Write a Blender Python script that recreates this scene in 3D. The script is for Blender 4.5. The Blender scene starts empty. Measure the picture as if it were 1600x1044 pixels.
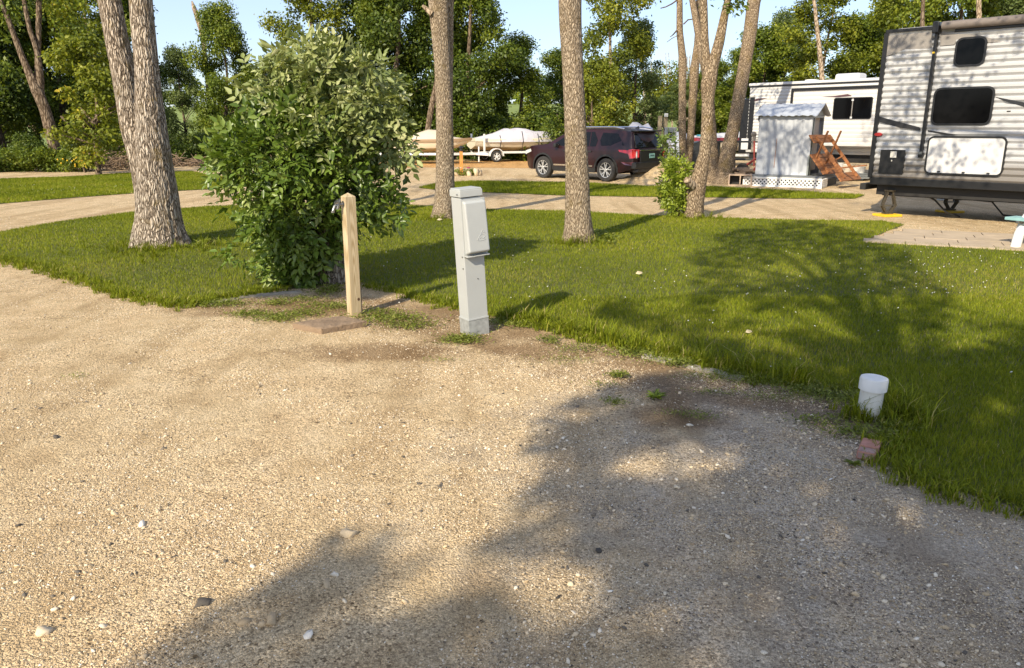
import bpy, bmesh, math, random
import numpy as np
from mathutils import Matrix, Vector
R = math.radians
S = bpy.context.scene
C = S.collection
# ------------------------------------------------------------------ camera
CAM_H, FPX, PITCH = 1.75, 1200.0, math.atan(322/1200)
cd = bpy.data.cameras.new('camera'); cam = bpy.data.objects.new('camera', cd); C.objects.link(cam)
cam.location = (0, 0, CAM_H); cam.rotation_euler = (math.pi/2-PITCH, 0, 0)
cd.sensor_width = 36; cd.lens = 27; cd.clip_end = 3000; cd.clip_start = 0.05
S.camera = cam
S.render.resolution_x = 1024; S.render.resolution_y = 668
# ------------------------------------------------------------------ light
SUN_EL, SUN_AZ = R(34), R(209.5)          # azimuth clockwise from +Y, where the sun stands
w = bpy.data.worlds.new('World'); S.world = w; w.use_nodes = True
nt = w.node_tree; bg = nt.nodes['Background']
sky = nt.nodes.new('ShaderNodeTexSky'); sky.sky_type = 'NISHITA'; sky.sun_disc = False
sky.sun_elevation = SUN_EL; sky.sun_rotation = SUN_AZ; sky.dust_density = 0.9; sky.air_density = 1.0; sky.ozone_density = 4.0; sky.altitude = 300
hz = nt.nodes.new('ShaderNodeMix'); hz.data_type = 'RGBA'; hz.inputs[0].default_value = 0.45; hz.inputs[7].default_value = (3.1, 3.15, 3.75, 1)
nt.links.new(sky.outputs[0], hz.inputs[6]); nt.links.new(hz.outputs[2], bg.inputs['Color']); bg.inputs['Strength'].default_value = 0.15
sd = bpy.data.lights.new('sun', 'SUN'); sd.energy = 4.3; sd.angle = R(0.55); sd.color = (1, 0.88, 0.68)
sun = bpy.data.objects.new('sun', sd); C.objects.link(sun)
sdir = Vector((math.sin(SUN_AZ)*math.cos(SUN_EL), math.cos(SUN_AZ)*math.cos(SUN_EL), math.sin(SUN_EL)))
sun.rotation_euler = sdir.to_track_quat('Z', 'Y').to_euler()
S.view_settings.view_transform = 'Standard'; S.view_settings.look = 'None'
S.view_settings.exposure = 0.68; S.view_settings.gamma = 1
S.cycles.max_bounces = 6; S.cycles.transparent_max_bounces = 6
# ------------------------------------------------------------------ measuring helpers (photo pixel -> place on the ground / at a depth)
cp, sp_ = math.cos(PITCH), math.sin(PITCH)
def ray(u, v):
    return Vector((u-800, FPX*cp+(522-v)*sp_, -FPX*sp_+(522-v)*cp))
def G(u, v, z=0.0):
    r = ray(u, v); t = (z-CAM_H)/r.z
    return Vector((r.x*t, r.y*t, z))
def at(u, v, Y):
    r = ray(u, v); t = Y/r.y
    return Vector((r.x*t, Y, CAM_H+r.z*t))
def pxm(Y, v=250):
    return Y/ray(800, v).y                # metres per photo pixel at depth Y
# ------------------------------------------------------------------ materials
def new_mat(name):
    m = bpy.data.materials.new(name); m.use_nodes = True
    t = m.node_tree; b = t.nodes['Principled BSDF']
    return m, t, b
def N(t, kind, **kw):
    n = t.nodes.new(kind)
    for k, v in kw.items():
        if k.startswith('i_'): n.inputs[k[2:].replace('_', ' ')].default_value = v
        else: setattr(n, k, v)
    return n
def ramp(t, fac, stops, interp='LINEAR'):
    r = t.nodes.new('ShaderNodeValToRGB'); r.color_ramp.interpolation = interp
    el = r.color_ramp.elements
    while len(el) < len(stops): el.new(0.5)
    for e, (p, c) in zip(el, stops): e.position = p; e.color = (*c, 1)
    t.links.new(fac, r.inputs[0]); return r.outputs[0]
def coords(t, scale=(1, 1, 1), kind='Object'):
    c = t.nodes.new('ShaderNodeTexCoord'); m = t.nodes.new('ShaderNodeMapping')
    m.inputs['Scale'].default_value = scale; t.links.new(c.outputs[kind], m.inputs[0]); return m.outputs[0]
def noise(t, vec, scale, detail=4, rough=0.55):
    n = N(t, 'ShaderNodeTexNoise'); n.inputs['Scale'].default_value = scale; n.inputs['Detail'].default_value = detail
    n.inputs['Roughness'].default_value = rough; t.links.new(vec, n.inputs['Vector']); return n.outputs['Fac']
def mixc(t, fac, a, b, mode='MIX'):
    m = t.nodes.new('ShaderNodeMix'); m.data_type = 'RGBA'; m.blend_type = mode
    for s, v in ((0, fac), (6, a), (7, b)):
        if hasattr(v, 'type'): t.links.new(v, m.inputs[s])
        elif s == 0: m.inputs[0].default_value = v
        else: m.inputs[s].default_value = (*v, 1)
    return m.outputs[2]
def math_n(t, op, a, b=None):
    m = t.nodes.new('ShaderNodeMath'); m.operation = op
    for i, v in enumerate((a, b)):
        if v is None: continue
        if hasattr(v, 'type'): t.links.new(v, m.inputs[i])
        else: m.inputs[i].default_value = v
    return m.outputs[0]
def bump(t, b, h, dist, strength=1.0, prev=None):
    n = t.nodes.new('ShaderNodeBump'); n.inputs['Distance'].default_value = dist; n.inputs['Strength'].default_value = strength
    t.links.new(h, n.inputs['Height'])
    if prev is not None: t.links.new(prev, n.inputs['Normal'])
    if b is not None: t.links.new(n.outputs[0], b.inputs['Normal'])
    return n.outputs[0]
def simple(name, col, rough=0.6, metal=0.0, var=0.15, scale=6, bscale=0, bdist=0.002, spec=0.5, coat=0.0, mapscale=(1, 1, 1)):
    m, t, b = new_mat(name)
    v = coords(t, mapscale); f = noise(t, v, scale, 5, 0.6)
    a = tuple(min(1, c*(1-var)) for c in col); c2 = tuple(min(1, c*(1+var)) for c in col)
    t.links.new(ramp(t, f, [(0.3, a), (0.7, c2)]), b.inputs['Base Color'])
    b.inputs['Roughness'].default_value = rough; b.inputs['Metallic'].default_value = metal
    b.inputs['Specular IOR Level'].default_value = spec; b.inputs['Coat Weight'].default_value = coat
    if bscale: bump(t, b, noise(t, v, bscale, 4), bdist)
    return m
def gravel_mat(name, tint=(1, 1, 1), fine=1.0, soil=()):
    m, t, b = new_mat(name); v = coords(t)
    big = noise(t, v, 0.55, 5, 0.6); mid = noise(t, v, 3.2, 6, 0.65); fin = noise(t, v, 60, 5, 0.7)
    vor = N(t, 'ShaderNodeTexVoronoi'); vor.inputs['Scale'].default_value = 95*fine; t.links.new(v, vor.inputs['Vector'])
    vor2 = N(t, 'ShaderNodeTexVoronoi'); vor2.inputs['Scale'].default_value = 210*fine; t.links.new(v, vor2.inputs['Vector'])
    T = lambda c: tuple(a*b_ for a, b_ in zip(c, tint))
    base = ramp(t, big, [(0.3, T((0.56, 0.40, 0.215))), (0.5, T((0.67, 0.515, 0.31))), (0.72, T((0.76, 0.62, 0.40)))])
    base = mixc(t, 0.65, base, ramp(t, mid, [(0.28, T((0.42, 0.285, 0.145))), (0.5, T((0.64, 0.485, 0.285))), (0.72, T((0.78, 0.63, 0.41)))]))
    sep = N(t, 'ShaderNodeSeparateColor'); t.links.new(vor.outputs['Color'], sep.inputs[0])
    grain = ramp(t, sep.outputs[0], [(0.0, (0.30, 0.28, 0.26)), (0.12, (0.66, 0.64, 0.62)), (0.5, (0.96, 0.95, 0.94)), (0.9, (1.2, 1.2, 1.2)), (1.0, (1.6, 1.6, 1.6))])
    tm = N(t, 'ShaderNodeMapping'); tm.inputs['Rotation'].default_value = (0, 0, R(-24)); tm.inputs['Scale'].default_value = (2.1, 0.16, 1); t.links.new(v, tm.inputs[0])
    trk = noise(t, tm.outputs[0], 1.0, 4, 0.6)
    base = mixc(t, 0.8, base, ramp(t, trk, [(0.36, (0.74, 0.70, 0.65)), (0.5, (1, 1, 1)), (0.64, (1.08, 1.08, 1.1))]), 'MULTIPLY')
    rough_ = ramp(t, math_n(t, 'ADD', math_n(t, 'MULTIPLY', noise(t, v, 1.1, 4, 0.6), 0.6), math_n(t, 'MULTIPLY', trk, 0.4)), [(0.42, (0.3, 0.3, 0.3)), (0.56, (1, 1, 1))])
    base = mixc(t, rough_, base, grain, 'MULTIPLY')
    sp2 = N(t, 'ShaderNodeSeparateColor'); t.links.new(vor2.outputs['Color'], sp2.inputs[0])
    base = mixc(t, 0.55, base, ramp(t, sp2.outputs[1], [(0, (0.5, 0.48, 0.46)), (0.5, (1, 1, 1)), (1, (1.4, 1.38, 1.32))]), 'MULTIPLY')
    if soil:
        acc = None
        for (x, y, rx, ry) in soil:
            mp = N(t, 'ShaderNodeMapping', vector_type='POINT'); mp.inputs['Location'].default_value = (-x/rx, -y/ry, 0); mp.inputs['Scale'].default_value = (1/rx, 1/ry, 0); t.links.new(v, mp.inputs[0])
            ln = N(t, 'ShaderNodeVectorMath', operation='LENGTH'); t.links.new(mp.outputs[0], ln.inputs[0]); e = math_n(t, 'SUBTRACT', 1.0, ln.outputs['Value'])
            acc = e if acc is None else math_n(t, 'MAXIMUM', acc, e)
        fct = math_n(t, 'ADD', acc, math_n(t, 'MULTIPLY', math_n(t, 'SUBTRACT', noise(t, v, 2.6, 6, 0.65), 0.5), 1.6))
        base = mixc(t, ramp(t, fct, [(0.02, (0, 0, 0)), (0.5, (0.9, 0.9, 0.9))]), base, mixc(t, 1.0, base, (0.52, 0.46, 0.41), 'MULTIPLY'))
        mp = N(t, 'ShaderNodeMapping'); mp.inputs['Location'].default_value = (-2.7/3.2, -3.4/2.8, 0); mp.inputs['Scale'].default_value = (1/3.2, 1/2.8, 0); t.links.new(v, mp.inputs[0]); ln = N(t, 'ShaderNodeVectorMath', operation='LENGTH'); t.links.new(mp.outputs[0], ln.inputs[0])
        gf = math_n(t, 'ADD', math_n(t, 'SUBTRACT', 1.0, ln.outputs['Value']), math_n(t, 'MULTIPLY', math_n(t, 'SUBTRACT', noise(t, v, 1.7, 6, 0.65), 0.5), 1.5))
        base = mixc(t, ramp(t, gf, [(-0.0, (0, 0, 0)), (0.5, (0.95, 0.95, 0.95))]), base, mixc(t, 1.0, base, (0.74, 0.83, 1.08), 'MULTIPLY'))  # bluish-grey tint at right: partly grey gravel, partly shaded skylight painted in
    t.links.new(base, b.inputs['Base Color']); b.inputs['Roughness'].default_value = 0.95; b.inputs['Specular IOR Level'].default_value = 0.2
    n1 = bump(t, None, mid, 0.03, 0.8)
    d1 = math_n(t, 'SUBTRACT', 1.0, vor.outputs['Distance'])
    n2 = bump(t, None, d1, 0.011, 1.0, n1)
    d2 = math_n(t, 'SUBTRACT', 1.0, vor2.outputs['Distance'])
    n3 = bump(t, None, d2, 0.004, 1.0, n2)
    bump(t, b, fin, 0.004, 0.8, n3)
    return m
def leaf_mat(name, stops, trans=0.3, rough=0.45, spec=0.4, tcol=None):
    m, t, b = new_mat(name)
    a = t.nodes.new('ShaderNodeAttribute'); a.attribute_name = 'rnd'
    col = ramp(t, a.outputs['Fac'], stops)
    t.links.new(col, b.inputs['Base Color']); b.inputs['Roughness'].default_value = rough; b.inputs['Specular IOR Level'].default_value = spec
    tr = t.nodes.new('ShaderNodeBsdfTranslucent'); t.links.new(mixc(t, 1.0, col, tcol or (1.5, 1.5, 0.6), 'MULTIPLY'), tr.inputs[0])
    mx = t.nodes.new('ShaderNodeMixShader'); mx.inputs[0].default_value = trans
    t.links.new(b.outputs[0], mx.inputs[1]); t.links.new(tr.outputs[0], mx.inputs[2])
    t.links.new(mx.outputs[0], t.nodes['Material Output'].inputs[0]); return m
def bark_mat(name, dark, mid, light, sc=26, stretch=0.16, dist=0.02, moss=0.0):
    m, t, b = new_mat(name); v0 = coords(t)
    wn = N(t, 'ShaderNodeTexNoise'); wn.inputs['Scale'].default_value = 5; wn.inputs['Detail'].default_value = 3; t.links.new(v0, wn.inputs['Vector'])
    add = N(t, 'ShaderNodeVectorMath', operation='MULTIPLY_ADD'); t.links.new(wn.outputs['Color'], add.inputs[0])
    add.inputs[1].default_value = (0.10, 0.10, 0.10); t.links.new(v0, add.inputs[2])
    mp = N(t, 'ShaderNodeMapping'); mp.inputs['Scale'].default_value = (1, 1, stretch); t.links.new(add.outputs[0], mp.inputs[0])
    vo = N(t, 'ShaderNodeTexVoronoi', feature='DISTANCE_TO_EDGE'); vo.inputs['Scale'].default_value = sc; t.links.new(mp.outputs[0], vo.inputs['Vector'])
    vo2 = N(t, 'ShaderNodeTexVoronoi'); vo2.inputs['Scale'].default_value = sc*2.3; t.links.new(mp.outputs[0], vo2.inputs['Vector'])
    e = math_n(t, 'MULTIPLY', vo.outputs['Distance'], 3.2)
    nz = noise(t, mp.outputs[0], sc*1.5, 6, 0.7)
    h = math_n(t, 'ADD', math_n(t, 'MINIMUM', e, 1.0), math_n(t, 'MULTIPLY', nz, 0.7))
    h = math_n(t, 'SUBTRACT', h, math_n(t, 'MULTIPLY', vo2.outputs['Distance'], 0.45))
    c = ramp(t, h, [(0.12, dark), (0.5, mid), (0.95, light)])
    c = mixc(t, math_n(t, 'MULTIPLY', noise(t, v0, 2.2, 5), 0.5), c, mixc(t, 1.0, c, (0.85, 0.68, 0.5), 'MULTIPLY'))
    if moss:
        g = ramp(t, noise(t, v0, 4.0, 5), [(0.56, (0, 0, 0)), (0.66, (moss, moss, moss))])
        c = mixc(t, g, c, (0.19, 0.13, 0.03))
    t.links.new(c, b.inputs['Base Color']); b.inputs['Roughness'].default_value = 0.95; b.inputs['Specular IOR Level'].default_value = 0.15
    bump(t, b, h, dist, 1.0); return m
def wood_mat(name, a, c, scale=(14, 14, 1.2), rough=0.75):
    m, t, b = new_mat(name); v = coords(t, scale)
    f = noise(t, v, 1.0, 5, 0.55); wv = N(t, 'ShaderNodeTexWave', wave_type='RINGS', rings_direction='Y'); wv.inputs['Scale'].default_value = 1.1
    wv.inputs['Distortion'].default_value = 5; wv.inputs['Detail'].default_value = 2; t.links.new(v, wv.inputs['Vector'])
    g = math_n(t, 'ADD', math_n(t, 'MULTIPLY', f, 0.5), math_n(t, 'MULTIPLY', wv.outputs['Fac'], 0.5))
    t.links.new(ramp(t, g, [(0.25, a), (0.7, c)]), b.inputs['Base Color']); b.inputs['Roughness'].default_value = rough
    bump(t, b, g, 0.002, 0.6); return m
M = {}
SOIL = []
for u_, v_, rx_, ry_ in ((400, 478, 1.1, 0.55), (520, 480, 1.0, 0.7), (640, 495, 0.9, 0.7), (760, 520, 0.9, 0.6), (880, 548, 0.8, 0.45), (990, 580, 0.8, 0.5), (1100, 605, 0.8, 0.5), (1210, 622, 0.75, 0.45), (1320, 655, 0.5, 0.4), (1060, 650, 0.5, 0.3), (600, 550, 0.9, 0.35)):
    q_ = G(u_, v_); SOIL.append((q_.x, q_.y, rx_, ry_))
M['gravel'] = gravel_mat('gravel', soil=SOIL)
M['dirt'] = gravel_mat('dirt', (0.72, 0.62, 0.55))
M['straw'] = gravel_mat('straw', (0.98, 0.76, 0.5))
M['forest_floor'] = simple('forest_floor', (0.05, 0.045, 0.022), 0.95, var=0.5, scale=1.5, bscale=9, bdist=0.05)
M['lawn_soil'] = simple('lawn_soil', (0.085, 0.095, 0.018), 0.95, var=0.4, scale=9, bscale=60, bdist=0.01)
M['field'] = simple('field_grass', (0.17, 0.22, 0.045), 0.95, var=0.18, scale=0.06, bscale=2, bdist=0.05)
M['grass'] = leaf_mat('grass_blades', [(0.0, (0.07, 0.098, 0.007)), (0.45, (0.195, 0.238, 0.015)), (0.8, (0.32, 0.33, 0.03)), (0.93, (0.30, 0.26, 0.07)), (1.0, (0.5, 0.42, 0.2))], 0.32, 0.6, 0.12, (1.4, 1.3, 0.4))
M['weed'] = leaf_mat('weed_leaves', [(0.0, (0.09, 0.12, 0.018)), (0.6, (0.19, 0.225, 0.035)), (1.0, (0.32, 0.33, 0.09))], 0.3, 0.5, 0.3)
M['stone'] = None
def stone_mat():
    m, t, b = new_mat('pebbles'); a = t.nodes.new('ShaderNodeAttribute'); a.attribute_name = 'rnd'
    c = ramp(t, a.outputs['Fac'], [(0.0, (0.05, 0.046, 0.042)), (0.1, (0.15, 0.13, 0.105)), (0.3, (0.40, 0.30, 0.18)), (0.55, (0.60, 0.465, 0.29)), (0.8, (0.72, 0.60, 0.42)), (0.95, (0.80, 0.72, 0.58)), (1.0, (0.8, 0.77, 0.7))])
    f = noise(t, coords(t), 160, 3)
    t.links.new(mixc(t, 0.35, c, ramp(t, f, [(0.3, (0.6, 0.6, 0.6)), (0.7, (1.2, 1.2, 1.2))]), 'MULTIPLY'), b.inputs['Base Color'])
    b.inputs['Roughness'].default_value = 0.85; b.inputs['Specular IOR Level'].default_value = 0.25; return m
M['stone'] = stone_mat()
M['bark_big'] = bark_mat('bark_deep_furrowed', (0.065, 0.052, 0.04), (0.31, 0.26, 0.205), (0.58, 0.52, 0.44), 34, 0.13, 0.02, 0.4)
M['bark_mid'] = bark_mat('bark_scaly', (0.11, 0.085, 0.06), (0.30, 0.24, 0.17), (0.55, 0.465, 0.35), 52, 0.2, 0.011, 0.3)
M['bark_clump'] = bark_mat('bark_tan', (0.09, 0.066, 0.044), (0.26, 0.20, 0.135), (0.48, 0.39, 0.28), 38, 0.3, 0.011, 0.4)
M['bark_far'] = bark_mat('bark_far', (0.06, 0.045, 0.03), (0.16, 0.12, 0.085), (0.26, 0.21, 0.155), 12, 0.25, 0.02)
M['bark_pale'] = bark_mat('bark_pale', (0.12, 0.09, 0.06), (0.34, 0.27, 0.19), (0.5, 0.42, 0.32), 12, 0.3, 0.01)
M['bush_leaf'] = leaf_mat('bush_leaves', [(0.0, (0.06, 0.105, 0.014)), (0.5, (0.12, 0.185, 0.025)), (0.85, (0.2, 0.27, 0.05)), (1.0, (0.33, 0.38, 0.13))], 0.22, 0.38, 0.5)
M['pale_leaf'] = leaf_mat('mildewed_leaves', [(0.0, (0.12, 0.16, 0.045)), (0.5, (0.22, 0.26, 0.085)), (0.85, (0.36, 0.39, 0.17)), (1.0, (0.5, 0.51, 0.28))], 0.2, 0.5, 0.4)
M['leaf_dark'] = leaf_mat('leaves_dark', [(0.0, (0.03, 0.055, 0.008)), (0.5, (0.085, 0.125, 0.012)), (1.0, (0.19, 0.225, 0.022))], 0.25, 0.5, 0.35)
M['leaf_mid'] = leaf_mat('leaves_mid', [(0.0, (0.04, 0.068, 0.008)), (0.5, (0.115, 0.16, 0.013)), (1.0, (0.25, 0.275, 0.025))], 0.28, 0.5, 0.35)
M['leaf_yel'] = leaf_mat('leaves_yellowing', [(0.0, (0.065, 0.09, 0.010)), (0.5, (0.16, 0.19, 0.015)), (0.93, (0.29, 0.30, 0.03)), (1.0, (0.5, 0.38, 0.04))], 0.3, 0.5, 0.35)
M['leaf_grey'] = leaf_mat('leaves_greygreen', [(0.0, (0.05, 0.08, 0.022)), (0.5, (0.11, 0.15, 0.04)), (1.0, (0.21, 0.25, 0.08))], 0.25, 0.5, 0.35)
# ------------------------------------------------------------------ object helpers
def tag(o, label=None, cat=None, group=None, kind=None):
    if label: o['label'] = label
    if cat: o['category'] = cat
    if group: o['group'] = group
    if kind: o['kind'] = kind
    return o
def thing(name, label, cat, loc=(0, 0, 0), rz=0.0, group=None, rot=None):
    o = bpy.data.objects.new(name, None); C.objects.link(o); o.location = loc
    o.rotation_euler = rot if rot else (0, 0, rz); o.empty_display_size = 0.2
    return tag(o, label, cat, group)
def link(name, me, parent=None, world=False, loc=None):
    o = bpy.data.objects.new(name, me); C.objects.link(o)
    if parent is not None:
        o.parent = parent
        if world: o.location = -parent.location if parent.parent is None else Vector((0, 0, 0))
    if loc is not None: o.location = loc
    return o
class MB:
    def __init__(s): s.v = []; s.f = []; s.mi = []; s.T = Matrix.Identity(4); s.m = 0
    def add(s, vs, fs):
        o = len(s.v); s.v += [tuple(s.T @ Vector(p)) for p in vs]; s.f += [tuple(i+o for i in f) for f in fs]; s.mi += [s.m]*len(fs); return s
    def box(s, c, d, rz=0, M_=None):
        x, y, z = (k/2 for k in d)
        vs = [Vector((a*x, b*y, e*z)) for a in (-1, 1) for b in (-1, 1) for e in (-1, 1)]
        m = Matrix.Translation(c) @ (M_ if M_ is not None else Matrix.Rotation(rz, 4, 'Z'))
        return s.add([m @ p for p in vs], [(0, 1, 3, 2), (4, 6, 7, 5), (0, 4, 5, 1), (2, 3, 7, 6), (0, 2, 6, 4), (1, 5, 7, 3)])
    def bar(s, a, b, w, h, up=(0, 0, 1)):
        a, b = Vector(a), Vector(b); d = (b-a); L = d.length; d.normalize(); up = Vector(up)
        x = d.cross(up)
        if x.length < 1e-4: x = d.cross(Vector((0, 1, 0)))
        x.normalize(); y = x.cross(d)
        m = Matrix((( *x, 0), (*d, 0), (*y, 0), (0, 0, 0, 1))).transposed()
        return s.box((a+b)/2, (w, L, h), M_=m)
    def tube(s, pts, rad, n=10, cap=True):
        pts = [Vector(p) for p in pts]
        if not hasattr(rad, '__len__'): rad = [rad]*len(pts)
        vs = []; fs = []
        up = Vector((0, 0, 1)); prev = None
        for i, p in enumerate(pts):
            d = (pts[min(i+1, len(pts)-1)]-pts[max(i-1, 0)]).normalized()
            if prev is None:
                x = d.cross(up if abs(d.z) < 0.9 else Vector((0, 1, 0))).normalized()
            else: x = (prev-d*prev.dot(d)).normalized()
            prev = x; y = d.cross(x)
            for k in range(n):
                a = 2*math.pi*k/n; vs.append(p+(x*math.cos(a)+y*math.sin(a))*rad[i])
        for i in range(len(pts)-1):
            for k in range(n):
                a = i*n+k; b = i*n+(k+1) % n; fs.append((a, b, b+n, a+n))
        if cap: fs.append(tuple(range(n))[::-1]); fs.append(tuple((len(pts)-1)*n+k for k in range(n)))
        return s.add(vs, fs)
    def lathe(s, prof, n=24, c=(0, 0, 0), axis='Z'):
        vs = []; fs = []
        for r, z in prof:
            for k in range(n):
                a = 2*math.pi*k/n; x, y = r*math.cos(a), r*math.sin(a)
                vs.append({'Z': (x, y, z), 'Y': (x, z, y), 'X': (z, x, y)}[axis])
        vs = [Vector(p)+Vector(c) for p in vs]
        for i in range(len(prof)-1):
            for k in range(n):
                a = i*n+k; b = i*n+(k+1) % n; fs.append((a, b, b+n, a+n))
        return s.add(vs, fs)
    def prism(s, poly, lo, hi, axis='Y'):
        f = {'Y': lambda p, t: (p[0], t, p[1]), 'Z': lambda p, t: (p[0], p[1], t), 'X': lambda p, t: (t, p[0], p[1])}[axis]
        n = len(poly); vs = [f(p, lo) for p in poly]+[f(p, hi) for p in poly]
        return s.add(vs, [tuple(range(n))[::-1], tuple(range(n, 2*n))]+[(i, (i+1) % n, n+(i+1) % n, n+i) for i in range(n)])
    def ball(s, c, r, n=8, sq=(1, 1, 1)):
        prof = [(max(1e-4, r*math.sin(math.pi*i/n)), -r*math.cos(math.pi*i/n)) for i in range(n+1)]
        o = len(s.v); s.lathe(prof, n*2); 
        m = s.T
        for i in range(o, len(s.v)):
            p = m.inverted() @ Vector(s.v[i]); p = Vector((p.x*sq[0], p.y*sq[1], p.z*sq[2]))+Vector(c); s.v[i] = tuple(m @ p)
        return s
    def build(s, name, mats, parent=None, bevel=0.0, smooth=False, world=False, seg=2, ang=35):
        me = bpy.data.meshes.new(name); me.from_pydata(s.v, [], s.f)
        mats = mats if isinstance(mats, (list, tuple)) else [mats]
        for m in mats: me.materials.append(m)
        me.polygons.foreach_set('material_index', s.mi)
        bm = bmesh.new(); bm.from_mesh(me)
        bmesh.ops.recalc_face_normals(bm, faces=bm.faces)
        if bevel:
            ed = [e for e in bm.edges if len(e.link_faces) == 2 and e.calc_face_angle(0) > R(40)]
            bmesh.ops.bevel(bm, geom=ed, offset=bevel, segments=seg, affect='EDGES', profile=0.5, clamp_overlap=True)
        bm.to_mesh(me); bm.free()
        if smooth or bevel:
            me.polygons.foreach_set('use_smooth', [True]*len(me.polygons)); me.set_sharp_from_angle(angle=R(ang))
        me.update(); o = link(name, me, parent, world)
        if bevel: wn = o.modifiers.new('normals', 'WEIGHTED_NORMAL'); wn.keep_sharp = True; wn.weight = 100
        return o
def np_mesh(name, V, F, mat, rnd=None, smooth=False):
    """V (n,3); F list of (m,k) index arrays; rnd per-vertex"""
    me = bpy.data.meshes.new(name); me.vertices.add(len(V)); me.vertices.foreach_set('co', np.asarray(V, np.float32).ravel())
    loops = np.concatenate([f.ravel() for f in F]); tot = np.concatenate([np.full(len(f), f.shape[1]) for f in F])
    st = np.concatenate([[0], np.cumsum(tot)[:-1]])
    me.loops.add(len(loops)); me.loops.foreach_set('vertex_index', loops.astype(np.int32))
    me.polygons.add(len(tot)); me.polygons.foreach_set('loop_start', st.astype(np.int32)); me.polygons.foreach_set('loop_total', tot.astype(np.int32))
    if smooth: me.polygons.foreach_set('use_smooth', np.ones(len(tot), bool))
    me.update(calc_edges=True)
    if rnd is not None:
        a = me.attributes.new('rnd', 'FLOAT', 'POINT'); a.data.foreach_set('value', np.asarray(rnd, np.float32))
    me.materials.append(mat); return me
def unit(a): return a/np.maximum(np.linalg.norm(a, axis=1, keepdims=True), 1e-9)
# leaf template: folded leaf of two quads + tip, unit length along x, width along y
LEAF = np.array([[0, 0, 0], [0.35, 0.5, 0.10], [0.4, 0, -0.04], [0.35, -0.5, 0.10], [0.78, 0.28, 0.05], [0.8, 0, -0.03], [0.78, -0.28, 0.05], [1.0, 0, -0.08]])
LEAF_F = [np.array([[0, 2, 1], [0, 3, 2], [4, 5, 7], [5, 6, 7]]), np.array([[2, 5, 4, 1], [2, 3, 6, 5]])]
SLEAF = np.array([[0, 0, 0], [0.45, 0.5, 0.08], [1.0, 0, -0.05], [0.45, -0.5, 0.08]]); SLEAF_F = [np.array([[0, 3, 2, 1]])]
def place_leaves(P, D, Nn, L, W, T=SLEAF, TF=SLEAF_F):
    """P origins, D directions, Nn normals, L lengths, W widths -> V, F"""
    D = unit(D); Y = unit(np.cross(Nn, D)); Z = np.cross(D, Y); k = len(T)
    V = (P[:, None, :]+D[:, None, :]*(T[None, :, 0:1]*L[:, None, None])+Y[:, None, :]*(T[None, :, 1:2]*W[:, None, None])
         + Z[:, None, :]*(T[None, :, 2:3]*L[:, None, None])).reshape(-1, 3)
    o = np.arange(len(P))*k
    F = [(f[None]+o[:, None, None]).reshape(-1, f.shape[1]) for f in TF]
    return V, F
def cloud(rng, centers, radii, n, L, W, squash=0.8, shell=0.55, up=0.35, T=SLEAF, TF=SLEAF_F, lean=0.9):
    c = np.asarray(centers, float); r = np.asarray(radii, float)
    p = r**2/np.sum(r**2); idx = rng.choice(len(c), n, p=p)
    d = unit(rng.normal(size=(n, 3))); rad = (shell+(1-shell)*rng.random(n)**0.7)*1.0
    rad *= 1+0.12*rng.normal(size=n)
    off = d*(rad*r[idx])[:, None]; off[:, 2] *= squash
    P = c[idx]+off
    Nn = unit(d*0.7+rng.normal(size=(n, 3))*0.65+np.array([0, 0, up]))
    D = unit(np.cross(Nn, rng.normal(size=(n, 3)))*1.0+d*0.3+np.array([0, 0, -0.35*lean])*0.6)
    l = L*(0.65+0.7*rng.random(n)); wv = W*(0.65+0.7*rng.random(n))
    V, F = place_leaves(P, D, Nn, l, wv, T, TF)
    clump = rng.random(len(c))
    rn = np.clip(0.5*clump[idx]+0.6*rng.random(n)-0.05, 0, 1)
    return V, F, np.repeat(rn, len(T))
def merge(parts):
    V = []; Fs = {}; Rn = []; o = 0
    for v, f, r in parts:
        V.append(v); Rn.append(r)
        for a in f: Fs.setdefault(a.shape[1], []).append(a+o)
        o += len(v)
    return np.concatenate(V), [np.concatenate(x) for x in Fs.values()], np.concatenate(Rn)
def wig(rng, n=6):
    return [(rng.uniform(-1, 1), rng.integers(1, 6), rng.uniform(0.5, 3.5), rng.uniform(0, 6.28)) for _ in range(n)]
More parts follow.
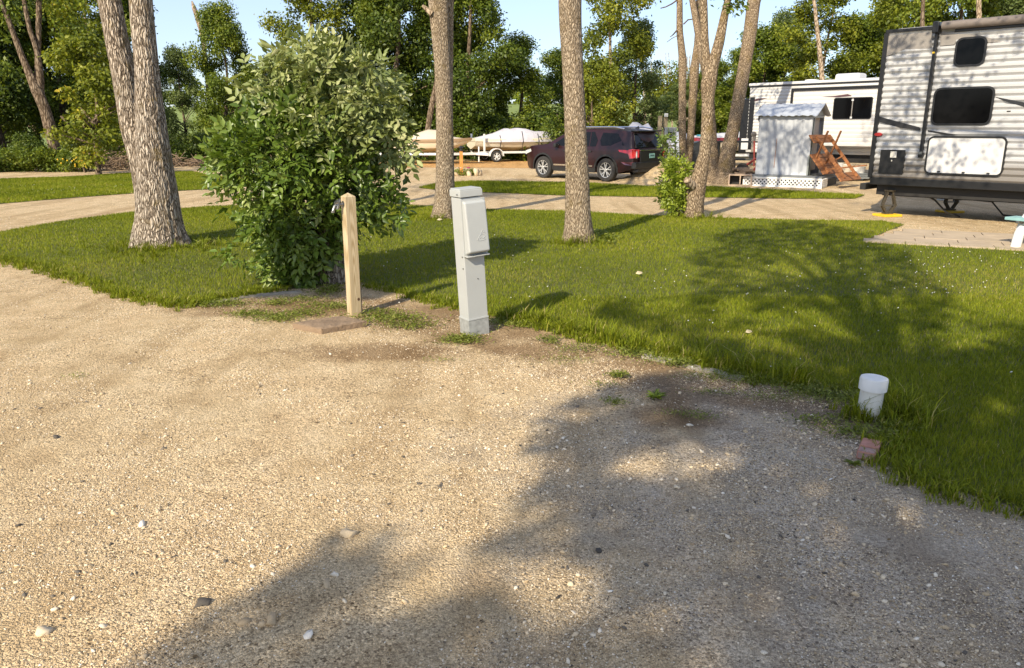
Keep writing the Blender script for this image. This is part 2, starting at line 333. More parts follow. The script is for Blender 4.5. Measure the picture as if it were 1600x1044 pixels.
def trunk_mesh(name, path, mat, rng, nseg=40, step=0.06, rough=0.05, flare=0.0, ribs=0.0, bottom=-0.15):
    """path: list of (Vector, radius)"""
    pts = [np.array(p) for p, r in path]; rs = [r for p, r in path]
    t = np.concatenate([[0], np.cumsum([np.linalg.norm(pts[i+1]-pts[i]) for i in range(len(pts)-1)])])
    n = max(3, int(t[-1]/step)); tt = np.linspace(0, t[-1], n)
    A = np.stack([np.interp(tt, t, [p[k] for p in pts]) for k in range(3)], 1)
    rr = np.interp(tt, t, rs)
    ker = np.array([1, 2, 3, 2, 1.])/9
    for _ in range(max(2, int(0.12/step))):
        Ap = np.pad(A, ((2, 2), (0, 0)), 'edge'); B = sum(ker[j]*Ap[j:j+n] for j in range(5)); B[0] = A[0]; B[-1] = A[-1]; A = B
    ax = np.gradient(A, axis=0); ax = unit(ax)
    X = unit(np.cross(np.array([0, 1.0, 0.02])[None], ax)); Y = np.cross(ax, X)
    th = np.arange(nseg)*2*np.pi/nseg
    TH, TT = np.meshgrid(th, tt); disp = np.zeros_like(TH)
    for a, k, f, ph in wig(rng, 8): disp += a*np.sin(k*TH+f*TT+ph)/8
    disp *= rough*1.8
    if ribs:
        for k0 in (14, 23): disp += ribs*np.abs(np.sin(k0*TH/2+1.4*np.sin(5*TT+TH)+0.8*np.sin(11*TT)))*0.5
    fl = flare*np.exp(-TT/0.22)*(1+0.45*np.sin(5*TH+1)+0.25*np.sin(3*TH))
    Rr = rr[:, None]*(1+disp+fl)
    V = A[:, None, :]+X[:, None, :]*(np.cos(TH)*Rr)[..., None]+Y[:, None, :]*(np.sin(TH)*Rr)[..., None]
    V = V.reshape(-1, 3); i = np.arange(n-1)[:, None]*nseg; k = np.arange(nseg)[None]
    a = (i+k).ravel(); b = (i+(k+1) % nseg).ravel()
    F = [np.stack([a, b, b+nseg, a+nseg], 1), np.arange((n-1)*nseg, n*nseg)[None]]
    return V, F
def pt_in(poly, X, Y):
    ins = np.zeros(X.shape, bool); n = len(poly)
    for i in range(n):
        x1, y1 = poly[i]; x2, y2 = poly[(i+1) % n]
        c = ((y1 > Y) != (y2 > Y)) & (X < (x2-x1)*(Y-y1)/((y2-y1) if y2 != y1 else 1e-9)+x1); ins ^= c
    return ins
def to_px(X, Y, Z=0.0):
    f = Y*cp-(Z-CAM_H)*sp_; u = 800+FPX*X/f; v = 522-FPX*(Y*sp_+(Z-CAM_H)*cp)/f
    return u, v
# ------------------------------------------------------------------ ground
def wobble(poly, rng, amp=0.05, step=0.25):
    out = []
    for i in range(len(poly)):
        a = np.array(poly[i][:2]); b = np.array(poly[(i+1) % len(poly)][:2]); L = np.linalg.norm(b-a); n = max(1, min(60, int(L/step)))
        for k in range(n):
            p = a+(b-a)*k/n; out.append(p+rng.normal(size=2)*amp)
    return np.array(out)
def sheet(name, poly, z, mat, parent=None):
    bm = bmesh.new(); vs = [bm.verts.new((p[0], p[1], z)) for p in poly]
    f = bm.faces.new(vs); bmesh.ops.triangulate(bm, faces=[f]); bmesh.ops.recalc_face_normals(bm, faces=bm.faces)
    if bm.faces[:] and sum(f.normal.z for f in bm.faces) < 0: bmesh.ops.reverse_faces(bm, faces=bm.faces)
    me = bpy.data.meshes.new(name); bm.to_mesh(me); bm.free(); me.materials.append(mat)
    return link(name, me, parent)
rng = np.random.default_rng(7)
def ground():
    xs = np.concatenate([[-600, -300, -150, -80], np.linspace(-40, 40, 161), [80, 150, 300, 600]])
    ys = np.concatenate([[-300, -100, -40], np.linspace(-10, 60, 161), [66]])
    X, Y = np.meshgrid(xs, ys); Z = np.zeros_like(X)
    fade = np.clip((6.0-np.hypot(X, Y-1))/3, 0, 1)
    V = np.stack([X, Y, Z], -1).reshape(-1, 3); nx = len(xs); i = np.arange(len(ys)-1)[:, None]*nx; k = np.arange(nx-1)[None]
    a = (i+k).ravel(); F = [np.stack([a, a+1, a+1+nx, a+nx], 1)]
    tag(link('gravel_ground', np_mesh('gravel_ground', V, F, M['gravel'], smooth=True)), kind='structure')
ground()
def hill():
    xs = np.linspace(-400, 400, 60); ys = np.array([62, 70, 80, 95, 110, 130, 150, 170, 200, 300, 700])
    zs = np.array([-0.03, 0.1, 0.7, 2.0, 3.4, 5.0, 6.0, 6.3, 6.0, 4, 0])
    X, Y = np.meshgrid(xs, ys); Z = zs[:, None]+0.5*np.sin(X*0.02)*np.clip((Y-70)/60, 0, 1)
    V = np.stack([X, Y, Z], -1).reshape(-1, 3); nx = len(xs); i = np.arange(len(ys)-1)[:, None]*nx; k = np.arange(nx-1)[None]
    a = (i+k).ravel(); F = [np.stack([a, a+1, a+1+nx, a+nx], 1)]
    tag(link('hill', np_mesh('hill', V, F, M['field'], smooth=True)), kind='structure')
hill()
pxpoly = lambda L: [tuple(G(u, v)[:2]) for u, v in L]
LAWN = pxpoly([(-160, 395), (-60, 398), (0, 403), (60, 418), (110, 432), (150, 446), (200, 463), (255, 476), (300, 477), (345, 467), (400, 458), (450, 452), (500, 446), (560, 442), (615, 450), (650, 462), (700, 480), (760, 492), (820, 505), (880, 522), (960, 537), (1040, 553), (1100, 568), (1180, 590), (1260, 604), (1330, 610), (1390, 622), (1425, 645), (1405, 680), (1378, 715), (1400, 742), (1480, 768), (1600, 796), (1750, 835), (2050, 900), (2500, 620),
    (2100, 420), (1800, 401), (1600, 393), (1500, 386), (1420, 381), (1345, 379), (1412, 352), (1380, 346), (1250, 345), (1100, 341), (1000, 337), (900, 331), (760, 328), (650, 322), (560, 318), (420, 320), (330, 323), (200, 333), (100, 346), (0, 363), (-150, 388)])
FAR_LAWN = pxpoly([(-500, 345), (-200, 334), (0, 319), (120, 309), (230, 301), (330, 296), (345, 290), (420, 286), (420, 281), (330, 275), (300, 268), (200, 271), (100, 277), (0, 280), (-300, 284), (-900, 292), (-900, 345)])
STRIP = pxpoly([(655, 294), (700, 299), (780, 302), (880, 306), (1000, 308), (1120, 309), (1240, 311), (1335, 311), (1350, 306), (1240, 300), (1120, 293), (1010, 292), (900, 286), (820, 285), (740, 284), (690, 286)])
FARGRASS = pxpoly([(230, 272), (330, 274), (420, 280), (420, 286), (300, 287), (230, 284)])
LEFTROUGH = pxpoly([(-60, 246), (0, 285), (130, 282), (230, 275), (320, 268), (400, 263), (420, 255), (-60, 240)])
sheet_specs = [('lawn', LAWN, 0.010), ('lawn', FAR_LAWN, 0.010), ('grass_strip', STRIP, 0.010)]
for nm, pl, z in sheet_specs:
    tag(sheet(nm, wobble(pl, rng, 0.025, 0.2), z, M['lawn_soil']), kind='structure')
tag(sheet('woodland_floor', wobble([(-90, 33), (-22, 34.5), (-16, 36), (-10, 45), (4, 46), (22, 48), (60, 46), (90, 48), (90, 64), (-90, 64)], rng, 0.3, 1.0), 0.014, M['forest_floor']), kind='structure')
tag(sheet('straw_verge', wobble(pxpoly([(420, 264), (560, 262), (640, 262), (740, 262), (840, 263), (850, 251), (740, 251), (600, 252), (420, 255)]), rng, 0.12, 0.5), 0.006, M['straw']), kind='structure')
M['concrete'] = simple('concrete_paver', (0.42, 0.335, 0.235), 0.9, var=0.14, scale=2.5, bscale=60, bdist=0.003)
mb = MB(); o0 = G(1348, 380); ax = (G(1600, 394)-o0).normalized(); ay = Vector((-ax.y, ax.x, 0))
pad_rng = random.Random(3)
for i in range(16):
    for j in range(5):
        sx = 0.60; a = o0+ax*(i*sx+0.3+0.15*j)+ay*(j*0.40+0.2)
        mb.box((a.x, a.y, 0.0+pad_rng.uniform(0.006, 0.012)), (sx-0.012, 0.388, 0.05), math.atan2(ax.y, ax.x))
tag(mb.build('patio', M['concrete'], bevel=0.004), kind='structure')

# ------------------------------------------------------------------ grass blades (stuff)
def blades(poly, n, h, wd, seed, xr=None, yr=None, dens=None, avoid=None, fold=True):
    g = np.random.default_rng(seed); P = np.array(poly)
    x0, y0 = P.min(0); x1, y1 = P.max(0)
    if xr: x0, x1 = max(x0, xr[0]), min(x1, xr[1])
    if yr: y0, y1 = max(y0, yr[0]), min(y1, yr[1])
    X = g.uniform(x0, x1, n); Y = g.uniform(y0, y1, n); k = pt_in(poly, X, Y)
    u, v = to_px(X, Y); k &= (u > -120) & (u < 1720) & (v < 1150)
    X, Y = X[k], Y[k]; n = len(X)
    pat = np.sin(X*1.3+0.7*np.sin(Y*0.9))*np.sin(Y*1.1+1.3*np.sin(X*0.7))
    pat2 = np.sin(X*5.1+2*np.sin(Y*3.3))*np.sin(Y*4.7+2*np.sin(X*2.9))
    hh = h*(0.55+0.6*g.random(n)+0.10*pat2+0.08*pat); ww = wd*(0.7+0.6*g.random(n)); a = g.uniform(0, 2*np.pi, n)
    lean = hh*g.uniform(0.15, 0.9, n); b = a+np.pi/2+g.normal(size=n)*0.5
    base = np.stack([X, Y, np.full(n, 0.006)], 1)
    wx = np.stack([np.cos(a), np.sin(a), np.zeros(n)], 1)*ww[:, None]/2
    ld = np.stack([np.cos(b), np.sin(b), np.zeros(n)], 1)
    mid = base+ld*(lean*0.35)[:, None]+np.array([0, 0, 1])*(hh*0.6)[:, None]
    tip = base+ld*lean[:, None]+np.array([0, 0, 1])*hh[:, None]
    rn = np.clip(0.42+0.13*pat+0.06*pat2+0.17*g.normal(size=n), 0, 0.9); dry = g.random(n) < (0.03+0.05*np.clip(pat, 0, 1)); rn[dry] = g.uniform(0.88, 1, dry.sum()); dp = np.zeros(n)
    for (qx, qy, qr) in ((5.05, 8.7, 0.8), (6.2, 9.3, 0.9), (2.6, 5.9, 0.35), (-1.8, 9.6, 0.5), (-5.6, 9.4, 0.9), (0.2, 9.2, 0.6)): dp = np.maximum(dp, np.exp(-((X-qx)**2+(Y-qy)**2*1.6)/qr**2))
    dr2 = g.random(n) < 0.32*dp; rn[dr2] = g.uniform(0.82, 0.96, dr2.sum())
    if fold:
        V = np.stack([base-wx, base+wx, mid-wx*0.8, mid+wx*0.8, tip], 1).reshape(-1, 3); o = np.arange(n)*5
        F = [np.stack([o, o+1, o+3, o+2], 1), np.stack([o+2, o+3, o+4], 1)]; return V, F, np.repeat(rn, 5)
    V = np.stack([base-wx, base+wx, tip], 1).reshape(-1, 3); o = np.arange(n)*3
    return V, [np.stack([o, o+1, o+2], 1)], np.repeat(rn, 3)
def bbox_n(poly, dens, yr):
    P = np.array(poly); x0, y0 = P.min(0); x1, y1 = P.max(0); y0, y1 = max(y0, yr[0]), min(y1, yr[1]); return x0, x1, y0, y1
parts = []
for (ya, yb, dn, hh, ww, fo) in ((3.2, 5.5, 10500, 0.047, 0.0036, True), (5.5, 8, 5600, 0.047, 0.0046, True), (8, 11, 3000, 0.043, 0.0066, False), (11, 15, 1700, 0.042, 0.0095, False), (15, 20.5, 900, 0.045, 0.013, False)):
    xa, xb = -ya*0.1-1.0 if ya < 5 else -yb*0.85, yb*0.85
    nn = int(dn*(xb-xa)*(yb-ya)); parts.append(blades(LAWN, nn, hh, ww, int(ya*10), (xa, xb), (ya, yb), fold=fo))
V, F, rn = merge(parts); print('lawn blades verts', len(V))
tag(link('lawn_grass', np_mesh('lawn_grass', V, F, M['grass'], rn)), 'mown green lawn grass with clover between the gravel drive and the road', 'grass', kind='stuff')
parts = [blades(FAR_LAWN, int(420*45*22), 0.05, 0.024, 51, (-36, -6), (17, 40), fold=False), blades(STRIP, 90000, 0.07, 0.022, 52, fold=False)]
V, F, rn = merge(parts); tag(link('verge_grass', np_mesh('verge_grass', V, F, M['grass'], rn)), 'thin grass on the verge strips beyond the gravel road', 'grass', kind='stuff')
# longer tufts along the lawn edge
def tufts(line, n, h, wd, seed, spread=0.05, per=14):
    g = np.random.default_rng(seed); L = np.array([tuple(G(u, v)[:2]) for u, v in line]); seg = np.linalg.norm(np.diff(L, axis=0), axis=1); cum = np.concatenate([[0], np.cumsum(seg)])
    t = g.uniform(0, cum[-1], n); cx = np.interp(t, cum, L[:, 0])+g.normal(size=n)*spread; cy = np.interp(t, cum, L[:, 1])+g.normal(size=n)*spread
    sz = (0.5+g.random(n)**2*1.1); X = np.repeat(cx, per)+g.normal(size=n*per)*0.018; Y = np.repeat(cy, per)+g.normal(size=n*per)*0.018; s = np.repeat(sz, per)
    m = n*per; a = g.uniform(0, 2*np.pi, m); hh = h*s*(0.6+0.6*g.random(m)); lean = hh*g.uniform(0.3, 1.3, m); ww = wd*(0.7+0.6*g.random(m)); b = a+np.pi/2
    base = np.stack([X, Y, np.full(m, 0.004)], 1); wx = np.stack([np.cos(a), np.sin(a), 0*a], 1)*ww[:, None]/2; ld = np.stack([np.cos(b), np.sin(b), 0*a], 1)
    mid = base+ld*(lean*0.3)[:, None]+np.array([0, 0, 1])*(hh*0.62)[:, None]; tip = base+ld*lean[:, None]+np.array([0, 0, 1])*(hh*0.95)[:, None]
    V = np.stack([base-wx, base+wx, mid-wx*0.8, mid+wx*0.8, tip], 1).reshape(-1, 3); o = np.arange(m)*5
    rn = np.clip(0.4+0.2*g.normal(size=m), 0, 0.9); dry = g.random(m) < 0.05; rn[dry] = 0.97
    return V, [np.stack([o, o+1, o+3, o+2], 1), np.stack([o+2, o+3, o+4], 1)], np.repeat(rn, 5)
EDGE = [(-60, 400), (0, 405), (60, 420), (110, 434), (150, 447), (200, 464), (255, 477), (300, 478), (345, 467), (430, 455)]
EDGE2 = [(565, 447), (620, 455), (700, 480), (780, 497), (850, 513), (960, 540), (1040, 555), (1100, 570), (1180, 592), (1260, 606), (1330, 612), (1390, 622), (1425, 648), (1405, 682), (1378, 717), (1400, 745), (1480, 771), (1600, 800), (1700, 826)]
parts = [tufts(EDGE, 700, 0.06, 0.007, 61, 0.08), tufts(EDGE2, 900, 0.055, 0.006, 62, 0.07), tufts([(790, 495), (960, 537), (1250, 600)], 130, 0.13, 0.008, 63, 0.05),
         tufts([(1385, 640), (1410, 650), (1425, 665)], 50, 0.15, 0.006, 64, 0.07), tufts([(345, 379), (345, 346)], 1, 0.05, 0.01, 65)]
for (u, v, sp, n) in ((905, 382, 0.22, 60), (250, 390, 0.42, 120), (1085, 342, 0.25, 60), (692, 343, 0.22, 40), (1358, 655, 0.10, 26)):
    parts.append(tufts([(u-8, v), (u+8, v)], n, 0.12, 0.008, 70+u, sp))
V, F, rn = merge(parts); tag(link('edge_tufts', np_mesh('edge_tufts', V, F, M['grass'], rn)), 'longer unmown grass tufts along the lawn edge and round the trunks', 'grass', kind='stuff')

# ------------------------------------------------------------------ pebbles (stuff)
ICO = None
def rock_t(k):
    bm = bmesh.new()
    if k == 0: bmesh.ops.create_icosphere(bm, subdivisions=1, radius=1)
    else: bmesh.ops.create_cube(bm, size=1.3); bmesh.ops.subdivide_edges(bm, edges=bm.edges[:], cuts=1, smooth=0.6)
    bm.verts.ensure_lookup_table(); v = np.array([tuple(p.co) for p in bm.verts]); bmesh.ops.triangulate(bm, faces=bm.faces); f = np.array([[q.index for q in p.verts] for p in bm.faces]); bm.free(); return v, f
OCT = (np.array([[1, 0, 0], [-1, 0, 0], [0, 1, 0], [0, -1, 0], [0, 0, 1], [0, 0, -0.6]], float), np.array([[0, 2, 4], [2, 1, 4], [1, 3, 4], [3, 0, 4], [2, 0, 5], [1, 2, 5], [3, 1, 5], [0, 3, 5]]))
def stones(X, Y, Sz, g, T, flat=0.6, bias=None, z=0.0):
    v, f = T; n = len(X); k = len(v)
    sc = np.stack([Sz*g.uniform(0.75, 1.35, n), Sz*g.uniform(0.6, 1.0, n), Sz*flat*g.uniform(0.6, 1.1, n)], 1)
    a = g.uniform(0, 6.28, n); jit = 1+0.25*g.normal(size=(n, k, 1)).clip(-1.5, 1.5)
    P = v[None]*jit*sc[:, None]; ca, sa = np.cos(a)[:, None], np.sin(a)[:, None]
    tl = g.normal(size=(n, 2))*0.3
    x = P[..., 0]*ca-P[..., 1]*sa; y = P[..., 0]*sa+P[..., 1]*ca; zz = P[..., 2]+x*tl[:, :1]+y*tl[:, 1:]
    V = np.stack([x+X[:, None], y+Y[:, None], zz+z+sc[:, 2:3]*0.25], -1).reshape(-1, 3)
    o = np.arange(n)*k; F = [(f[None]+o[:, None, None]).reshape(-1, 3)]
    rn = g.random(n) if bias is None else bias
    return V, F, np.repeat(rn, k)
def gravel_region(n, y0, y1, smin, smax, seed, T, pw=2.5, patch=0.0):
    g = np.random.default_rng(seed); Y = g.uniform(y0, y1, n); X = g.uniform(-0.80*y1-0.6, 0.80*y1+0.6, n)
    u, v = to_px(X, Y); k = (u > -90) & (u < 1690) & ~pt_in(LAWN, X, Y) & (v < 1120)
    pat = np.sin(X*2.1+1.7*np.sin(Y*1.3))*np.sin(Y*2.4+1.9*np.sin(X*1.1+2))+0.5*np.sin(X*5.3+Y*3.1+2*np.sin(Y*4))
    if patch: k &= g.random(n) < np.clip(0.5+1.5*patch*pat, 0.04, 1)
    X, Y = X[k], Y[k]; n = len(X); Sz = smin+(smax-smin)*g.random(n)**pw
    rn = np.clip(0.28+0.62*g.random(n), 0, 1); d = g.random(n); rn[d < 0.07] = g.uniform(0, 0.15, (d < 0.07).sum()); rn[d > 0.93] = g.uniform(0.85, 1, (d > 0.93).sum())
    return stones(X, Y, Sz, g, T, 0.62, rn)
ico = rock_t(0)
parts = [gravel_region(260000, 1.9, 3.6, 0.0016, 0.0062, 81, OCT, 2.6, 0.5), gravel_region(230000, 3.6, 5.6, 0.0022, 0.0070, 82, OCT, 2.5, 0.45),
         gravel_region(160000, 5.6, 9, 0.003, 0.0085, 83, OCT, 2.5, 0.4), gravel_region(60000, 9, 16, 0.006, 0.014, 84, OCT, 2.0, 0.3),
         gravel_region(26000, 1.9, 5.5, 0.003, 0.0125, 85, ico, 3.4, 0.5), gravel_region(200, 1.9, 6, 0.011, 0.021, 86, ico, 2.0)]
V, F, rn = merge(parts); print('pebble verts', len(V))
tag(link('pebbles', np_mesh('pebbles', V, F, M['stone'], rn)), 'loose tan and grey pebbles scattered over the gravel drive', 'gravel', kind='stuff')
# individual larger stones seen in the picture
g = np.random.default_rng(90); bigs = [(545, 836, 0.034, 0.6, 'largest rounded tan stone lying on the sunlit gravel'), (524, 899, 0.020, 0.92, 'whitish stone in the shadow tip, upper of a close pair'), (511, 915, 0.019, 0.45, 'grey stone in the shadow tip, lower of a close pair'),
        (68, 989, 0.026, 0.75, 'pale cream stone near the bottom left corner of the drive'), (1097, 706, 0.021, 0.93, 'white stone on the sunlit gravel patch right of the middle'), (1058, 762, 0.019, 0.85, 'upper pale stone of two just below the sunlit patch'),
        (1057, 750, 0.012, 0.9, 'tiny pale stone touching the one below the sunlit patch'), (1077, 665, 0.017, 0.95, 'white stone beside the brown leaf litter near the lawn edge'), (936, 862, 0.018, 0.03, 'single near-black stone in the shaded gravel'),
        (479, 995, 0.016, 0.97, 'bright white stone in the shaded gravel at bottom'), (222, 821, 0.018, 0.97, 'bright white chip on the sunlit gravel at left'), (316, 944, 0.022, 0.05, 'dark slate chip on the gravel left of the shadow'),
        (88, 684, 0.022, 0.06, 'dark stone on the far left of the drive'), (423, 972, 0.024, 0.4, 'rounded grey stone at the edge of the tree shadow'), (1194, 1020, 0.014, 0.9, 'pale stone at the bottom edge right of centre')]
for u, v, s, r_, lab in bigs:
    p = G(u, v); V, F, rn = stones(np.zeros(1), np.zeros(1), np.array([s]), g, rock_t(1), 0.6, np.array([r_]))
    o = link('stone', np_mesh('stone', V, F, M['stone'], rn, smooth=False), loc=(p.x, p.y, 0)); tag(o, lab, 'stone', 'larger stones lying on the gravel drive')
# ------------------------------------------------------------------ edging, paver, brick
def edging(pts, label, w_=0.09, h=0.022):
    L = [G(u, v) for u, v in pts]; g = np.random.default_rng(len(pts)); mb = MB()
    P = []
    for i in range(len(L)-1):
        for k in range(6): P.append(L[i].lerp(L[i+1], k/6)+Vector((g.normal()*0.006, g.normal()*0.006, 0)))
    P.append(L[-1]); n = len(P); vs = []; 
    for i, p in enumerate(P):
        d = (P[min(i+1, n-1)]-P[max(i-1, 0)]).normalized(); s = Vector((-d.y, d.x, 0))*w_/2; zz = h*(0.7+0.3*g.random())
        vs += [p-s+Vector((0, 0, -0.05)), p-s*0.9+Vector((0, 0, zz)), p+s*0.9+Vector((0, 0, zz)), p+s+Vector((0, 0, -0.05))]
    fs = [(4*i+k, 4*i+k+1, 4*i+k+5, 4*i+k+4) for i in range(n-1) for k in range(3)]+[(0, 1, 2, 3), tuple(4*n-4+k for k in (3, 2, 1, 0))]
    mb.add(vs, fs); tag(mb.build('lawn_edging', M['edging'], smooth=True, ang=50), label, 'edging')
M['edging'] = simple('edging_concrete', (0.34, 0.3, 0.24), 0.95, var=0.25, scale=12, bscale=90, bdist=0.004)
edging([(1005, 558), (1060, 569), (1120, 584), (1160, 594)], 'pale concrete lawn edging strip showing left of the white pipe, half overgrown')
edging([(1255, 610), (1300, 615), (1345, 620), (1385, 629)], 'pale concrete lawn edging strip running behind the white pipe')
edging([(330, 477), (355, 470), (390, 464), (430, 460), (470, 457)], 'curved concrete lawn edging strip left of the leafy bush')
M['paver'] = simple('paver_stone', (0.235, 0.165, 0.105), 0.95, var=0.22, scale=7, bscale=34, bdist=0.012)
c4 = [G(457, 505, 0.05), G(502, 514, 0.05), G(573, 502, 0.05), G(533, 493, 0.05)]
mb = MB(); g = np.random.default_rng(5); nn = 18; grid = []
for i in range(nn+1):
    for j in range(nn+1):
        a = c4[0].lerp(c4[1], i/nn).lerp(c4[3].lerp(c4[2], i/nn), j/nn); ed = i in (0, nn) or j in (0, nn)
        zz = 0.055+g.normal()*0.0022+0.004*math.sin(i*0.9+j*0.6)*math.sin(j*0.8)-(0.006 if ed else 0); grid.append((a.x, a.y, zz))
fs = [(i*(nn+1)+j, (i+1)*(nn+1)+j, (i+1)*(nn+1)+j+1, i*(nn+1)+j+1) for i in range(nn) for j in range(nn)]
ring = [i*(nn+1) for i in range(nn+1)]+[nn*(nn+1)+j for j in range(1, nn+1)]+[i*(nn+1)+nn for i in range(nn-1, -1, -1)]+[j for j in range(nn-1, 0, -1)]
o = len(grid); low = [(grid[k][0], grid[k][1], -0.02) for k in ring]; m_ = len(ring)
fs += [(ring[k], ring[(k+1) % m_], o+(k+1) % m_, o+k) for k in range(m_)]; mb.add(grid+low, fs)
tag(mb.build('paving_slab', M['paver'], smooth=True, ang=45), 'square brown textured paving slab lying at the foot of the wooden post', 'paving slab')
M['pinkbrick'] = simple('pink_brick', (0.42, 0.2, 0.145), 0.9, var=0.25, scale=16, bscale=80, bdist=0.003)
M['brickgrey'] = simple('brick_mauve', (0.36, 0.23, 0.2), 0.9, var=0.25, scale=16, bscale=80, bdist=0.004)
p = G(1358, 706); mb = MB(); T = Matrix.Translation((p.x, p.y, 0.022)) @ Matrix.Rotation(R(58), 4, 'Z') @ Matrix.Rotation(R(4), 4, 'Y')
mb.T = T; mb.box((0.03, 0, 0), (0.15, 0.10, 0.05)); mb.m = 1; mb.box((-0.095, 0.0, -0.006), (0.098, 0.096, 0.046))
tag(mb.build('brick', [M['pinkbrick'], M['brickgrey']], bevel=0.008, seg=3), 'faded pink brick sunk in the gravel at the lawn corner', 'brick')
# ------------------------------------------------------------------ white drain pipe
M['pvc'] = simple('white_pvc', (0.76, 0.75, 0.71), 0.4, var=0.04, scale=9)
m, t, b = new_mat('stained_pvc'); v = coords(t); f = noise(t, v, 9, 6, 0.7); f2 = noise(t, coords(t, (60, 60, 14)), 1.0, 3)
c = mixc(t, ramp(t, f, [(0.55, (0, 0, 0)), (0.72, (0.7, 0.7, 0.7))]), (0.68, 0.66, 0.59), (0.45, 0.36, 0.2)); c = mixc(t, ramp(t, f2, [(0.66, (0, 0, 0)), (0.7, (0.6,)*3)]), c, (0.22, 0.2, 0.17))
t.links.new(c, b.inputs['Base Color']); b.inputs['Roughness'].default_value = 0.5; M['pvc2'] = m
p = G(1356, 652); tp = thing('drain_pipe', 'short white plastic drain pipe with a cap standing at the lawn edge', 'pipe', p, rot=(0, R(2.2), 0))
MB().lathe([(0.0685, -0.1), (0.0685, 0.235), (0.06, 0.235), (0.06, 0.0)], 40).build('pipe', M['pvc2'], tp, smooth=True)
capp = MB().lathe([(0.0705, 0.185), (0.082, 0.185), (0.082, 0.252), (0.078, 0.262), (0.066, 0.266), (0.064, 0.262), (0.0001, 0.262)], 40).build('cap', M['pvc'], tp, smooth=True, ang=25)
# ------------------------------------------------------------------ wooden water post
M['pine'] = wood_mat('treated_pine', (0.34, 0.25, 0.13), (0.52, 0.42, 0.265), (34, 34, 1.6))
M['pine_dark'] = wood_mat('weathered_strip', (0.13, 0.10, 0.07), (0.24, 0.19, 0.13))
M['knot'] = simple('knot', (0.09, 0.045, 0.02), 0.8)
M['chrome'] = simple('dull_metal', (0.30, 0.30, 0.29), 0.35, 0.9, var=0.25, scale=30)
M['redhandle'] = simple('dark_handle', (0.05, 0.05, 0.055), 0.5)
p = G(554, 492); wp = thing('water_post', 'square pale wooden post with a metal water tap, standing behind the brown slab', 'post', (p.x, p.y, 0), R(36))
Wd = 0.104; H_ = 1.17
mb = MB(); hw = Wd/2; g = np.random.default_rng(2)
mb.add([(x*hw, y*hw, z) for z in (-0.2, H_-0.035) for x, y in ((-1, -1), (1, -1), (1, 1), (-1, 1))]+[(0, 0, H_)], [(0, 1, 5, 4), (1, 2, 6, 5), (2, 3, 7, 6), (3, 0, 4, 7), (4, 5, 8), (5, 6, 8), (6, 7, 8), (7, 4, 8), (3, 2, 1, 0)])
mb.build('post', M['pine'], wp, bevel=0.004)
for (fx, fy, z, r_) in ((1, 0.2, 0.82, 0.009), (1, -0.3, 0.56, 0.007), (1, 0.1, 0.47, 0.008), (-0.75, -1, 0.16, 0.014), (1, 0.5, 0.25, 0.006), (1, -0.1, 0.98, 0.006)):
    mb = MB()
    if fx == 1: mb.T = Matrix.Translation((hw+0.0005, fy*hw, z)) @ Matrix.Diagonal((1, 1, 1.6, 1)); mb.lathe([(0.0001, -0.004), (r_, -0.003), (r_*0.8, 0.0012), (0.0001, 0.0015)], 14, axis='X')
    else: mb.T = Matrix.Translation((-fx*hw*0.2+0.02, -hw-0.0005, z)) @ Matrix.Diagonal((1, -1, 1.3, 1)); mb.lathe([(0.0001, -0.004), (r_, -0.003), (r_*0.8, 0.0012), (0.0001, 0.0015)], 14, axis='Y')
    mb.build('knot', M['knot'], wp, smooth=True)
# tap on the left (-x... -y) face, pointing towards the left of the picture
tapm = MB(); zt = H_-0.105
tapm.tube([(-hw+0.01, -0.0, zt), (-hw-0.05, 0, zt)], [0.016, 0.014], 12)
tapm.lathe([(0.0001, 0), (0.030, 0.0), (0.030, 0.006), (0.0001, 0.007)], 16, (-hw-0.004, 0, zt), 'X')
tapm.tube([(-hw-0.045, 0, zt+0.02), (-hw-0.05, 0, zt-0.01), (-hw-0.062, 0, zt-0.045)], [0.018, 0.02, 0.014], 12)
tapm.tube([(-hw-0.05, 0, zt), (-hw-0.085, 0, zt-0.012), (-hw-0.105, 0, zt-0.055)], [0.015, 0.015, 0.013], 12)
tapm.lathe([(0.0001, -0.012), (0.018, -0.012), (0.018, 0.006), (0.012, 0.008)], 14, (-hw-0.106, 0, zt-0.06), 'Z')
tp_ = tapm.build('tap', M['chrome'], wp, smooth=True)
hb = MB(); hb.T = Matrix.Translation((-hw-0.058, -0.004, zt+0.028)) @ Matrix.Rotation(R(-35), 4, 'Y')
for k in range(6):
    a = k*math.pi/3; hb.bar((0, 0, 0), (0.03*math.cos(a), 0.03*math.sin(a), 0), 0.008, 0.007)
hb.lathe([(0.027, -0.006), (0.036, -0.006), (0.036, 0.006), (0.027, 0.006), (0.027, -0.006)], 20); hb.tube([(0, 0, -0.03), (0, 0, 0.006)], 0.008, 10)
hb.build('handle', M['chrome'], tp_, smooth=True)
MB().box((hw+0.012, hw*0.2, 0.13), (0.022, 0.06, 0.30)).build('side_strip', M['pine_dark'], wp, bevel=0.003)
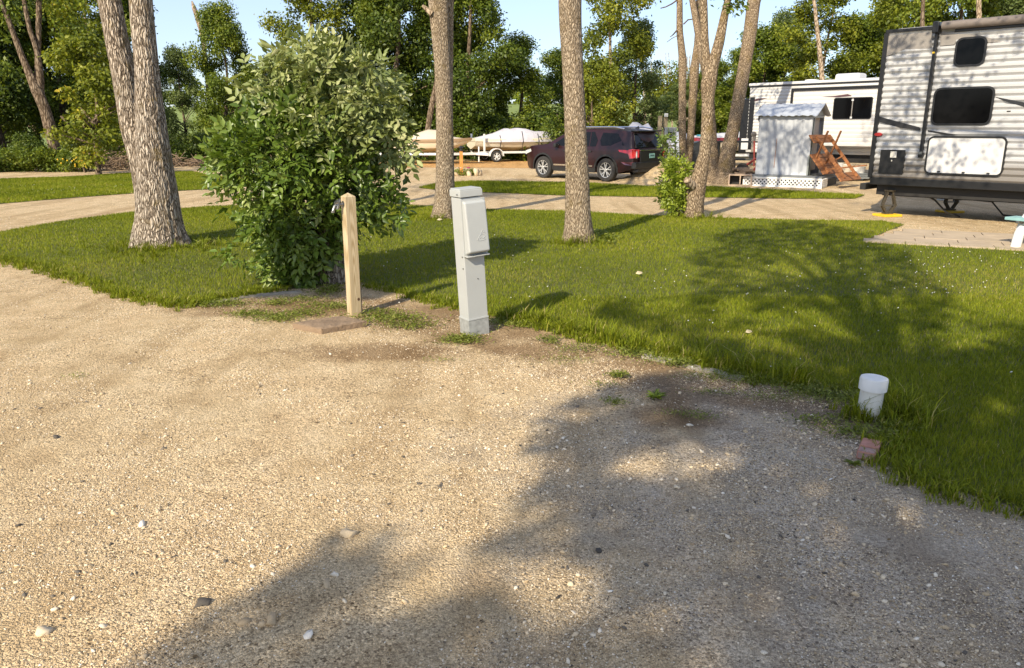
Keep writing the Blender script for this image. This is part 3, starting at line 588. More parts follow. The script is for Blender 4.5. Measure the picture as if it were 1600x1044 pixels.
# ------------------------------------------------------------------ power pedestal
M['greypaint'] = simple('grey_paint', (0.40, 0.415, 0.405), 0.5, var=0.045, scale=3, coat=0.0)
M['greypaint_low'] = simple('scuffed_grey_paint', (0.29, 0.30, 0.29), 0.5, var=0.2, scale=22)
M['black'] = simple('black_plastic', (0.02, 0.02, 0.02), 0.4)
M['tagred'] = simple('faded_red_tag', (0.55, 0.16, 0.12), 0.6); M['tagwhite'] = simple('tag_white', (0.6, 0.6, 0.58), 0.6)
pc = G(742, 520); ped = thing('power_pedestal', 'leaning grey metal power hookup box with sloping outlet cover, on the gravel edge', 'power box', (pc.x, pc.y, 0), rot=(0, R(-3.4), R(32)))
pw, pd, ph = 0.194, 0.165, 1.245
MB().box((0, 0, ph/2-0.1), (pw, pd, ph+0.1)).build('post_body', M['greypaint'], ped, bevel=0.006)
MB().box((0, 0, 0.058), (pw+0.006, pd+0.006, 0.17)).build('base_skirt', M['greypaint_low'], ped, bevel=0.003)
mb = MB(); mb.bar((-pw/2-0.004, -pd/2-0.004, 0.15), (pw/2+0.004, -pd/2-0.004, 0.15), 0.006, 0.014); mb.bar((-pw/2-0.004, -pd/2-0.004, 0.15), (-pw/2-0.004, pd/2, 0.15), 0.006, 0.014)
mb.build('seam_flange', M['greypaint'], ped, bevel=0.002)
mb = MB(); mb.box((0.002, -0.004, ph-0.015), (pw+0.020, pd+0.022, 0.056)); mb.box((0.002, -0.004, ph+0.018), (pw+0.008, pd+0.010, 0.014)); mb.build('top_cap', M['greypaint'], ped, bevel=0.005)
for (x, z) in ((-pw/2-0.002, 0.60), (-pw/2-0.002, 0.70), (-pw/2-0.012, ph-0.02)):
    MB().lathe([(0.0001, 0), (0.007, 0), (0.006, -0.004), (0.0001, -0.005)], 10, (x, -pd/2+0.03, z), 'X').build('screw', M['chrome'], ped, smooth=True)
MB().lathe([(0.0001, 0), (0.005, 0), (0.004, -0.004), (0.0001, -0.005)], 10, (0.02, -pd/2-0.001, 0.50), 'Y').build('screw', M['black'], ped, smooth=True)
# cover: wedge thicker at the bottom, rounded corners
z0, z1 = 0.715, 1.175; cw = 0.102
def cover_pt(s, z, off=0.0):   # front plane, s in -1..1
    tt = (z-z0)/(z1-z0); return (s*cw+0.012, -pd/2-(0.088*(1-tt)+0.052*tt)-off, z)
mb = MB(); vs = [(-cw+0.012, -pd/2, z0), (cw+0.012, -pd/2, z0), (cw+0.012, -pd/2, z1), (-cw+0.012, -pd/2, z1), cover_pt(-1, z0+0.03), cover_pt(1, z0+0.03), cover_pt(1, z1-0.012), cover_pt(-1, z1-0.012)]
mb.add(vs, [(3, 2, 1, 0), (4, 5, 6, 7), (0, 1, 5, 4), (1, 2, 6, 5), (2, 3, 7, 6), (3, 0, 4, 7)])
cov = mb.build('outlet_cover', M['greypaint'], ped, bevel=0.016, seg=4, ang=50)
mb = MB(); mb.box((0.012, -pd/2-0.02, z0-0.006), (2*cw+0.012, 0.075, 0.012)); mb.box((0.012, -pd/2-0.006, (z0+z1)/2), (2*cw+0.026, 0.012, z1-z0+0.02)); mb.box((0.022, -pd/2-0.046, z0-0.004), (0.12, 0.05, 0.007)); mb.build('cover_frame', M['greypaint'], ped, bevel=0.003)
lg = MB()
def lp(a, b_): return cover_pt(a, b_, 0.001)
for P in ([(-.15, .845), (.12, .885), (.42, .893), (.60, .868), (.40, .857), (.62, .842), (.1, .838), (-.15, .845)], [(.22, .896), (.42, .925), (.52, .915), (.46, .905), (.66, .897)], [(.05, .855), (.18, .868), (.3, .855)]):
    lg.tube([lp(a, z) for a, z in P], 0.0022, 6)
lg.build('embossed_mark', M['greypaint'], cov, smooth=True)
mb = MB(); c0 = (pw/2+0.012, 0.02, 0.21)
mb.tube([(c0[0]-0.01, c0[1], c0[2]+0.03), (c0[0]+0.006, c0[1], c0[2]+0.045), (c0[0]+0.014, c0[1], c0[2]+0.03), (c0[0]+0.012, c0[1], c0[2]+0.008)], 0.004, 8); mb.m = 1; mb.box((c0[0]+0.012, c0[1], c0[2]-0.022), (0.016, 0.03, 0.05))
mb.build('padlock_tag', [M['tagwhite'], M['tagred']], ped, bevel=0.002)

# ------------------------------------------------------------------ trees near by
def px_path(L, Y, dy=0.0):
    """L: (u, v, width px) from bottom to top, at depth Y -> [(Vector, radius)]"""
    out = []
    for k, (u, v, wd) in enumerate(L):
        Yk = Y+dy*k/max(1, len(L)-1); out.append((at(u, v, Yk), wd/2*pxm(Yk, v)))
    return out
def extend(path, top, rt, bend, rng, n=4):
    p, r = path[-1]; q, _ = path[-2]; d = (p-q).normalized()
    for k in range(1, n+1):
        z = p.z+(top-p.z)*k/n; path.append((Vector((p.x+d.x/d.z*(z-p.z)*0.6+bend[0]*k+rng.normal()*0.1, p.y+bend[1]*k+rng.normal()*0.1, z)), r+(rt-r)*k/n))
    return path
def limbs(rng, start_pts, n, length, r0, up=0.45, seg=8):
    V = []; tips = []
    for k in range(n):
        p = Vector(start_pts[rng.integers(len(start_pts))]); a = rng.uniform(0, 6.28); L = length*rng.uniform(0.6, 1.2); d = Vector((math.cos(a), math.sin(a), up+rng.uniform(-0.2, 0.4))).normalized()
        pts = [p]; 
        for j in range(5):
            p = p+d*L/5; d = (d+Vector(rng.normal(size=3)*0.18)+Vector((0, 0, 0.07))).normalized(); pts.append(p)
        V.append((pts, [r0*(1-j/6) for j in range(6)])); tips += pts[2:]
    return V, tips
def crown_obj(name, parent, rng, centers, radii, n, L, W, mat, world=True, **kw):
    V, F, rn = cloud(rng, centers, radii, n, L, W, **kw); return link(name, np_mesh(name, V, F, mat, rn), parent, world)
def near_tree(name, label, base, paths, mat, rng, nseg, step, rough, flare, ribs, top=0, crown=None, group=None, sprouts=()):
    root = thing(name, label, 'tree', base, group=group); allp = []
    for k, P in enumerate(paths):
        V, F = trunk_mesh('trunk', P, mat, rng, nseg, step, rough, flare if k == 0 else flare*0.25, ribs)
        me = np_mesh('trunk', V, F, mat, smooth=True); link('trunk', me, root, True); allp += [p for p, r in P[-3:]]
    if crown:
        lim, tips = limbs(rng, [p for p in allp if p.z > 4.0] or allp[-2:], crown['limbs'], crown['len'], 0.05)
        for pts, rr in lim: MB().tube(pts, rr, 7).build('limb', M['bark_far'], root, smooth=True, world=True)
        cs = [t_ for t_ in tips if t_.z > 4.6]; cs = cs+crown.get('extra', [])
        crown_obj('crown', root, rng, [tuple(c) for c in cs], [crown['r']*rng.uniform(0.6, 1.2) for c in cs], crown['n'], 0.13, 0.075, M['leaf_mid'])
    return root
rng = np.random.default_rng(21)
Yb = G(250, 388).y+0.35
R1 = px_path([(252, 392, 84), (250, 370, 76), (249, 345, 66), (247, 310, 60), (241, 250, 50), (236, 200, 45), (232, 150, 38), (229, 100, 34), (224, 50, 34), (220, 0, 33)], Yb-0.05)
R2 = px_path([(236, 380, 40), (232, 340, 34), (228, 300, 32), (221, 250, 34), (208, 200, 36), (199, 150, 34), (190, 100, 33), (180, 50, 33), (171, 0, 33)], Yb+0.12, 0.2)
R3 = px_path([(276, 390, 38), (271, 365, 32), (264, 335, 24), (257, 305, 18)], Yb+0.1)
extend(R1, 10, 0.06, (-0.1, 0.2), rng); extend(R2, 9.5, 0.06, (-0.5, -0.2), rng)
near_tree('furrowed_tree', 'thickest tree, twin pale furrowed trunks rising from one flared base on the left lawn', G(252, 390), [R1, R2, R3], M['bark_big'], rng, 140, 0.022, 0.05, 0.16, 0.045, crown=dict(limbs=8, len=2.6, r=0.9, n=5000))
Y1 = G(692, 343).y
T1 = px_path([(694, 345, 36), (694, 325, 32), (695, 280, 28), (695, 200, 26), (694, 150, 26), (691, 100, 25), (687, 40, 28), (685, 0, 31)], Y1+0.15)
T1b = px_path([(701, 335, 22), (702, 250, 12), (702, 150, 10), (702, 90, 12), (701, 0, 15)], Y1+0.42)
extend(T1, 10, 0.05, (-0.1, 0.1), rng); extend(T1b, 9, 0.05, (0.35, 0.2), rng)
t1 = near_tree('slender_tree', 'slender double tree on the lawn straight behind the grey power box', G(694, 343), [T1, T1b], M['bark_mid'], rng, 90, 0.03, 0.05, 0.28, 0.03, crown=dict(limbs=6, len=2.2, r=0.8, n=3000))
mb = MB(); mb.tube([at(675, 22, Y1), at(666, 14, Y1), at(660, 9, Y1)], [0.06, 0.04, 0.03], 8); mb.build('branch_stub', M['bark_pale'], t1, smooth=True, world=True)
Y2 = G(905, 381).y
T2 = px_path([(904, 384, 47), (904, 365, 42), (903, 330, 38), (902, 280, 36), (899, 200, 33), (897, 150, 32), (894, 90, 32), (891, 40, 34), (890, 0, 35)], Y2+0.2)
extend(T2, 11, 0.06, (0.1, 0.1), rng)
near_tree('straight_tree', 'single straight tan trunked tree on the lawn in front of the dark car', G(904, 382), [T2], M['bark_mid'], rng, 110, 0.024, 0.045, 0.24, 0.035, crown=dict(limbs=9, len=2.6, r=0.9, n=5000, extra=[Vector((4.6, 9.6, 6.4)), Vector((5.6, 10.6, 6.8)), Vector((3.6, 9.4, 6.6)), Vector((5.0, 9.0, 5.9))]))
Y3 = G(1084, 342).y
T3 = px_path([(1084, 345, 28), (1085, 320, 27), (1088, 295, 27), (1094, 270, 22), (1101, 240, 17), (1105, 200, 18), (1106, 160, 18), (1107, 130, 24), (1113, 105, 18), (1124, 65, 16), (1135, 10, 11), (1137, 0, 10)], Y3+0.1)
T3b = px_path([(1107, 130, 14), (1103, 100, 15), (1101, 60, 12), (1099, 0, 12)], Y3+0.18)
extend(T3, 9, 0.04, (0.3, 0.1), rng); extend(T3b, 9, 0.04, (0, 0.2), rng)
t3 = near_tree('leaning_tree', 'forked tree with a torn stub, leaning right beside the bright green suckers', G(1084, 343), [T3, T3b], M['bark_clump'], rng, 90, 0.03, 0.07, 0.12, 0.03, crown=dict(limbs=5, len=2.0, r=0.7, n=1400))
mb = MB(); mb.tube([at(1086, 293, Y3+0.05), at(1078, 287, Y3-0.1), at(1073, 281, Y3-0.18)], [0.10, 0.085, 0.07], 9); mb.build('torn_stub', M['bark_pale'], t3, smooth=True, world=True)
# leafy spray hanging near the top
cs = [at(1140, 8, Y3-0.3), at(1150, 16, Y3-0.3), at(1158, 6, Y3-0.2), at(1146, 0, Y3)]
crown_obj('leaf_spray', t3, rng, [tuple(c) for c in cs], [0.13, 0.13, 0.12, 0.15], 130, 0.10, 0.04, M['leaf_dark'])
Y4 = G(1130, 287).y
T4 = px_path([(1132, 289, 36), (1134, 270, 28), (1137, 240, 23), (1146, 200, 19), (1155, 150, 19), (1164, 100, 19), (1172, 50, 20), (1178, 0, 20)], Y4)
T4b = px_path([(1116, 289, 30), (1114, 265, 24), (1112, 235, 18), (1110, 190, 15), (1108, 140, 13)], Y4+0.3)
extend(T4, 10, 0.06, (0.5, 0.2), rng); extend(T4b, 9, 0.05, (-0.2, 0.3), rng)
near_tree('split_tree', 'tan tree leaning right just left of the white camper, split low into two stems', G(1128, 287), [T4, T4b], M['bark_clump'], rng, 70, 0.05, 0.06, 0.2, 0.03, crown=dict(limbs=6, len=2.4, r=0.9, n=1600))
Y5 = G(1075, 283).y
T5 = px_path([(1076, 287, 18), (1073, 270, 20), (1067, 235, 11), (1066, 200, 11), (1066, 150, 11), (1067, 95, 12), (1062, 50, 10), (1062, 0, 9)], Y5)
T5b = px_path([(1073, 262, 14), (1077, 235, 12), (1080, 200, 11), (1083, 150, 12), (1085, 110, 14), (1090, 70, 11), (1095, 0, 10)], Y5+0.1)
extend(T5, 9, 0.05, (-0.2, 0.2), rng); extend(T5b, 9.5, 0.05, (0.2, 0.2), rng)
t5 = near_tree('thin_forked_tree', 'thin brown tree forked near the ground, right of the parked dark car', G(1075, 284), [T5, T5b], M['bark_clump'], rng, 60, 0.05, 0.06, 0.15, 0.03, crown=dict(limbs=5, len=2.0, r=0.8, n=1000))
for L in ([(1058, 0, 3), (1050, 6, 2.4), (1040, 11, 2), (1032, 13, 1.5)], [(1058, 47, 3), (1052, 54, 2.2), (1047, 58, 1.2)], [(1068, 38, 2.4), (1075, 31, 2.2), (1083, 30, 2), (1088, 36, 2)], [(1089, 0, 3), (1088, 20, 2.6), (1087, 36, 2)], [(1060, 55, 1.5), (1050, 60, 1.2), (1042, 66, 1)]):
    P = px_path(L, Y5-0.1); MB().tube([p for p, r in P], [r for p, r in P], 6).build('dead_branch', M['bark_far'], t5, smooth=True, world=True)

# ------------------------------------------------------------------ leafy bush
def compound_leaves(rng, centers, radii, n, leaf, wr=0.48, out=1.0, squash=1.0, droop=0.25, nl=3, axis=None):
    c = np.asarray(centers, float); r = np.asarray(radii, float)            # radii (n,3)
    p = (r[:, 0]*r[:, 2]); p = p/p.sum(); idx = rng.choice(len(c), n, p=p); d = unit(rng.normal(size=(n, 3))); rad = 0.45+0.6*rng.random(n)**0.6
    P = c[idx]+d*rad[:, None]*r[idx]
    D = unit(d*out+rng.normal(size=(n, 3))*0.5+np.array([0, 0, 0.15-droop])); 
    up = unit(d*0.5+rng.normal(size=(n, 3))*0.55+np.array([-0.25, -0.35, 0.55])); Y = unit(np.cross(up, D)); Z = np.cross(D, Y)
    Vs = []; L0 = leaf*(0.7+0.6*rng.random(n)); rn = np.clip(0.45*rng.random(len(c))[idx]+0.6*rng.random(n), 0, 1); parts = []
    for k in range(nl):
        for s in ((-1, 1) if k < nl-1 else (0,)):
            ang = s*(0.9+0.15*rng.normal(size=n)); o = P+D*(L0*(0.35+0.62*k))[:, None]
            dd = unit(D*np.cos(ang)[:, None] if s else D)
            if s: dd = unit(D*np.cos(ang)[:, None]+Y*np.sin(ang)[:, None]+Z*(0.2*rng.normal(size=n))[:, None])
            nn_ = unit(Z+Y*(0.3*rng.normal(size=n))[:, None]+D*(0.25*rng.normal(size=n))[:, None]); l = L0*(0.85+0.3*rng.random(n))
            V, F = place_leaves(o, dd, nn_, l, l*wr, LEAF, LEAF_F); parts.append((V, F, np.repeat(np.clip(rn+0.12*rng.normal(size=n), 0, 1), 8)))
    return merge(parts), P, D
def bush_blobs(L, Y, depth=1.0):
    C_, R_ = [], []
    for (u, v, ru, rv, *dy) in L:
        if u < 700: u = 490+(u-490)*(0.93 if u < 490 else 0.86); v = v+max(0, 300-v)*0.07
        Yk = Y+(dy[0] if dy else 0); p = at(u, v, Yk); s = pxm(Yk, v); C_.append(tuple(p)); R_.append((ru*s, ru*s*0.85*depth, rv*s))
    return C_, R_
rng = np.random.default_rng(33); YB = G(515, 446).y+0.1
bush = thing('leafy_bush', 'big leafy bush of sucker shoots round a thick stump beside the wooden post', 'bush', G(515, 448))
low = bush_blobs([(420, 235, 68, 52, -0.2), (500, 270, 85, 75, -0.15), (390, 285, 38, 34, -0.2), (470, 350, 62, 66, -0.2), (452, 405, 40, 40, -0.1), (555, 285, 50, 45, 0), (375, 235, 42, 34, -0.2), (425, 385, 26, 22, -0.2), (372, 397, 26, 11, -0.35), (612, 318, 32, 12, 0.1), (335, 235, 16, 10, -0.2), (345, 205, 14, 8, -0.2), (470, 200, 80, 60, 0), (345, 250, 22, 30, -0.2), (430, 330, 48, 48, -0.2), (540, 325, 42, 40, 0.0), (600, 290, 26, 22, 0.1), (470, 408, 38, 38, 0.0)], YB)
up_ = bush_blobs([(500, 115, 62, 42), (555, 160, 66, 55), (455, 130, 48, 40), (440, 95, 34, 26), (480, 75, 34, 24), (600, 195, 42, 48), (500, 190, 70, 55, -0.25), (590, 110, 32, 30), (540, 100, 40, 30), (622, 225, 30, 30), (612, 165, 22, 18), (425, 95, 18, 12), (560, 225, 50, 40, -0.15), (455, 165, 46, 40, -0.1)], YB+0.1)
for (u, v) in ((322, 243), (330, 262), (352, 205), (372, 190), (345, 290), (352, 318), (378, 335), (402, 350), (636, 330), (622, 345), (640, 300), (590, 345), (410, 420), (445, 440)):
    c_, r_ = bush_blobs([(u, v, 13, 9, rng.uniform(-0.3, 0.2))], YB); low[0].extend(c_); low[1].extend(r_)
for (u, v) in ((388, 98), (398, 118), (430, 70), (455, 66), (500, 52), (520, 68), (560, 80), (590, 92), (612, 120), (632, 150), (640, 190), (650, 222), (372, 150), (395, 140), (645, 250)):
    c_, r_ = bush_blobs([(u, v, 12, 9, rng.uniform(-0.2, 0.3))], YB); up_[0].extend(c_); up_[1].extend(r_)
(V, F, rn), Pl, Dl = compound_leaves(rng, low[0], low[1], 2300, 0.09, wr=0.5)
link('foliage', np_mesh('foliage', V, F, M['bush_leaf'], rn, smooth=False), bush, True)
(V, F, rn), Pu, Du = compound_leaves(rng, up_[0], up_[1], 1250, 0.096, wr=0.46)
tag(link('foliage', np_mesh('foliage', V, F, M['pale_leaf'], rn, smooth=False), bush, True), 'paler grey-green mildewed upper leaves')
#sp = bush_blobs([(478, 440, 26, 12), (515, 452, 18, 8)], YB-0.15)
# stems
mb = MB(); 
base_pts = [at(505+rng.uniform(-22, 26), 430, YB+rng.uniform(-0.15, 0.15)) for _ in range(10)]
for k in range(60):
    tgt = Vector((Pl if k % 2 else Pu)[rng.integers(1200)]); b0 = base_pts[k % 10]; mid = b0.lerp(tgt, 0.5)+Vector((0, 0, 0.18)); q = b0.lerp(tgt, 0.25)+Vector((0, 0, 0.16))
    mb.tube([b0, q, mid, tgt], [0.012, 0.009, 0.006, 0.003], 5, cap=False)
mb.build('shoots', M['bark_far'], bush, smooth=True, world=True)
SB = px_path([(517, 462, 58), (516, 440, 48), (515, 400, 42), (512, 340, 40), (510, 270, 36), (512, 210, 30)], YB+0.1)
V, F = trunk_mesh('trunk', SB, M['bark_big'], rng, 90, 0.03, 0.08, 0.2, 0.06); link('trunk', np_mesh('trunk', V, F, M['bark_big'], smooth=True), bush, True)
# suckers at the foot of the leaning tree, sapling behind
suck = thing('sucker_shoots', 'bright yellow-green leafy shoots at the foot of the leaning forked tree', 'shoots', G(1056, 343))
bl = bush_blobs([(1058, 275, 18, 18), (1055, 300, 19, 22), (1058, 325, 14, 18), (1052, 262, 12, 12), (1064, 262, 10, 10), (1048, 312, 12, 12)], Y3+0.25)
(V, F, rn), P_, D_ = compound_leaves(rng, bl[0], bl[1], 620, 0.075, droop=0.05)
M['sucker_leaf'] = leaf_mat('bright_leaves', [(0.0, (0.10, 0.15, 0.015)), (0.5, (0.23, 0.29, 0.03)), (1.0, (0.40, 0.46, 0.06))], 0.3, 0.4, 0.5)
link('foliage', np_mesh('foliage', V, F, M['sucker_leaf'], rn), suck, True)
mb = MB()
for k in range(9):
    b0 = at(1058+rng.uniform(-5, 6), 342, Y3+0.2); tt = Vector(P_[rng.integers(300)]); mb.tube([b0, b0.lerp(tt, 0.5)+Vector((0, 0, 0.05)), tt], [0.012, 0.008, 0.004], 5)
mb.build('stems', M['bark_far'], suck, smooth=True, world=True)
YS = G(1045, 283).y-0.6
sap = thing('sapling', 'thin pale leafed sapling growing behind the bright shoots, right of the car', 'sapling', G(1048, 287))
bl = bush_blobs([(1043, 225, 11, 9), (1050, 235, 9, 10), (1047, 215, 8, 7), (1036, 219, 9, 5), (1052, 250, 7, 7), (1041, 246, 7, 5), (1046, 260, 9, 6)], YS)
(V, F, rn), P_, D_ = compound_leaves(rng, bl[0], bl[1], 110, 0.10); link('foliage', np_mesh('foliage', V, F, M['bush_leaf'], rn), sap, True)
MB().tube([at(1048, 287, YS), at(1052, 255, YS), at(1050, 235, YS), at(1044, 215, YS)], [0.02, 0.016, 0.012, 0.006], 6).build('stem', M['bark_far'], sap, smooth=True, world=True)
# weeds and small plants
def weed(u, v, ru, rv, n, size, label, cat='weed', zh=0.03):
    p = G(u, v); a = G(u-ru, v).x; ex = abs(p.x-a); ey = abs(G(u, v-rv).y-p.y); t_ = n
    P = np.stack([p.x+rng.normal(size=n)*ex*0.55, p.y+rng.normal(size=n)*ey*0.55, np.full(n, 0.006)+rng.random(n)*zh], 1)
    aa = rng.uniform(0, 6.28, n); D = np.stack([np.cos(aa), np.sin(aa), 0.25+0.5*rng.random(n)], 1); Nn = unit(np.stack([rng.normal(size=n)*0.4, rng.normal(size=n)*0.4, np.ones(n)], 1))
    V, F = place_leaves(P, D, Nn, size*(0.6+0.8*rng.random(n)), size*0.35*(0.6+0.8*rng.random(n))); return V, F, np.repeat(rng.random(n), 4)
parts = []
for (u, v, ru, rv, n, s) in [(345, 477, 45, 5, 900, 0.03), (395, 493, 40, 6, 700, 0.03), (435, 500, 35, 6, 600, 0.03), (430, 476, 25, 4, 350, 0.03), (470, 470, 30, 4, 300, 0.03), (500, 480, 40, 6, 400, 0.03), (515, 455, 25, 8, 350, 0.045), (535, 482, 30, 6, 300, 0.03), (610, 500, 60, 8, 900, 0.035), (640, 512, 40, 6, 500, 0.03), (590, 490, 30, 5, 300, 0.03),
    (475, 492, 35, 6, 450, 0.03), (722, 533, 32, 7, 900, 0.028), (775, 505, 30, 6, 300, 0.03), (820, 510, 40, 5, 350, 0.03), (858, 535, 18, 5, 200, 0.03), (910, 548, 50, 8, 500, 0.022), (880, 565, 50, 8, 300, 0.018), (995, 555, 40, 7, 500, 0.03), (1060, 566, 60, 8, 900, 0.02), (1130, 590, 60, 8, 900, 0.018), (1200, 598, 60, 8, 1200, 0.02), (1265, 612, 50, 10, 1400, 0.022), (1310, 622, 50, 12, 1300, 0.024),
    (1290, 660, 60, 9, 350, 0.025), (1385, 640, 28, 14, 900, 0.035), (1350, 680, 60, 10, 500, 0.028), (1400, 670, 30, 10, 500, 0.03), (1065, 572, 18, 4, 200, 0.04), (960, 590, 12, 3, 90, 0.03), (960, 632, 18, 5, 140, 0.025), (970, 591, 10, 3, 80, 0.035), (1095, 655, 30, 5, 180, 0.018), (1060, 650, 30, 5, 120, 0.02), (118, 591, 16, 4, 60, 0.02), (1120, 617, 40, 4, 180, 0.02), (1210, 625, 45, 5, 260, 0.018), (690, 565, 30, 4, 70, 0.02), (945, 605, 30, 4, 90, 0.02), (940, 372, 18, 8, 500, 0.09), (318, 383, 9, 5, 90, 0.10), (345, 350, 1, 1, 1, 0.1)]:
    parts.append(weed(u, v, ru, rv, n, s, ''))
V, F, rn = merge(parts); tag(link('ground_weeds', np_mesh('ground_weeds', V, F, M['weed'], rn)), 'low creeping weeds along the gravel edge and round the posts', 'weeds', kind='stuff')
for (u, v, r_, n, lab) in ((1024, 623, 0.075, 46, 'bright green rosette weed alone on the gravel right of centre'), (1333, 727, 0.05, 30, 'dark green weed rosette on the gravel beside the pink brick')):
    p = G(u, v); aa = rng.uniform(0, 6.28, n); D = np.stack([np.cos(aa), np.sin(aa), 0.1+0.5*rng.random(n)], 1); P = np.tile([[p.x, p.y, 0.008]], (n, 1))
    V, F = place_leaves(P, D, np.tile([[0, 0, 1.0]], (n, 1))+rng.normal(size=(n, 3))*0.2, r_*(0.6+0.7*rng.random(n)), 0.018*(0.6+0.8*rng.random(n)), LEAF, LEAF_F)
    tag(link('rosette_weed', np_mesh('rosette_weed', V, F, M['sucker_leaf'] if u < 1100 else M['weed'], np.repeat(rng.random(n), 8)), None), lab, 'weed')
# fallen leaf / petals: clover flowers
parts = []; n = 0; X = []; Y = []
for (u0, v0, u1, v1, k) in ((1150, 385, 1500, 470, 45), (1400, 395, 1600, 460, 40), (560, 350, 1100, 480, 40), (1060, 480, 1600, 600, 16), (0, 290, 200, 305, 30)):
    for _ in range(k): p = G(rng.uniform(u0, u1), rng.uniform(v0, v1)); X.append(p.x); Y.append(p.y)
X = np.array(X); Y = np.array(Y); V, F, rn = stones(X, Y, np.full(len(X), 0.0075), rng, ico, 0.9, np.full(len(X), 1.0), z=0.042)
M['petal'] = simple('clover_petals', (0.7, 0.68, 0.6), 0.8, var=0.1); tag(link('clover_flowers', np_mesh('clover_flowers', V, F, M['petal'], rn)), 'tiny white clover flowers dotted over the lawn', 'flowers', kind='stuff')
M['dryleaf'] = simple('dry_leaf', (0.5, 0.42, 0.26), 0.7, var=0.2, scale=30)
for (u, v, z, s, lab) in ((993, 434, 0.05, 0.10, 'pale dry leaf lying on the sunny lawn left of the shade'), (1164, 528, 0.05, 0.07, 'pale dry leaf on the shaded lawn above the edging'), (535, 513, 0.02, 0.07, 'yellowish dry leaf leaning on the front of the brown slab'), (683, 347, 0.04, 0.11, 'pale leaf at the foot of the slender double tree')):
    p = G(u, v); k = 1; V, F = place_leaves(np.array([[p.x, p.y, z]]), np.array([[1, 0.3, 0.1]]), np.array([[0.2, -0.6, 1]]), np.array([s]), np.array([s*0.6]), LEAF, LEAF_F)
    o = link('dry_leaf', np_mesh('dry_leaf', V, F, M['dryleaf'])); sm = o.modifiers.new('thickness', 'SOLIDIFY'); sm.thickness = 0.001; tag(o, lab, 'leaf')
#PART3
# ================================================================== vehicles and camp things
def metal_paint(name, col, rough=0.25, metal=0.0, coat=0.6):
    return simple(name, col, rough, metal, 0.04, 2.0, coat=coat)
M['maroon'] = metal_paint('maroon_paint', (0.021, 0.0035, 0.0045), 0.35, 0.0, 0.15)
M['glass_dark'] = simple('tinted_glass', (0.006, 0.007, 0.008), 0.06, 0, 0.0, spec=0.3)
M['cladding'] = simple('black_cladding', (0.018, 0.018, 0.018), 0.5)
M['rubber'] = simple('tyre_rubber', (0.028, 0.027, 0.026), 0.85, var=0.3, scale=20)
M['alloy'] = simple('alloy_rim', (0.62, 0.62, 0.62), 0.25, 0.6)
M['brightwork'] = simple('chrome_trim', (0.75, 0.75, 0.76), 0.12, 1.0, 0.0)
M['tail_red'] = simple('tail_lamp_red', (0.65, 0.015, 0.02), 0.15, 0, 0.1, coat=1)
M['lens'] = simple('clear_lens', (0.6, 0.6, 0.58), 0.15)
M['plate'] = simple('plate_teal', (0.30, 0.55, 0.52), 0.5, var=0.1)
M['darkink'] = simple('dark_ink', (0.03, 0.05, 0.06), 0.6)
M['white_metal'] = simple('white_metal', (0.72, 0.72, 0.69), 0.4, var=0.06)
def wheel(parent, c, r=0.385, wdt=0.24, side=1, name='wheel', spokes=5, rim=None):
    e = bpy.data.objects.new(name, None); C.objects.link(e); e.parent = parent; e.location = c
    rr = r*0.66
    MB().lathe([(rr*0.98, -wdt/2+0.01), (rr+0.01, -wdt/2), (r-0.03, -wdt/2+0.005), (r-0.005, -wdt/2+0.03), (r, -wdt/4), (r, wdt/4), (r-0.005, wdt/2-0.03), (r-0.03, wdt/2-0.005), (rr+0.01, wdt/2), (rr*0.98, wdt/2-0.01), (rr*0.98, -wdt/2+0.01)], 40, axis='Y').build('tyre', M['rubber'], e, smooth=True)
    mb = MB(); f = side*wdt/2
    mb.lathe([(rr, -wdt/2+0.01), (rr, wdt/2-0.01), (rr*0.93, wdt/2-0.012), (rr*0.93, -wdt/2+0.02), (rr, -wdt/2+0.01)], 36, axis='Y')
    for k in range(spokes):
        a = 2*math.pi*k/spokes+0.3
        for da in (-0.13, 0.13):
            mb.bar((0.05*math.cos(a), f*0.75, 0.05*math.sin(a)), (rr*0.96*math.cos(a+da*1.7), f*0.8, rr*0.96*math.sin(a+da*1.7)), 0.03, 0.03, up=(0, 1, 0))
    mb.lathe([(0.0001, -0.02), (0.06, -0.02), (0.06, 0.02), (0.0001, 0.02)], 16, (0, f*0.75, 0), 'Y')
    mb.build('rim', rim or M['alloy'], e, smooth=True)
    MB().lathe([(0.0001, -0.01), (rr*0.93, -0.01), (rr*0.93, 0.01), (0.0001, 0.01)], 30, (0, f*0.2, 0), 'Y').build('brake_disc', M['cladding'], e, smooth=True)
    return e
def halfwidth(x, z):
    y = 1.0
    if z < 0.5: y -= (0.5-z)*0.12
    if z > 0.95: y -= (z-0.95)*0.06
    if z > 1.12: y -= (z-1.12)*0.34
    y += 0.012*math.exp(-((z-0.72)/0.12)**2)
    if x > 1.7: y -= (x-1.7)**2*0.32
    if x < -1.9: y -= (x+1.9)**2*0.30
    return y
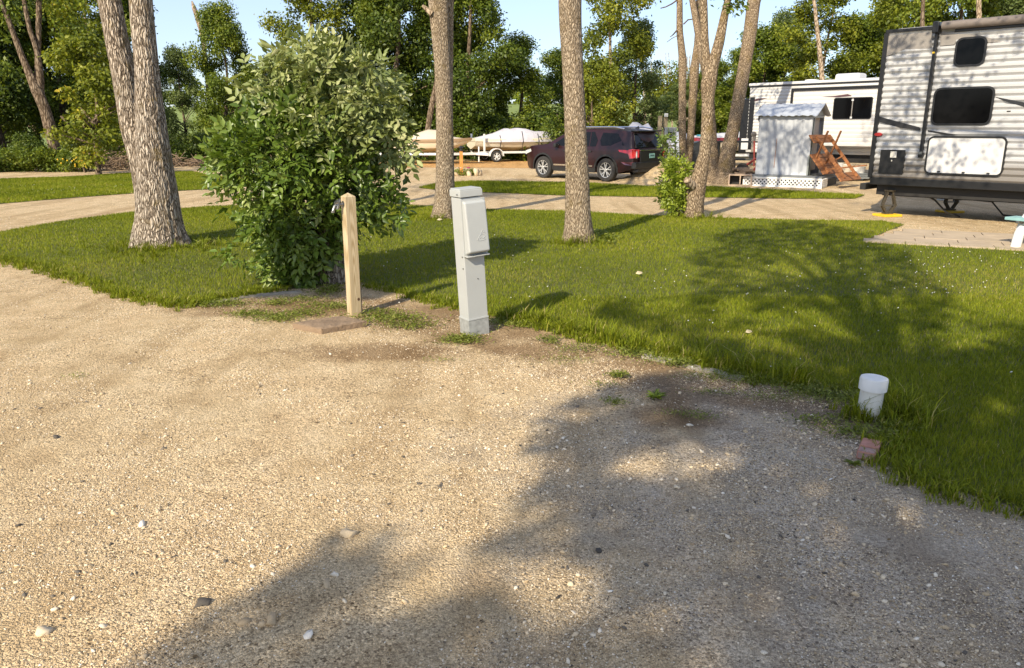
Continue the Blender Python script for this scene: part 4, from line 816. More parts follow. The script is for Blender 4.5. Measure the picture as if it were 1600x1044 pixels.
def slab(poly, cutsx, cutsz, hw):
    bm = bmesh.new(); n = len(poly)
    a = [bm.verts.new((x, -1, z)) for x, z in poly]; b_ = [bm.verts.new((x, 1, z)) for x, z in poly]
    bm.faces.new(a); bm.faces.new(b_[::-1])
    for i in range(n): bm.faces.new((a[i], b_[i], b_[(i+1) % n], a[(i+1) % n]))
    bmesh.ops.recalc_face_normals(bm, faces=bm.faces)
    for x in cutsx: bmesh.ops.bisect_plane(bm, geom=bm.verts[:]+bm.edges[:]+bm.faces[:], plane_co=(x, 0, 0), plane_no=(1, 0, 0))
    for z in cutsz: bmesh.ops.bisect_plane(bm, geom=bm.verts[:]+bm.edges[:]+bm.faces[:], plane_co=(0, 0, z), plane_no=(0, 0, 1))
    for y in (-0.8, -0.4, 0, 0.4, 0.8): bmesh.ops.bisect_plane(bm, geom=bm.verts[:]+bm.edges[:]+bm.faces[:], plane_co=(0, y, 0), plane_no=(0, 1, 0))
    for v in bm.verts:
        t_ = v.co.y; w_ = hw(v.co.x, v.co.z); crown = (1-t_*t_)
        v.co.y = t_*w_
        if v.co.z > 1.6: v.co.z += 0.05*crown-0.02
        elif v.co.x > 2.2: v.co.x += 0.12*crown-0.08
        elif v.co.x < -2.2: v.co.x -= 0.05*crown-0.03
        elif v.co.z > 1.0 and v.co.x > 1.1: v.co.z += 0.03*crown
    return bm
def bm_obj(bm, name, mat, parent, ang=40):
    me = bpy.data.meshes.new(name); bm.to_mesh(me); bm.free(); me.materials.append(mat)
    me.polygons.foreach_set('use_smooth', [True]*len(me.polygons)); me.set_sharp_from_angle(angle=R(ang)); return link(name, me, parent)
def arc(cx, cz, r, a0, a1, n=9): return [(cx+r*math.cos(R(a0+(a1-a0)*k/n)), cz+r*math.sin(R(a0+(a1-a0)*k/n))) for k in range(n+1)]
def side_panel(name, poly, mat, parent, off=0.006, side=1, thick=0.01):
    n = len(poly); bm = bmesh.new(); ins = [bm.verts.new((x, side*(halfwidth(x, z)+off), z)) for x, z in poly]; f = bm.faces.new(ins)
    r = bmesh.ops.extrude_face_region(bm, geom=[f]); 
    for v in r['geom']:
        if isinstance(v, bmesh.types.BMVert): v.co.y -= side*(thick+off)
    bmesh.ops.recalc_face_normals(bm, faces=bm.faces)
    bmesh.ops.triangulate(bm, faces=[q for q in bm.faces if len(q.verts) > 4])
    me = bpy.data.meshes.new(name); bm.to_mesh(me); bm.free(); me.materials.append(mat); return link(name, me, parent)
WX = (1.44, -1.42)
def make_suv():
    yaw = math.pi/2+R(45)
    rw = G(947, 284); root = thing('parked_suv', 'dark maroon family car parked on the gravel behind the straight tree, tail lights towards us', 'car', (0, 0, 0), yaw)
    off = Matrix.Rotation(yaw, 3, 'Z') @ Vector((WX[1], 0.95, 0)); root.location = (rw.x-off.x, rw.y-off.y, 0)
    prof = [(-2.40, 0.42), (-2.0, 0.33)]+arc(WX[1], 0.385, 0.46, 190, -10)[0:]+[(-0.9, 0.29), (0.9, 0.29)]+arc(WX[0], 0.385, 0.46, 190, -10)+[(2.1, 0.3), (2.36, 0.33), (2.46, 0.45), (2.5, 0.7), (2.47, 0.92), (2.36, 1.05), (2.0, 1.13), (1.25, 1.2), (0.85, 1.42), (0.42, 1.64), (0.1, 1.71), (-0.7, 1.745), (-1.6, 1.72), (-2.2, 1.66), (-2.28, 1.62), (-2.44, 1.12), (-2.5, 1.02), (-2.5, 0.6), (-2.46, 0.48)]
    prof = prof[::-1]
    bm = slab(prof, [-2.3, -2.0, -1.6, -1.2, -0.8, -0.3, 0.3, 0.8, 1.2, 1.6, 1.9, 2.1, 2.3], [0.45, 0.6, 0.72, 0.85, 0.98, 1.12, 1.3, 1.5, 1.62], halfwidth)
    body = bm_obj(bm, 'body', M['maroon'], root, 32)
    # windows
    for s in (1, -1):
        for P in ([(0.95, 1.2), (0.42, 1.52), (0.06, 1.6), (0.02, 1.14), (0.6, 1.15)], [(-0.06, 1.60), (-0.75, 1.625), (-0.98, 1.35), (-0.96, 1.15), (-0.06, 1.14)], [(-1.12, 1.60), (-1.75, 1.57), (-2.12, 1.2), (-1.2, 1.17), (-1.08, 1.35)]):
            side_panel('side_window', P if s == 1 else P[::-1], M['glass_dark'], root, 0.006, s)
        side_panel('window_pillar', [(-0.60, 1.61), (-0.63, 1.61), (-0.70, 1.15), (-0.67, 1.15)], M['maroon'], root, 0.010, s)
        side_panel('side_trim', [(0.92, 0.52), (0.92, 0.47), (-0.85, 0.47), (-0.85, 0.52)], M['brightwork'], root, 0.012, s)
        side_panel('sill_cladding', [(0.95, 0.44), (0.95, 0.28), (-0.93, 0.28), (-0.93, 0.44)], M['cladding'], root, 0.012, s)
        for wx in WX:
            side_panel('arch_cladding', arc(wx, 0.385, 0.515, -8, 188, 12)+arc(wx, 0.385, 0.455, 188, -8, 12), M['cladding'], root, 0.014, s, 0.03)
            wheel(root, (wx, s*0.90, 0.385), side=s)
        for dx in (-0.35, 0.75): side_panel('door_handle', [(dx-0.36+0.09, 1.0), (dx-0.36+0.09, 0.965), (dx-0.36-0.09, 0.965), (dx-0.36-0.09, 1.0)], M['cladding'], root, 0.03, s, 0.03)
        for sx in (0.0, -1.02): side_panel('door_seam', [(sx, 1.14), (sx-0.008, 1.14), (sx-0.008, 0.45), (sx, 0.45)], M['cladding'], root, 0.003, s, 0.003)
        mb = MB(); mb.tube([(0.25, s*0.80, 1.70), (-0.2, s*0.80, 1.775), (-1.6, s*0.79, 1.78), (-2.0, s*0.79, 1.72)], 0.024, 8); mb.build('roof_rail', M['brightwork'], root, smooth=True)
        MB().box((0.75, s*1.08, 1.16), (0.12, 0.2, 0.14)).build('door_mirror', M['cladding'], root, bevel=0.03)
        mb = MB(); hx = lambda z: 0
        P = [(-1.93, 1.05), (-2.50, 1.08), (-2.52, 0.80), (-2.36, 0.78), (-2.30, 0.93), (-1.98, 0.99)]
        side_panel('tail_lamp', P, M['tail_red'], root, 0.012, s, 0.03)
        mb = MB(); mb.box((-2.475, s*0.80, 0.94), (0.10, 0.26, 0.26), s*R(-14)); mb.build('tail_lamp', M['tail_red'], root, bevel=0.02)
        MB().box((-2.535, s*0.82, 0.90), (0.012, 0.05, 0.22), s*R(-14)).build('lamp_lens', M['lens'], root, bevel=0.004)
        side_panel('headlamp', [(2.47, 0.95), (2.10, 1.02), (2.05, 0.93), (2.47, 0.82)], M['lens'], root, 0.012, s, 0.03)
        side_panel('low_reflector', [(-2.05, 0.66), (-2.48, 0.67), (-2.44, 0.56), (-2.2, 0.58)], metal_maroon_light, root, 0.010, s, 0.01)
    # rear
    def rear(name, pts, mat, t_=0.02):
        mb = MB(); mb.prism(pts, 0, t_, 'X'); return mb
    mb = MB(); mb.add([(-2.285, -0.66, 1.585), (-2.285, 0.66, 1.585), (-2.475, 0.76, 1.12), (-2.475, -0.76, 1.12), (-2.2, -0.66, 1.585), (-2.2, 0.66, 1.585), (-2.38, 0.76, 1.12), (-2.38, -0.76, 1.12)], [(0, 1, 2, 3), (7, 6, 5, 4), (0, 4, 5, 1), (1, 5, 6, 2), (2, 6, 7, 3), (3, 7, 4, 0)]); mb.build('rear_window', M['glass_dark'], root, bevel=0.01)
    MB().box((-2.30, 0, 1.655), (0.30, 1.36, 0.045)).build('spoiler', M['cladding'], root, bevel=0.015)
    MB().box((-2.555, 0, 1.04), (0.02, 1.30, 0.035)).build('chrome_bar', M['brightwork'], root, bevel=0.005)
    MB().box((-2.545, 0, 0.80), (0.03, 1.26, 0.42)).build('tailgate_panel', M['black'], root, bevel=0.02)
    pl = MB().box((-2.57, 0, 0.86), (0.012, 0.30, 0.15)).build('number_plate', M['plate'], root, bevel=0.003)
    mb = MB()
    for k in range(5): mb.box((-2.578, -0.09+0.045*k, 0.865), (0.004, 0.022, 0.05))
    mb.build('plate_marks', M['darkink'], pl)
    mb = MB(); mb.box((-2.50, 0, 0.56), (0.20, 1.86, 0.22)); mb.box((-2.47, 0, 0.40), (0.22, 1.6, 0.14)); mb.build('rear_bumper', M['cladding'], root, bevel=0.04)
    MB().box((0, 0, 0.33), (3.6, 1.5, 0.12)).build('underbody', M['cladding'], root)
    mb = MB(); mb.add([(-1.85, -0.03, 1.74), (-1.85, 0.03, 1.74), (-2.02, 0, 1.72), (-1.98, 0, 1.82)], [(0, 1, 3), (1, 2, 3), (2, 0, 3), (0, 2, 1)]); mb.build('roof_fin', M['cladding'], root)
    return root
metal_maroon_light = metal_paint('maroon_gloss', (0.16, 0.05, 0.07), 0.15, 0.3, 1.0)
suv = make_suv()

# ---------------------------------------------------------------- boats on trailers
M['cover_grey'] = simple('lilac_grey_cover', (0.54, 0.52, 0.56), 0.85, var=0.08, scale=3, bscale=7, bdist=0.03)
M['cover_beige'] = simple('beige_cover', (0.55, 0.47, 0.36), 0.85, var=0.06, scale=3, bscale=7, bdist=0.02)
M['hull_cream'] = simple('cream_hull', (0.70, 0.63, 0.48), 0.3, var=0.03)
M['hull_tan'] = simple('tan_hull', (0.30, 0.2, 0.11), 0.3, var=0.05)
M['strap'] = simple('black_strap', (0.015, 0.015, 0.02), 0.8)
def loft(mb, secs, close=False):
    n = len(secs[0]); vs = [p for s in secs for p in s]; fs = []
    for i in range(len(secs)-1):
        for k in range(n-1): a = i*n+k; fs.append((a, a+1, a+n+1, a+n))
    mb.add(vs, fs+[tuple(range(n))[::-1], tuple((len(secs)-1)*n+k for k in range(n))]); return mb
def make_boat(label, loc, yaw, L, mats, peaks, windscreen=False):
    root = thing('covered_boat', label, 'boat', loc, yaw); z0 = 0.55
    st = [(-L/2, 0.80, 0.10), (-L/4, 0.92, 0.02), (0, 0.96, 0.0), (L/5, 0.90, 0.05), (L*0.35, 0.62, 0.22), (L*0.44, 0.34, 0.40), (L/2, 0.05, 0.58)]
    mb = MB(); secs = []
    for x, b_, k in st: secs.append([(x, s*b_*w_, z0+h) for s, w_, h in ((1, 1, 0.62+k*0.12), (1, 0.98, 0.45+k*0.3), (1, 0.82, 0.22+k*0.7), (1, 0.05, 0.02+k), (-1, 0.05, 0.02+k), (-1, 0.82, 0.22+k*0.7), (-1, 0.98, 0.45+k*0.3), (-1, 1, 0.62+k*0.12))])
    loft(mb, secs).build('hull', mats[0], root, smooth=True, ang=30)
    mb = MB(); secs = []
    for x, b_, k in st: secs.append([(x*1.01, s*(b_*w_+0.02), z0+h) for s, w_, h in ((1, 1, 0.50+k*0.2), (1, 1.0, 0.60+k*0.15), (1, 0.96, 0.66+k*0.14), (-1, 0.96, 0.66+k*0.14), (-1, 1.0, 0.60+k*0.15), (-1, 1, 0.50+k*0.2))])
    loft(mb, secs).build('side_band', mats[1], root, smooth=True, ang=30)
    mb = MB(); secs = []
    for x, b_, h in peaks: secs.append([(x, s*b_*w_, z0+0.48+h*q) for s, w_, q in ((1, 1.03, 0), (1, 1.0, 0.22), (1, 0.72, 0.72), (1, 0.3, 0.97), (-1, 0.3, 0.97), (-1, 0.72, 0.72), (-1, 1.0, 0.22), (-1, 1.03, 0))])
    cv = loft(mb, secs).build('cover', mats[2], root, smooth=True, ang=60)
    for x in (-L*0.27, 0.02, L*0.24):
        i = min(range(len(peaks)), key=lambda q: abs(peaks[q][0]-x)); b_, h = peaks[i][1], peaks[i][2]; x = peaks[i][0]
        mb = MB(); mb.tube([(x, -b_*0.8, z0+0.0), (x, -b_*1.05, z0+0.5), (x, -b_*1.0, z0+0.5+h*0.22), (x+0.05, -b_*0.72, z0+0.49+h*0.73)], 0.018, 5)
        mb.tube([(x, b_*0.8, z0+0.0), (x, b_*1.05, z0+0.5), (x, b_*1.0, z0+0.5+h*0.22)], 0.018, 5); mb.build('strap', M['strap'], root)
    return root
def make_trailer(label, loc, yaw, L, wx, post=True):
    root = thing('boat_trailer', label, 'trailer', loc, yaw); mb = MB()
    for s in (1, -1): mb.bar((-L/2, s*0.75, 0.50), (L*0.35, s*0.75, 0.50), 0.07, 0.11); mb.bar((L*0.35, s*0.75, 0.50), (L/2+0.5, 0, 0.50), 0.07, 0.11)
    for x in (-L/2+0.1, 0, L*0.3): mb.bar((x, -0.75, 0.47), (x, 0.75, 0.47), 0.06, 0.06)
    mb.bar((L/2+0.3, 0, 0.5), (L/2+1.1, 0, 0.46), 0.09, 0.11); mb.build('frame', M['white_metal'], root, bevel=0.008)
    for s in (1, -1):
        wheel(root, (wx, s*0.92, 0.30), 0.30, 0.19, s, rim=M['white_metal'])
        mb = MB(); P = arc(wx, 0.32, 0.40, 0, 180, 10)+arc(wx, 0.32, 0.36, 180, 0, 10); mb.prism(P, s*0.80, s*1.04, 'Y'); mb.build('mudguard', M['white_metal'], root, smooth=True)
        if post: mb = MB(); mb.bar((-L/2+0.15, s*1.02, 0.45), (-L/2+0.15, s*1.02, 1.45), 0.09, 0.09); mb.bar((-L/2+0.15, s*0.72, 0.5), (-L/2+0.15, s*1.02, 0.5), 0.05, 0.05); mb.build('guide_post', M['white_metal'], root, bevel=0.01)
    mb = MB(); mb.tube([(L/2+0.6, 0.1, 0.1), (L/2+0.6, 0.1, 0.85)], 0.035, 8); mb.build('jockey_leg', M['white_metal'], root)
    return root
b1 = G(798, 252); pk1 = [(-2.35, 0.55, 0.18), (-1.9, 0.86, 0.28), (-1.1, 0.94, 0.46), (-0.45, 0.97, 0.72), (-0.25, 0.97, 0.66), (0.15, 0.97, 0.74), (0.6, 0.94, 0.70), (1.1, 0.88, 0.56), (1.7, 0.66, 0.56), (2.25, 0.34, 0.54), (2.6, 0.08, 0.48)]
ya = R(22)
make_boat('boat under a pale lilac-grey strapped cover on a white trailer, left of the dark car', (b1.x+0.15, b1.y, 0), ya, 4.9, (M['hull_cream'], M['hull_cream'], M['cover_grey']), pk1)
make_trailer('white boat trailer carrying the lilac-grey covered boat', (b1.x+0.15, b1.y, 0), ya, 4.4, -1.35)
b2 = G(662, 256); pk2 = [(-1.7, 0.6, 0.1), (-0.9, 0.86, 0.18), (-0.2, 0.92, 0.5), (0.3, 0.92, 0.66), (0.9, 0.86, 0.62), (1.5, 0.6, 0.30), (2.1, 0.3, 0.22)]
make_boat('tan boat under a beige cover half hidden behind the slender double tree', (b2.x, b2.y, 0), R(-4), 4.9, (M['hull_cream'], M['hull_tan'], M['cover_beige']), pk2)
make_trailer('white boat trailer under the tan boat, its drawbar reaching past the orange post', (b2.x, b2.y, 0), R(-4), 4.4, -0.9, False)

# ---------------------------------------------------------------- camper (near right)
def corrugated(name, parent, L, z0, z1, y, mat, holes=(), x0=0.0, pitch=0.118, depth=0.034):
    mb = MB(); vs = []; fs = []; z = z0; prof = []
    while z < z1-1e-6:
        for q, d in ((0, 0), (0.34, depth), (0.66, depth), (0.84, 0.0), (0.87, -0.004), (0.97, -0.004)): 
            if z+q*pitch < z1: prof.append((z+q*pitch, d))
        z += pitch
    prof.append((z1, 0)); n = len(prof)
    vs = [(x0, y-d, zz) for zz, d in prof]+[(x0+L, y-d, zz) for zz, d in prof]
    fs = [(i, i+n, i+n+1, i+1) for i in range(n-1)]; mb.add(vs, fs); mb.add([(x0, y, z0), (x0+L, y, z0), (x0+L, y+0.05, z0), (x0, y+0.05, z0), (x0, y, z1), (x0+L, y, z1), (x0+L, y+0.05, z1), (x0, y+0.05, z1)], [(0, 1, 2, 3), (4, 5, 6, 7), (0, 3, 7, 4), (1, 2, 6, 5), (2, 3, 7, 6)])
    return mb.build(name, mat, parent)
def rrect(x0, z0, x1, z1, r, n=5):
    P = []
    for cx, cz, a in ((x1-r, z1-r, 0), (x0+r, z1-r, 90), (x0+r, z0+r, 180), (x1-r, z0+r, 270)):
        P += [(cx+r*math.cos(R(a+90*k/n)), cz+r*math.sin(R(a+90*k/n))) for k in range(n+1)]
    return P
def framed_panel(root, name, x0, z0, x1, z1, r, y, frame, inner, fr=0.035, proud=0.022, hatch=False):
    P = rrect(x0, z0, x1, z1, r); Q = rrect(x0+fr, z0+fr, x1-fr, z1-fr, max(0.01, r-fr)); n = len(P)
    mb = MB(); vs = [(p[0], y-proud, p[1]) for p in P]+[(p[0], y-proud, p[1]) for p in Q]+[(p[0], y+0.02, p[1]) for p in P]+[(p[0], y+0.0, p[1]) for p in Q]
    fs = [(i, (i+1) % n, n+(i+1) % n, n+i) for i in range(n)]+[(i, 2*n+i, 2*n+(i+1) % n, (i+1) % n) for i in range(n)]+[(n+i, n+(i+1) % n, 3*n+(i+1) % n, 3*n+i) for i in range(n)]
    mb.add(vs, fs); f = mb.build('frame' if not hatch else 'hatch_frame', frame)
    mb = MB(); mb.prism(Q, y-proud*0.5, y+0.01, 'Y'); w_ = mb.build(name, inner, root); f.parent = w_
    return w_
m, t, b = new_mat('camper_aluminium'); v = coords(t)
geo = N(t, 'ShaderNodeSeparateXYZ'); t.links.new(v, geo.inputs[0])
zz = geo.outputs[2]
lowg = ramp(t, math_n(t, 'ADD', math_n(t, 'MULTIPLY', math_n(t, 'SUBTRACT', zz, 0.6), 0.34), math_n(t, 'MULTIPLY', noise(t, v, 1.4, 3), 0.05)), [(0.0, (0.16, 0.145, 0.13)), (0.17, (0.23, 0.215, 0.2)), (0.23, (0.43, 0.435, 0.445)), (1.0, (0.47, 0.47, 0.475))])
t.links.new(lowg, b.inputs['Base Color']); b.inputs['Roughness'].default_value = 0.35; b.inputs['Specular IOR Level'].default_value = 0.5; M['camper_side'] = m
M['trim_black'] = simple('black_trim', (0.012, 0.012, 0.013), 0.35); M['camper_grey'] = simple('grey_decal', (0.24, 0.22, 0.20), 0.4); M['decal_black'] = simple('black_decal', (0.02, 0.02, 0.022), 0.35)
M['hatch_white'] = simple('hatch_white', (0.58, 0.575, 0.57), 0.4, var=0.02); M['glass_black'] = simple('black_window', (0.003, 0.003, 0.0035), 0.1, var=0, spec=0.12)
M['awning'] = simple('awning_fabric', (0.16, 0.135, 0.12), 0.7, var=0.2, scale=2); M['chassis'] = simple('chassis_black', (0.015, 0.014, 0.013), 0.6)
M['steel_jack'] = simple('jack_steel', (0.10, 0.085, 0.06), 0.5, 0.5, var=0.4, scale=30); M['yellow'] = simple('yellow_plastic', (0.75, 0.48, 0.02), 0.5)
M['vinyl'] = simple('black_vinyl', (0.02, 0.022, 0.022), 0.35, bscale=6, bdist=0.03, var=0.1); M['redlens'] = simple('red_marker', (0.35, 0.02, 0.02), 0.3)
M['label_white'] = simple('sticker_white', (0.6, 0.58, 0.52), 0.6)
# local frame: x along the visible side from its rear (left) corner, y inwards, z up
A = at(1371, 200, 16.0); B = at(1600, 200, 14.15); A.z = B.z = 0; dv = (B-A).normalized(); yawc = math.atan2(dv.y, dv.x)
camper = thing('travel_camper', 'large silver corrugated camper at the right edge with a big white storage hatch', 'camper', A, yawc)
def c_loc(u, v):
    r = ray(u, v); n = Vector((-dv.y, dv.x, 0)); t_ = (A-Vector((0, 0, CAM_H))).dot(n)/r.dot(n); p = Vector((0, 0, CAM_H))+r*t_; return ((p-A).dot(dv), p.z)
CL = 8.6
zt = 0.5*(c_loc(1383, 54)[1]+c_loc(1590, 34)[1]); zb = 0.5*(c_loc(1360, 277)[1]+c_loc(1590, 287)[1]); zc = c_loc(1360, 291)[1]
corrugated('side_wall', camper, CL, zb, zt, 0.0, M['camper_side'])
mb = MB(); mb.box((CL/2, 1.25, (zb+zt)/2-0.005), (CL-0.02, 2.38, zt-zb-0.02)); mb.build('shell', M['hatch_white'], camper)
mb = MB(); mb.box((CL/2, 1.24, zt+0.03), (CL+0.02, 2.50, 0.06)); mb.box((CL/2, 1.22, zt+0.07), (CL-0.2, 2.1, 0.04)); mb.build('roof', M['hatch_white'], camper, bevel=0.015)
mb = MB(); mb.box((-0.02, -0.012, (zb+zt)/2), (0.085, 0.08, zt-zb)); mb.box((CL/2, -0.025, zt+0.03), (CL+0.07, 0.05, 0.06)); mb.build('corner_trim', M['trim_black'], camper, bevel=0.006)
mb = MB(); mb.box((CL/2, 0.03, zb-0.07), (CL+0.04, 0.11, 0.14)); mb.build('skirt_rail', M['trim_black'], camper, bevel=0.01)
mb = MB(); mb.box((CL/2, 1.2, zc-0.06), (CL-0.1, 2.0, 0.22)); mb.box((CL/2, 0.45, zc-0.12), (CL-0.2, 0.12, 0.16)); mb.box((CL/2, 1.9, zc-0.12), (CL-0.2, 0.12, 0.16)); mb.build('chassis', M['chassis'], camper)
def rect_c(u0, v0, u1, v1, um=None):
    vm = (v0+v1)/2; um = (u0+u1)/2; return c_loc(u0, vm)[0], c_loc(um, v1)[1], c_loc(u1, vm)[0], c_loc(um, v0)[1]
x0, z0_, x1, z1_ = rect_c(1493, 58, 1542, 104); framed_panel(camper, 'window', x0, z0_, x1, z1_, 0.12, -0.034, M['trim_black'], M['glass_black'])
x0, z0_, x1, z1_ = rect_c(1458, 136, 1553, 196); framed_panel(camper, 'window', x0, z0_, x1, z1_, 0.13, -0.034, M['trim_black'], M['glass_black'])
x0, z0_, x1, z1_ = rect_c(1448, 213, 1572, 274); wh = framed_panel(camper, 'storage_hatch', x0, z0_, x1, z1_, 0.11, -0.034, M['trim_black'], M['hatch_white'], 0.03)
for q in (0.2, 0.52, 0.83): MB().box((x0+(x1-x0)*q, -0.057, z0_+0.055), (0.05, 0.03, 0.02)).build('hatch_latch', M['black'], wh, bevel=0.004)
x0, z0_, x1, z1_ = rect_c(1376, 234, 1414, 272); hp = MB().prism(rrect(x0, z0_, x1, z1_, 0.02), -0.057, 0.0, 'Y').build('service_door', M['trim_black'], camper)
MB().box(((x0+x1)/2+0.02, -0.060, z1_-0.09), (0.12, 0.006, 0.12)).build('sticker', M['label_white'], hp); MB().box(((x0+x1)/2, -0.060, z1_-0.21), (0.02, 0.006, 0.03)).build('lock', M['label_white'], hp)
mx, mz = c_loc(1374, 210); MB().prism([(mx+0.075*math.cos(R(a)), mz+0.035*math.sin(R(a))) for a in range(0, 360, 20)], -0.062, 0, 'Y').build('marker_lamp', M['redlens'], camper)
mx, mz = c_loc(1577, 174); MB().box((mx, -0.03, mz), (0.06, 0.02, 0.02)).build('small_vent', M['black'], camper)
mx, mz = c_loc(1389, 86)
# grey corner decals and black swooshes (thin vinyl proud of the ribs)
def decal(name, uv, mat, y=-0.0365): MB().prism([c_loc(u, v) for u, v in uv], y, y+0.001, 'Y').build(name, mat, camper)
decal('grey_decal', [(1383, 57), (1458, 50), (1457, 76), (1416, 77), (1381, 90)], M['camper_grey'], -0.0365)
decal('grey_decal', [(1470, 52), (1530, 55), (1567, 65), (1545, 67), (1541, 60), (1496, 62), (1492, 70), (1470, 72)], M['camper_grey'], -0.0365)
decal('black_swoosh', [(1370, 181), (1438, 199), (1440, 204), (1408, 200), (1369, 189)], M['decal_black'])
decal('black_swoosh', [(1450, 203), (1498, 211), (1480, 211), (1451, 206)], M['decal_black'])
decal('black_swoosh', [(1554, 151), (1600, 160), (1640, 166), (1640, 172), (1600, 167), (1570, 158)], M['decal_black'])
# awning arm + roller
ax0, az0 = c_loc(1466, 55); ax1, az1 = c_loc(1449, 240)
mb = MB(); mb.bar((ax0, -0.06, zt-0.02), (ax0, -0.06, az1-0.02), 0.055, 0.10, up=(0, 1, 0)); mb.box((ax0, -0.05, az1-0.03), (0.09, 0.10, 0.10)); arm = mb.build('awning_arm', M['trim_black'], camper, bevel=0.008)
MB().box((ax0+0.0, -0.115, zt-0.42), (0.04, 0.02, 0.03)).build('arm_sticker', M['yellow'], arm); MB().box((ax0, -0.115, az1+0.01), (0.06, 0.02, 0.05)).build('arm_catch', M['chrome'], arm)
mb = MB(); mb.box((ax0, -0.10, zt+0.02), (0.12, 0.2, 0.20)); mb.build('awning_bracket', M['trim_black'], camper, bevel=0.02)
mb = MB(); mb.tube([(ax0+0.10, -0.13, zt+0.04), (CL-0.5, -0.13, zt+0.04)], 0.075, 16); mb.build('awning_roll', M['awning'], camper, smooth=True, ang=60)
MB().box((CL/2+ax0/2, -0.05, zt-0.055), (CL-ax0-0.6, 0.05, 0.05)).build('awning_rail', M['trim_black'], camper, bevel=0.008)
# spare tyre behind
mb = MB(); mb.lathe([(0.0001, -0.24), (0.30, -0.25), (0.40, -0.21), (0.43, -0.12), (0.40, 0.0), (0.0001, 0.0)], 36, (-0.10, 1.0, 1.02), 'X'); mb.build('spare_wheel_cover', M['vinyl'], camper, smooth=True)
mb = MB(); mb.box((-0.2, 1.2, zc-0.02), (0.12, 2.2, 0.13)); mb.box((-0.08, 0.8, zc-0.02), (0.3, 0.08, 0.08)); mb.box((-0.08, 1.6, zc-0.02), (0.3, 0.08, 0.08)); mb.build('rear_bumper', M['chassis'], camper, bevel=0.01)
for yy in (0.95, 1.85):
    for s in (0.02,): pass
for wx_ in (3.6, 4.5):
    for yy in (0.14, 2.3): wheel(camper, (wx_, yy, 0.36), 0.36, 0.2, -1 if yy < 1 else 1, rim=M['white_metal'])
mb = MB(); mb.tube([c for c in [(0.9, 0.4, zc-0.12), (1.1, 0.5, 0.35), (1.3, 0.6, 0.12), (1.5, 0.8, 0.03)]], 0.018, 7); mb.build('hanging_cable', M['black'], camper, smooth=True); mb = MB(); mb.tube([(1.9, 1.3, zc-0.1), (1.85, 1.5, 0.3), (2.05, 1.6, 0.05), (2.6, 1.5, 0.03)], 0.016, 7); mb.build('hanging_cable', M['black'], camper, smooth=True)
def scissor_jack(x, y, label, padlab):
    w_ = camper.matrix_basis if False else Matrix.Translation(A) @ Matrix.Rotation(yawc, 4, 'Z'); p = w_ @ Vector((x, y, 0)); top = zc-0.14
    root = thing('scissor_jack', label, 'jack', (p.x, p.y, 0), 0.15, group='scissor jacks under the near camper'); mb = MB(); mz = 0.05+(top-0.05)*0.42; q = 0.14
    for s in (-1, 1):
        for yy in (-0.025, 0.025):
            mb.bar((s*0.03, yy, 0.06), (s*q, yy, mz), 0.02, 0.045, up=(1, 0, 0)); mb.bar((s*q, yy, mz), (s*0.05, yy, top+0.06), 0.02, 0.045, up=(1, 0, 0))
    mb.box((0, 0, 0.065), (0.18, 0.14, 0.03)); mb.box((0, 0, top+0.06), (0.18, 0.12, 0.03)); mb.build('jack_arms', M['steel_jack'], root, bevel=0.003)
    MB().tube([(-q-0.05, 0, mz), (q+0.05, 0, mz)], 0.013, 8).build('screw_rod', M['chrome'], root)
    t2 = thing('jack_pad', padlab, 'pad', (p.x, p.y, 0), 0.25, group='yellow pads under the jacks'); MB().box((0, 0, 0.024), (0.42, 0.38, 0.048)).build('pad_block', M['yellow'], t2, bevel=0.012)
    mb = MB(); 
    for k in range(3): mb.box((-0.15+0.15*k, 0, 0.049), (0.03, 0.34, 0.004))
    mb.build('pad_ribs', M['yellow'], t2)
jx = c_loc(1381, 262)[0]
scissor_jack(jx+0.12, 0.16, 'scissor jack nearest us under the left end of the silver camper', 'bright yellow pad in the sun under the nearest scissor jack')
scissor_jack(jx+0.75, 1.9, 'shadowed scissor jack farther back under the silver camper', 'yellow pad in shadow under the farther scissor jack')

# ---------------------------------------------------------------- second camper
A2 = at(1168, 200, 30.6); B2 = at(1375, 200, 26.8); A2.z = B2.z = 0; d2 = (B2-A2).normalized(); yaw2 = math.atan2(d2.y, d2.x)
camp2 = thing('white_camper', 'white camper with black framed slide-out standing behind the metal shed', 'camper', A2, yaw2)
def c2(u, v, off=0.0):
    n = Vector((-d2.y, d2.x, 0)); A_ = A2-n*off; r = ray(u, v); t_ = (A_-Vector((0, 0, CAM_H))).dot(n)/r.dot(n); p = Vector((0, 0, CAM_H))+r*t_; return ((p-A_).dot(d2), p.z)
zt2 = 0.5*(c2(1170, 136)[1]+c2(1370, 125)[1]); zb2 = 0.85; L2 = 9.0
M['camper2_side'] = simple('white_siding', (0.58, 0.57, 0.55), 0.35, var=0.03, scale=1)
corrugated('side_wall', camp2, L2, zb2, zt2, 0.0, M['camper2_side'], pitch=0.12, depth=0.012)
MB().box((L2/2, 1.25, (zb2+zt2)/2), (L2-0.02, 2.4, zt2-zb2-0.02)).build('shell', M['hatch_white'], camp2)
mb = MB(); mb.box((L2/2, 1.22, zt2+0.05), (L2+0.1, 2.56, 0.10)); mb.build('roof', M['hatch_white'], camp2, bevel=0.03)
MB().box((L2/2, -0.02, zt2-0.02), (L2+0.1, 0.05, 0.04)).build('roof_trim', M['trim_black'], camp2)
mb = MB(); mb.box((-0.16, 0.9, (zb2+zt2)/2-0.25), (0.36, 1.85, zt2-zb2-0.4)); mb.build('front_cap', M['trim_black'], camp2, bevel=0.05)
mb = MB(); mb.box((0.13, -0.016, (zb2+zt2)/2-0.15), (0.20, 0.03, zt2-zb2-0.5)); mb.build('black_corner_panel', M['trim_black'], camp2, bevel=0.004)
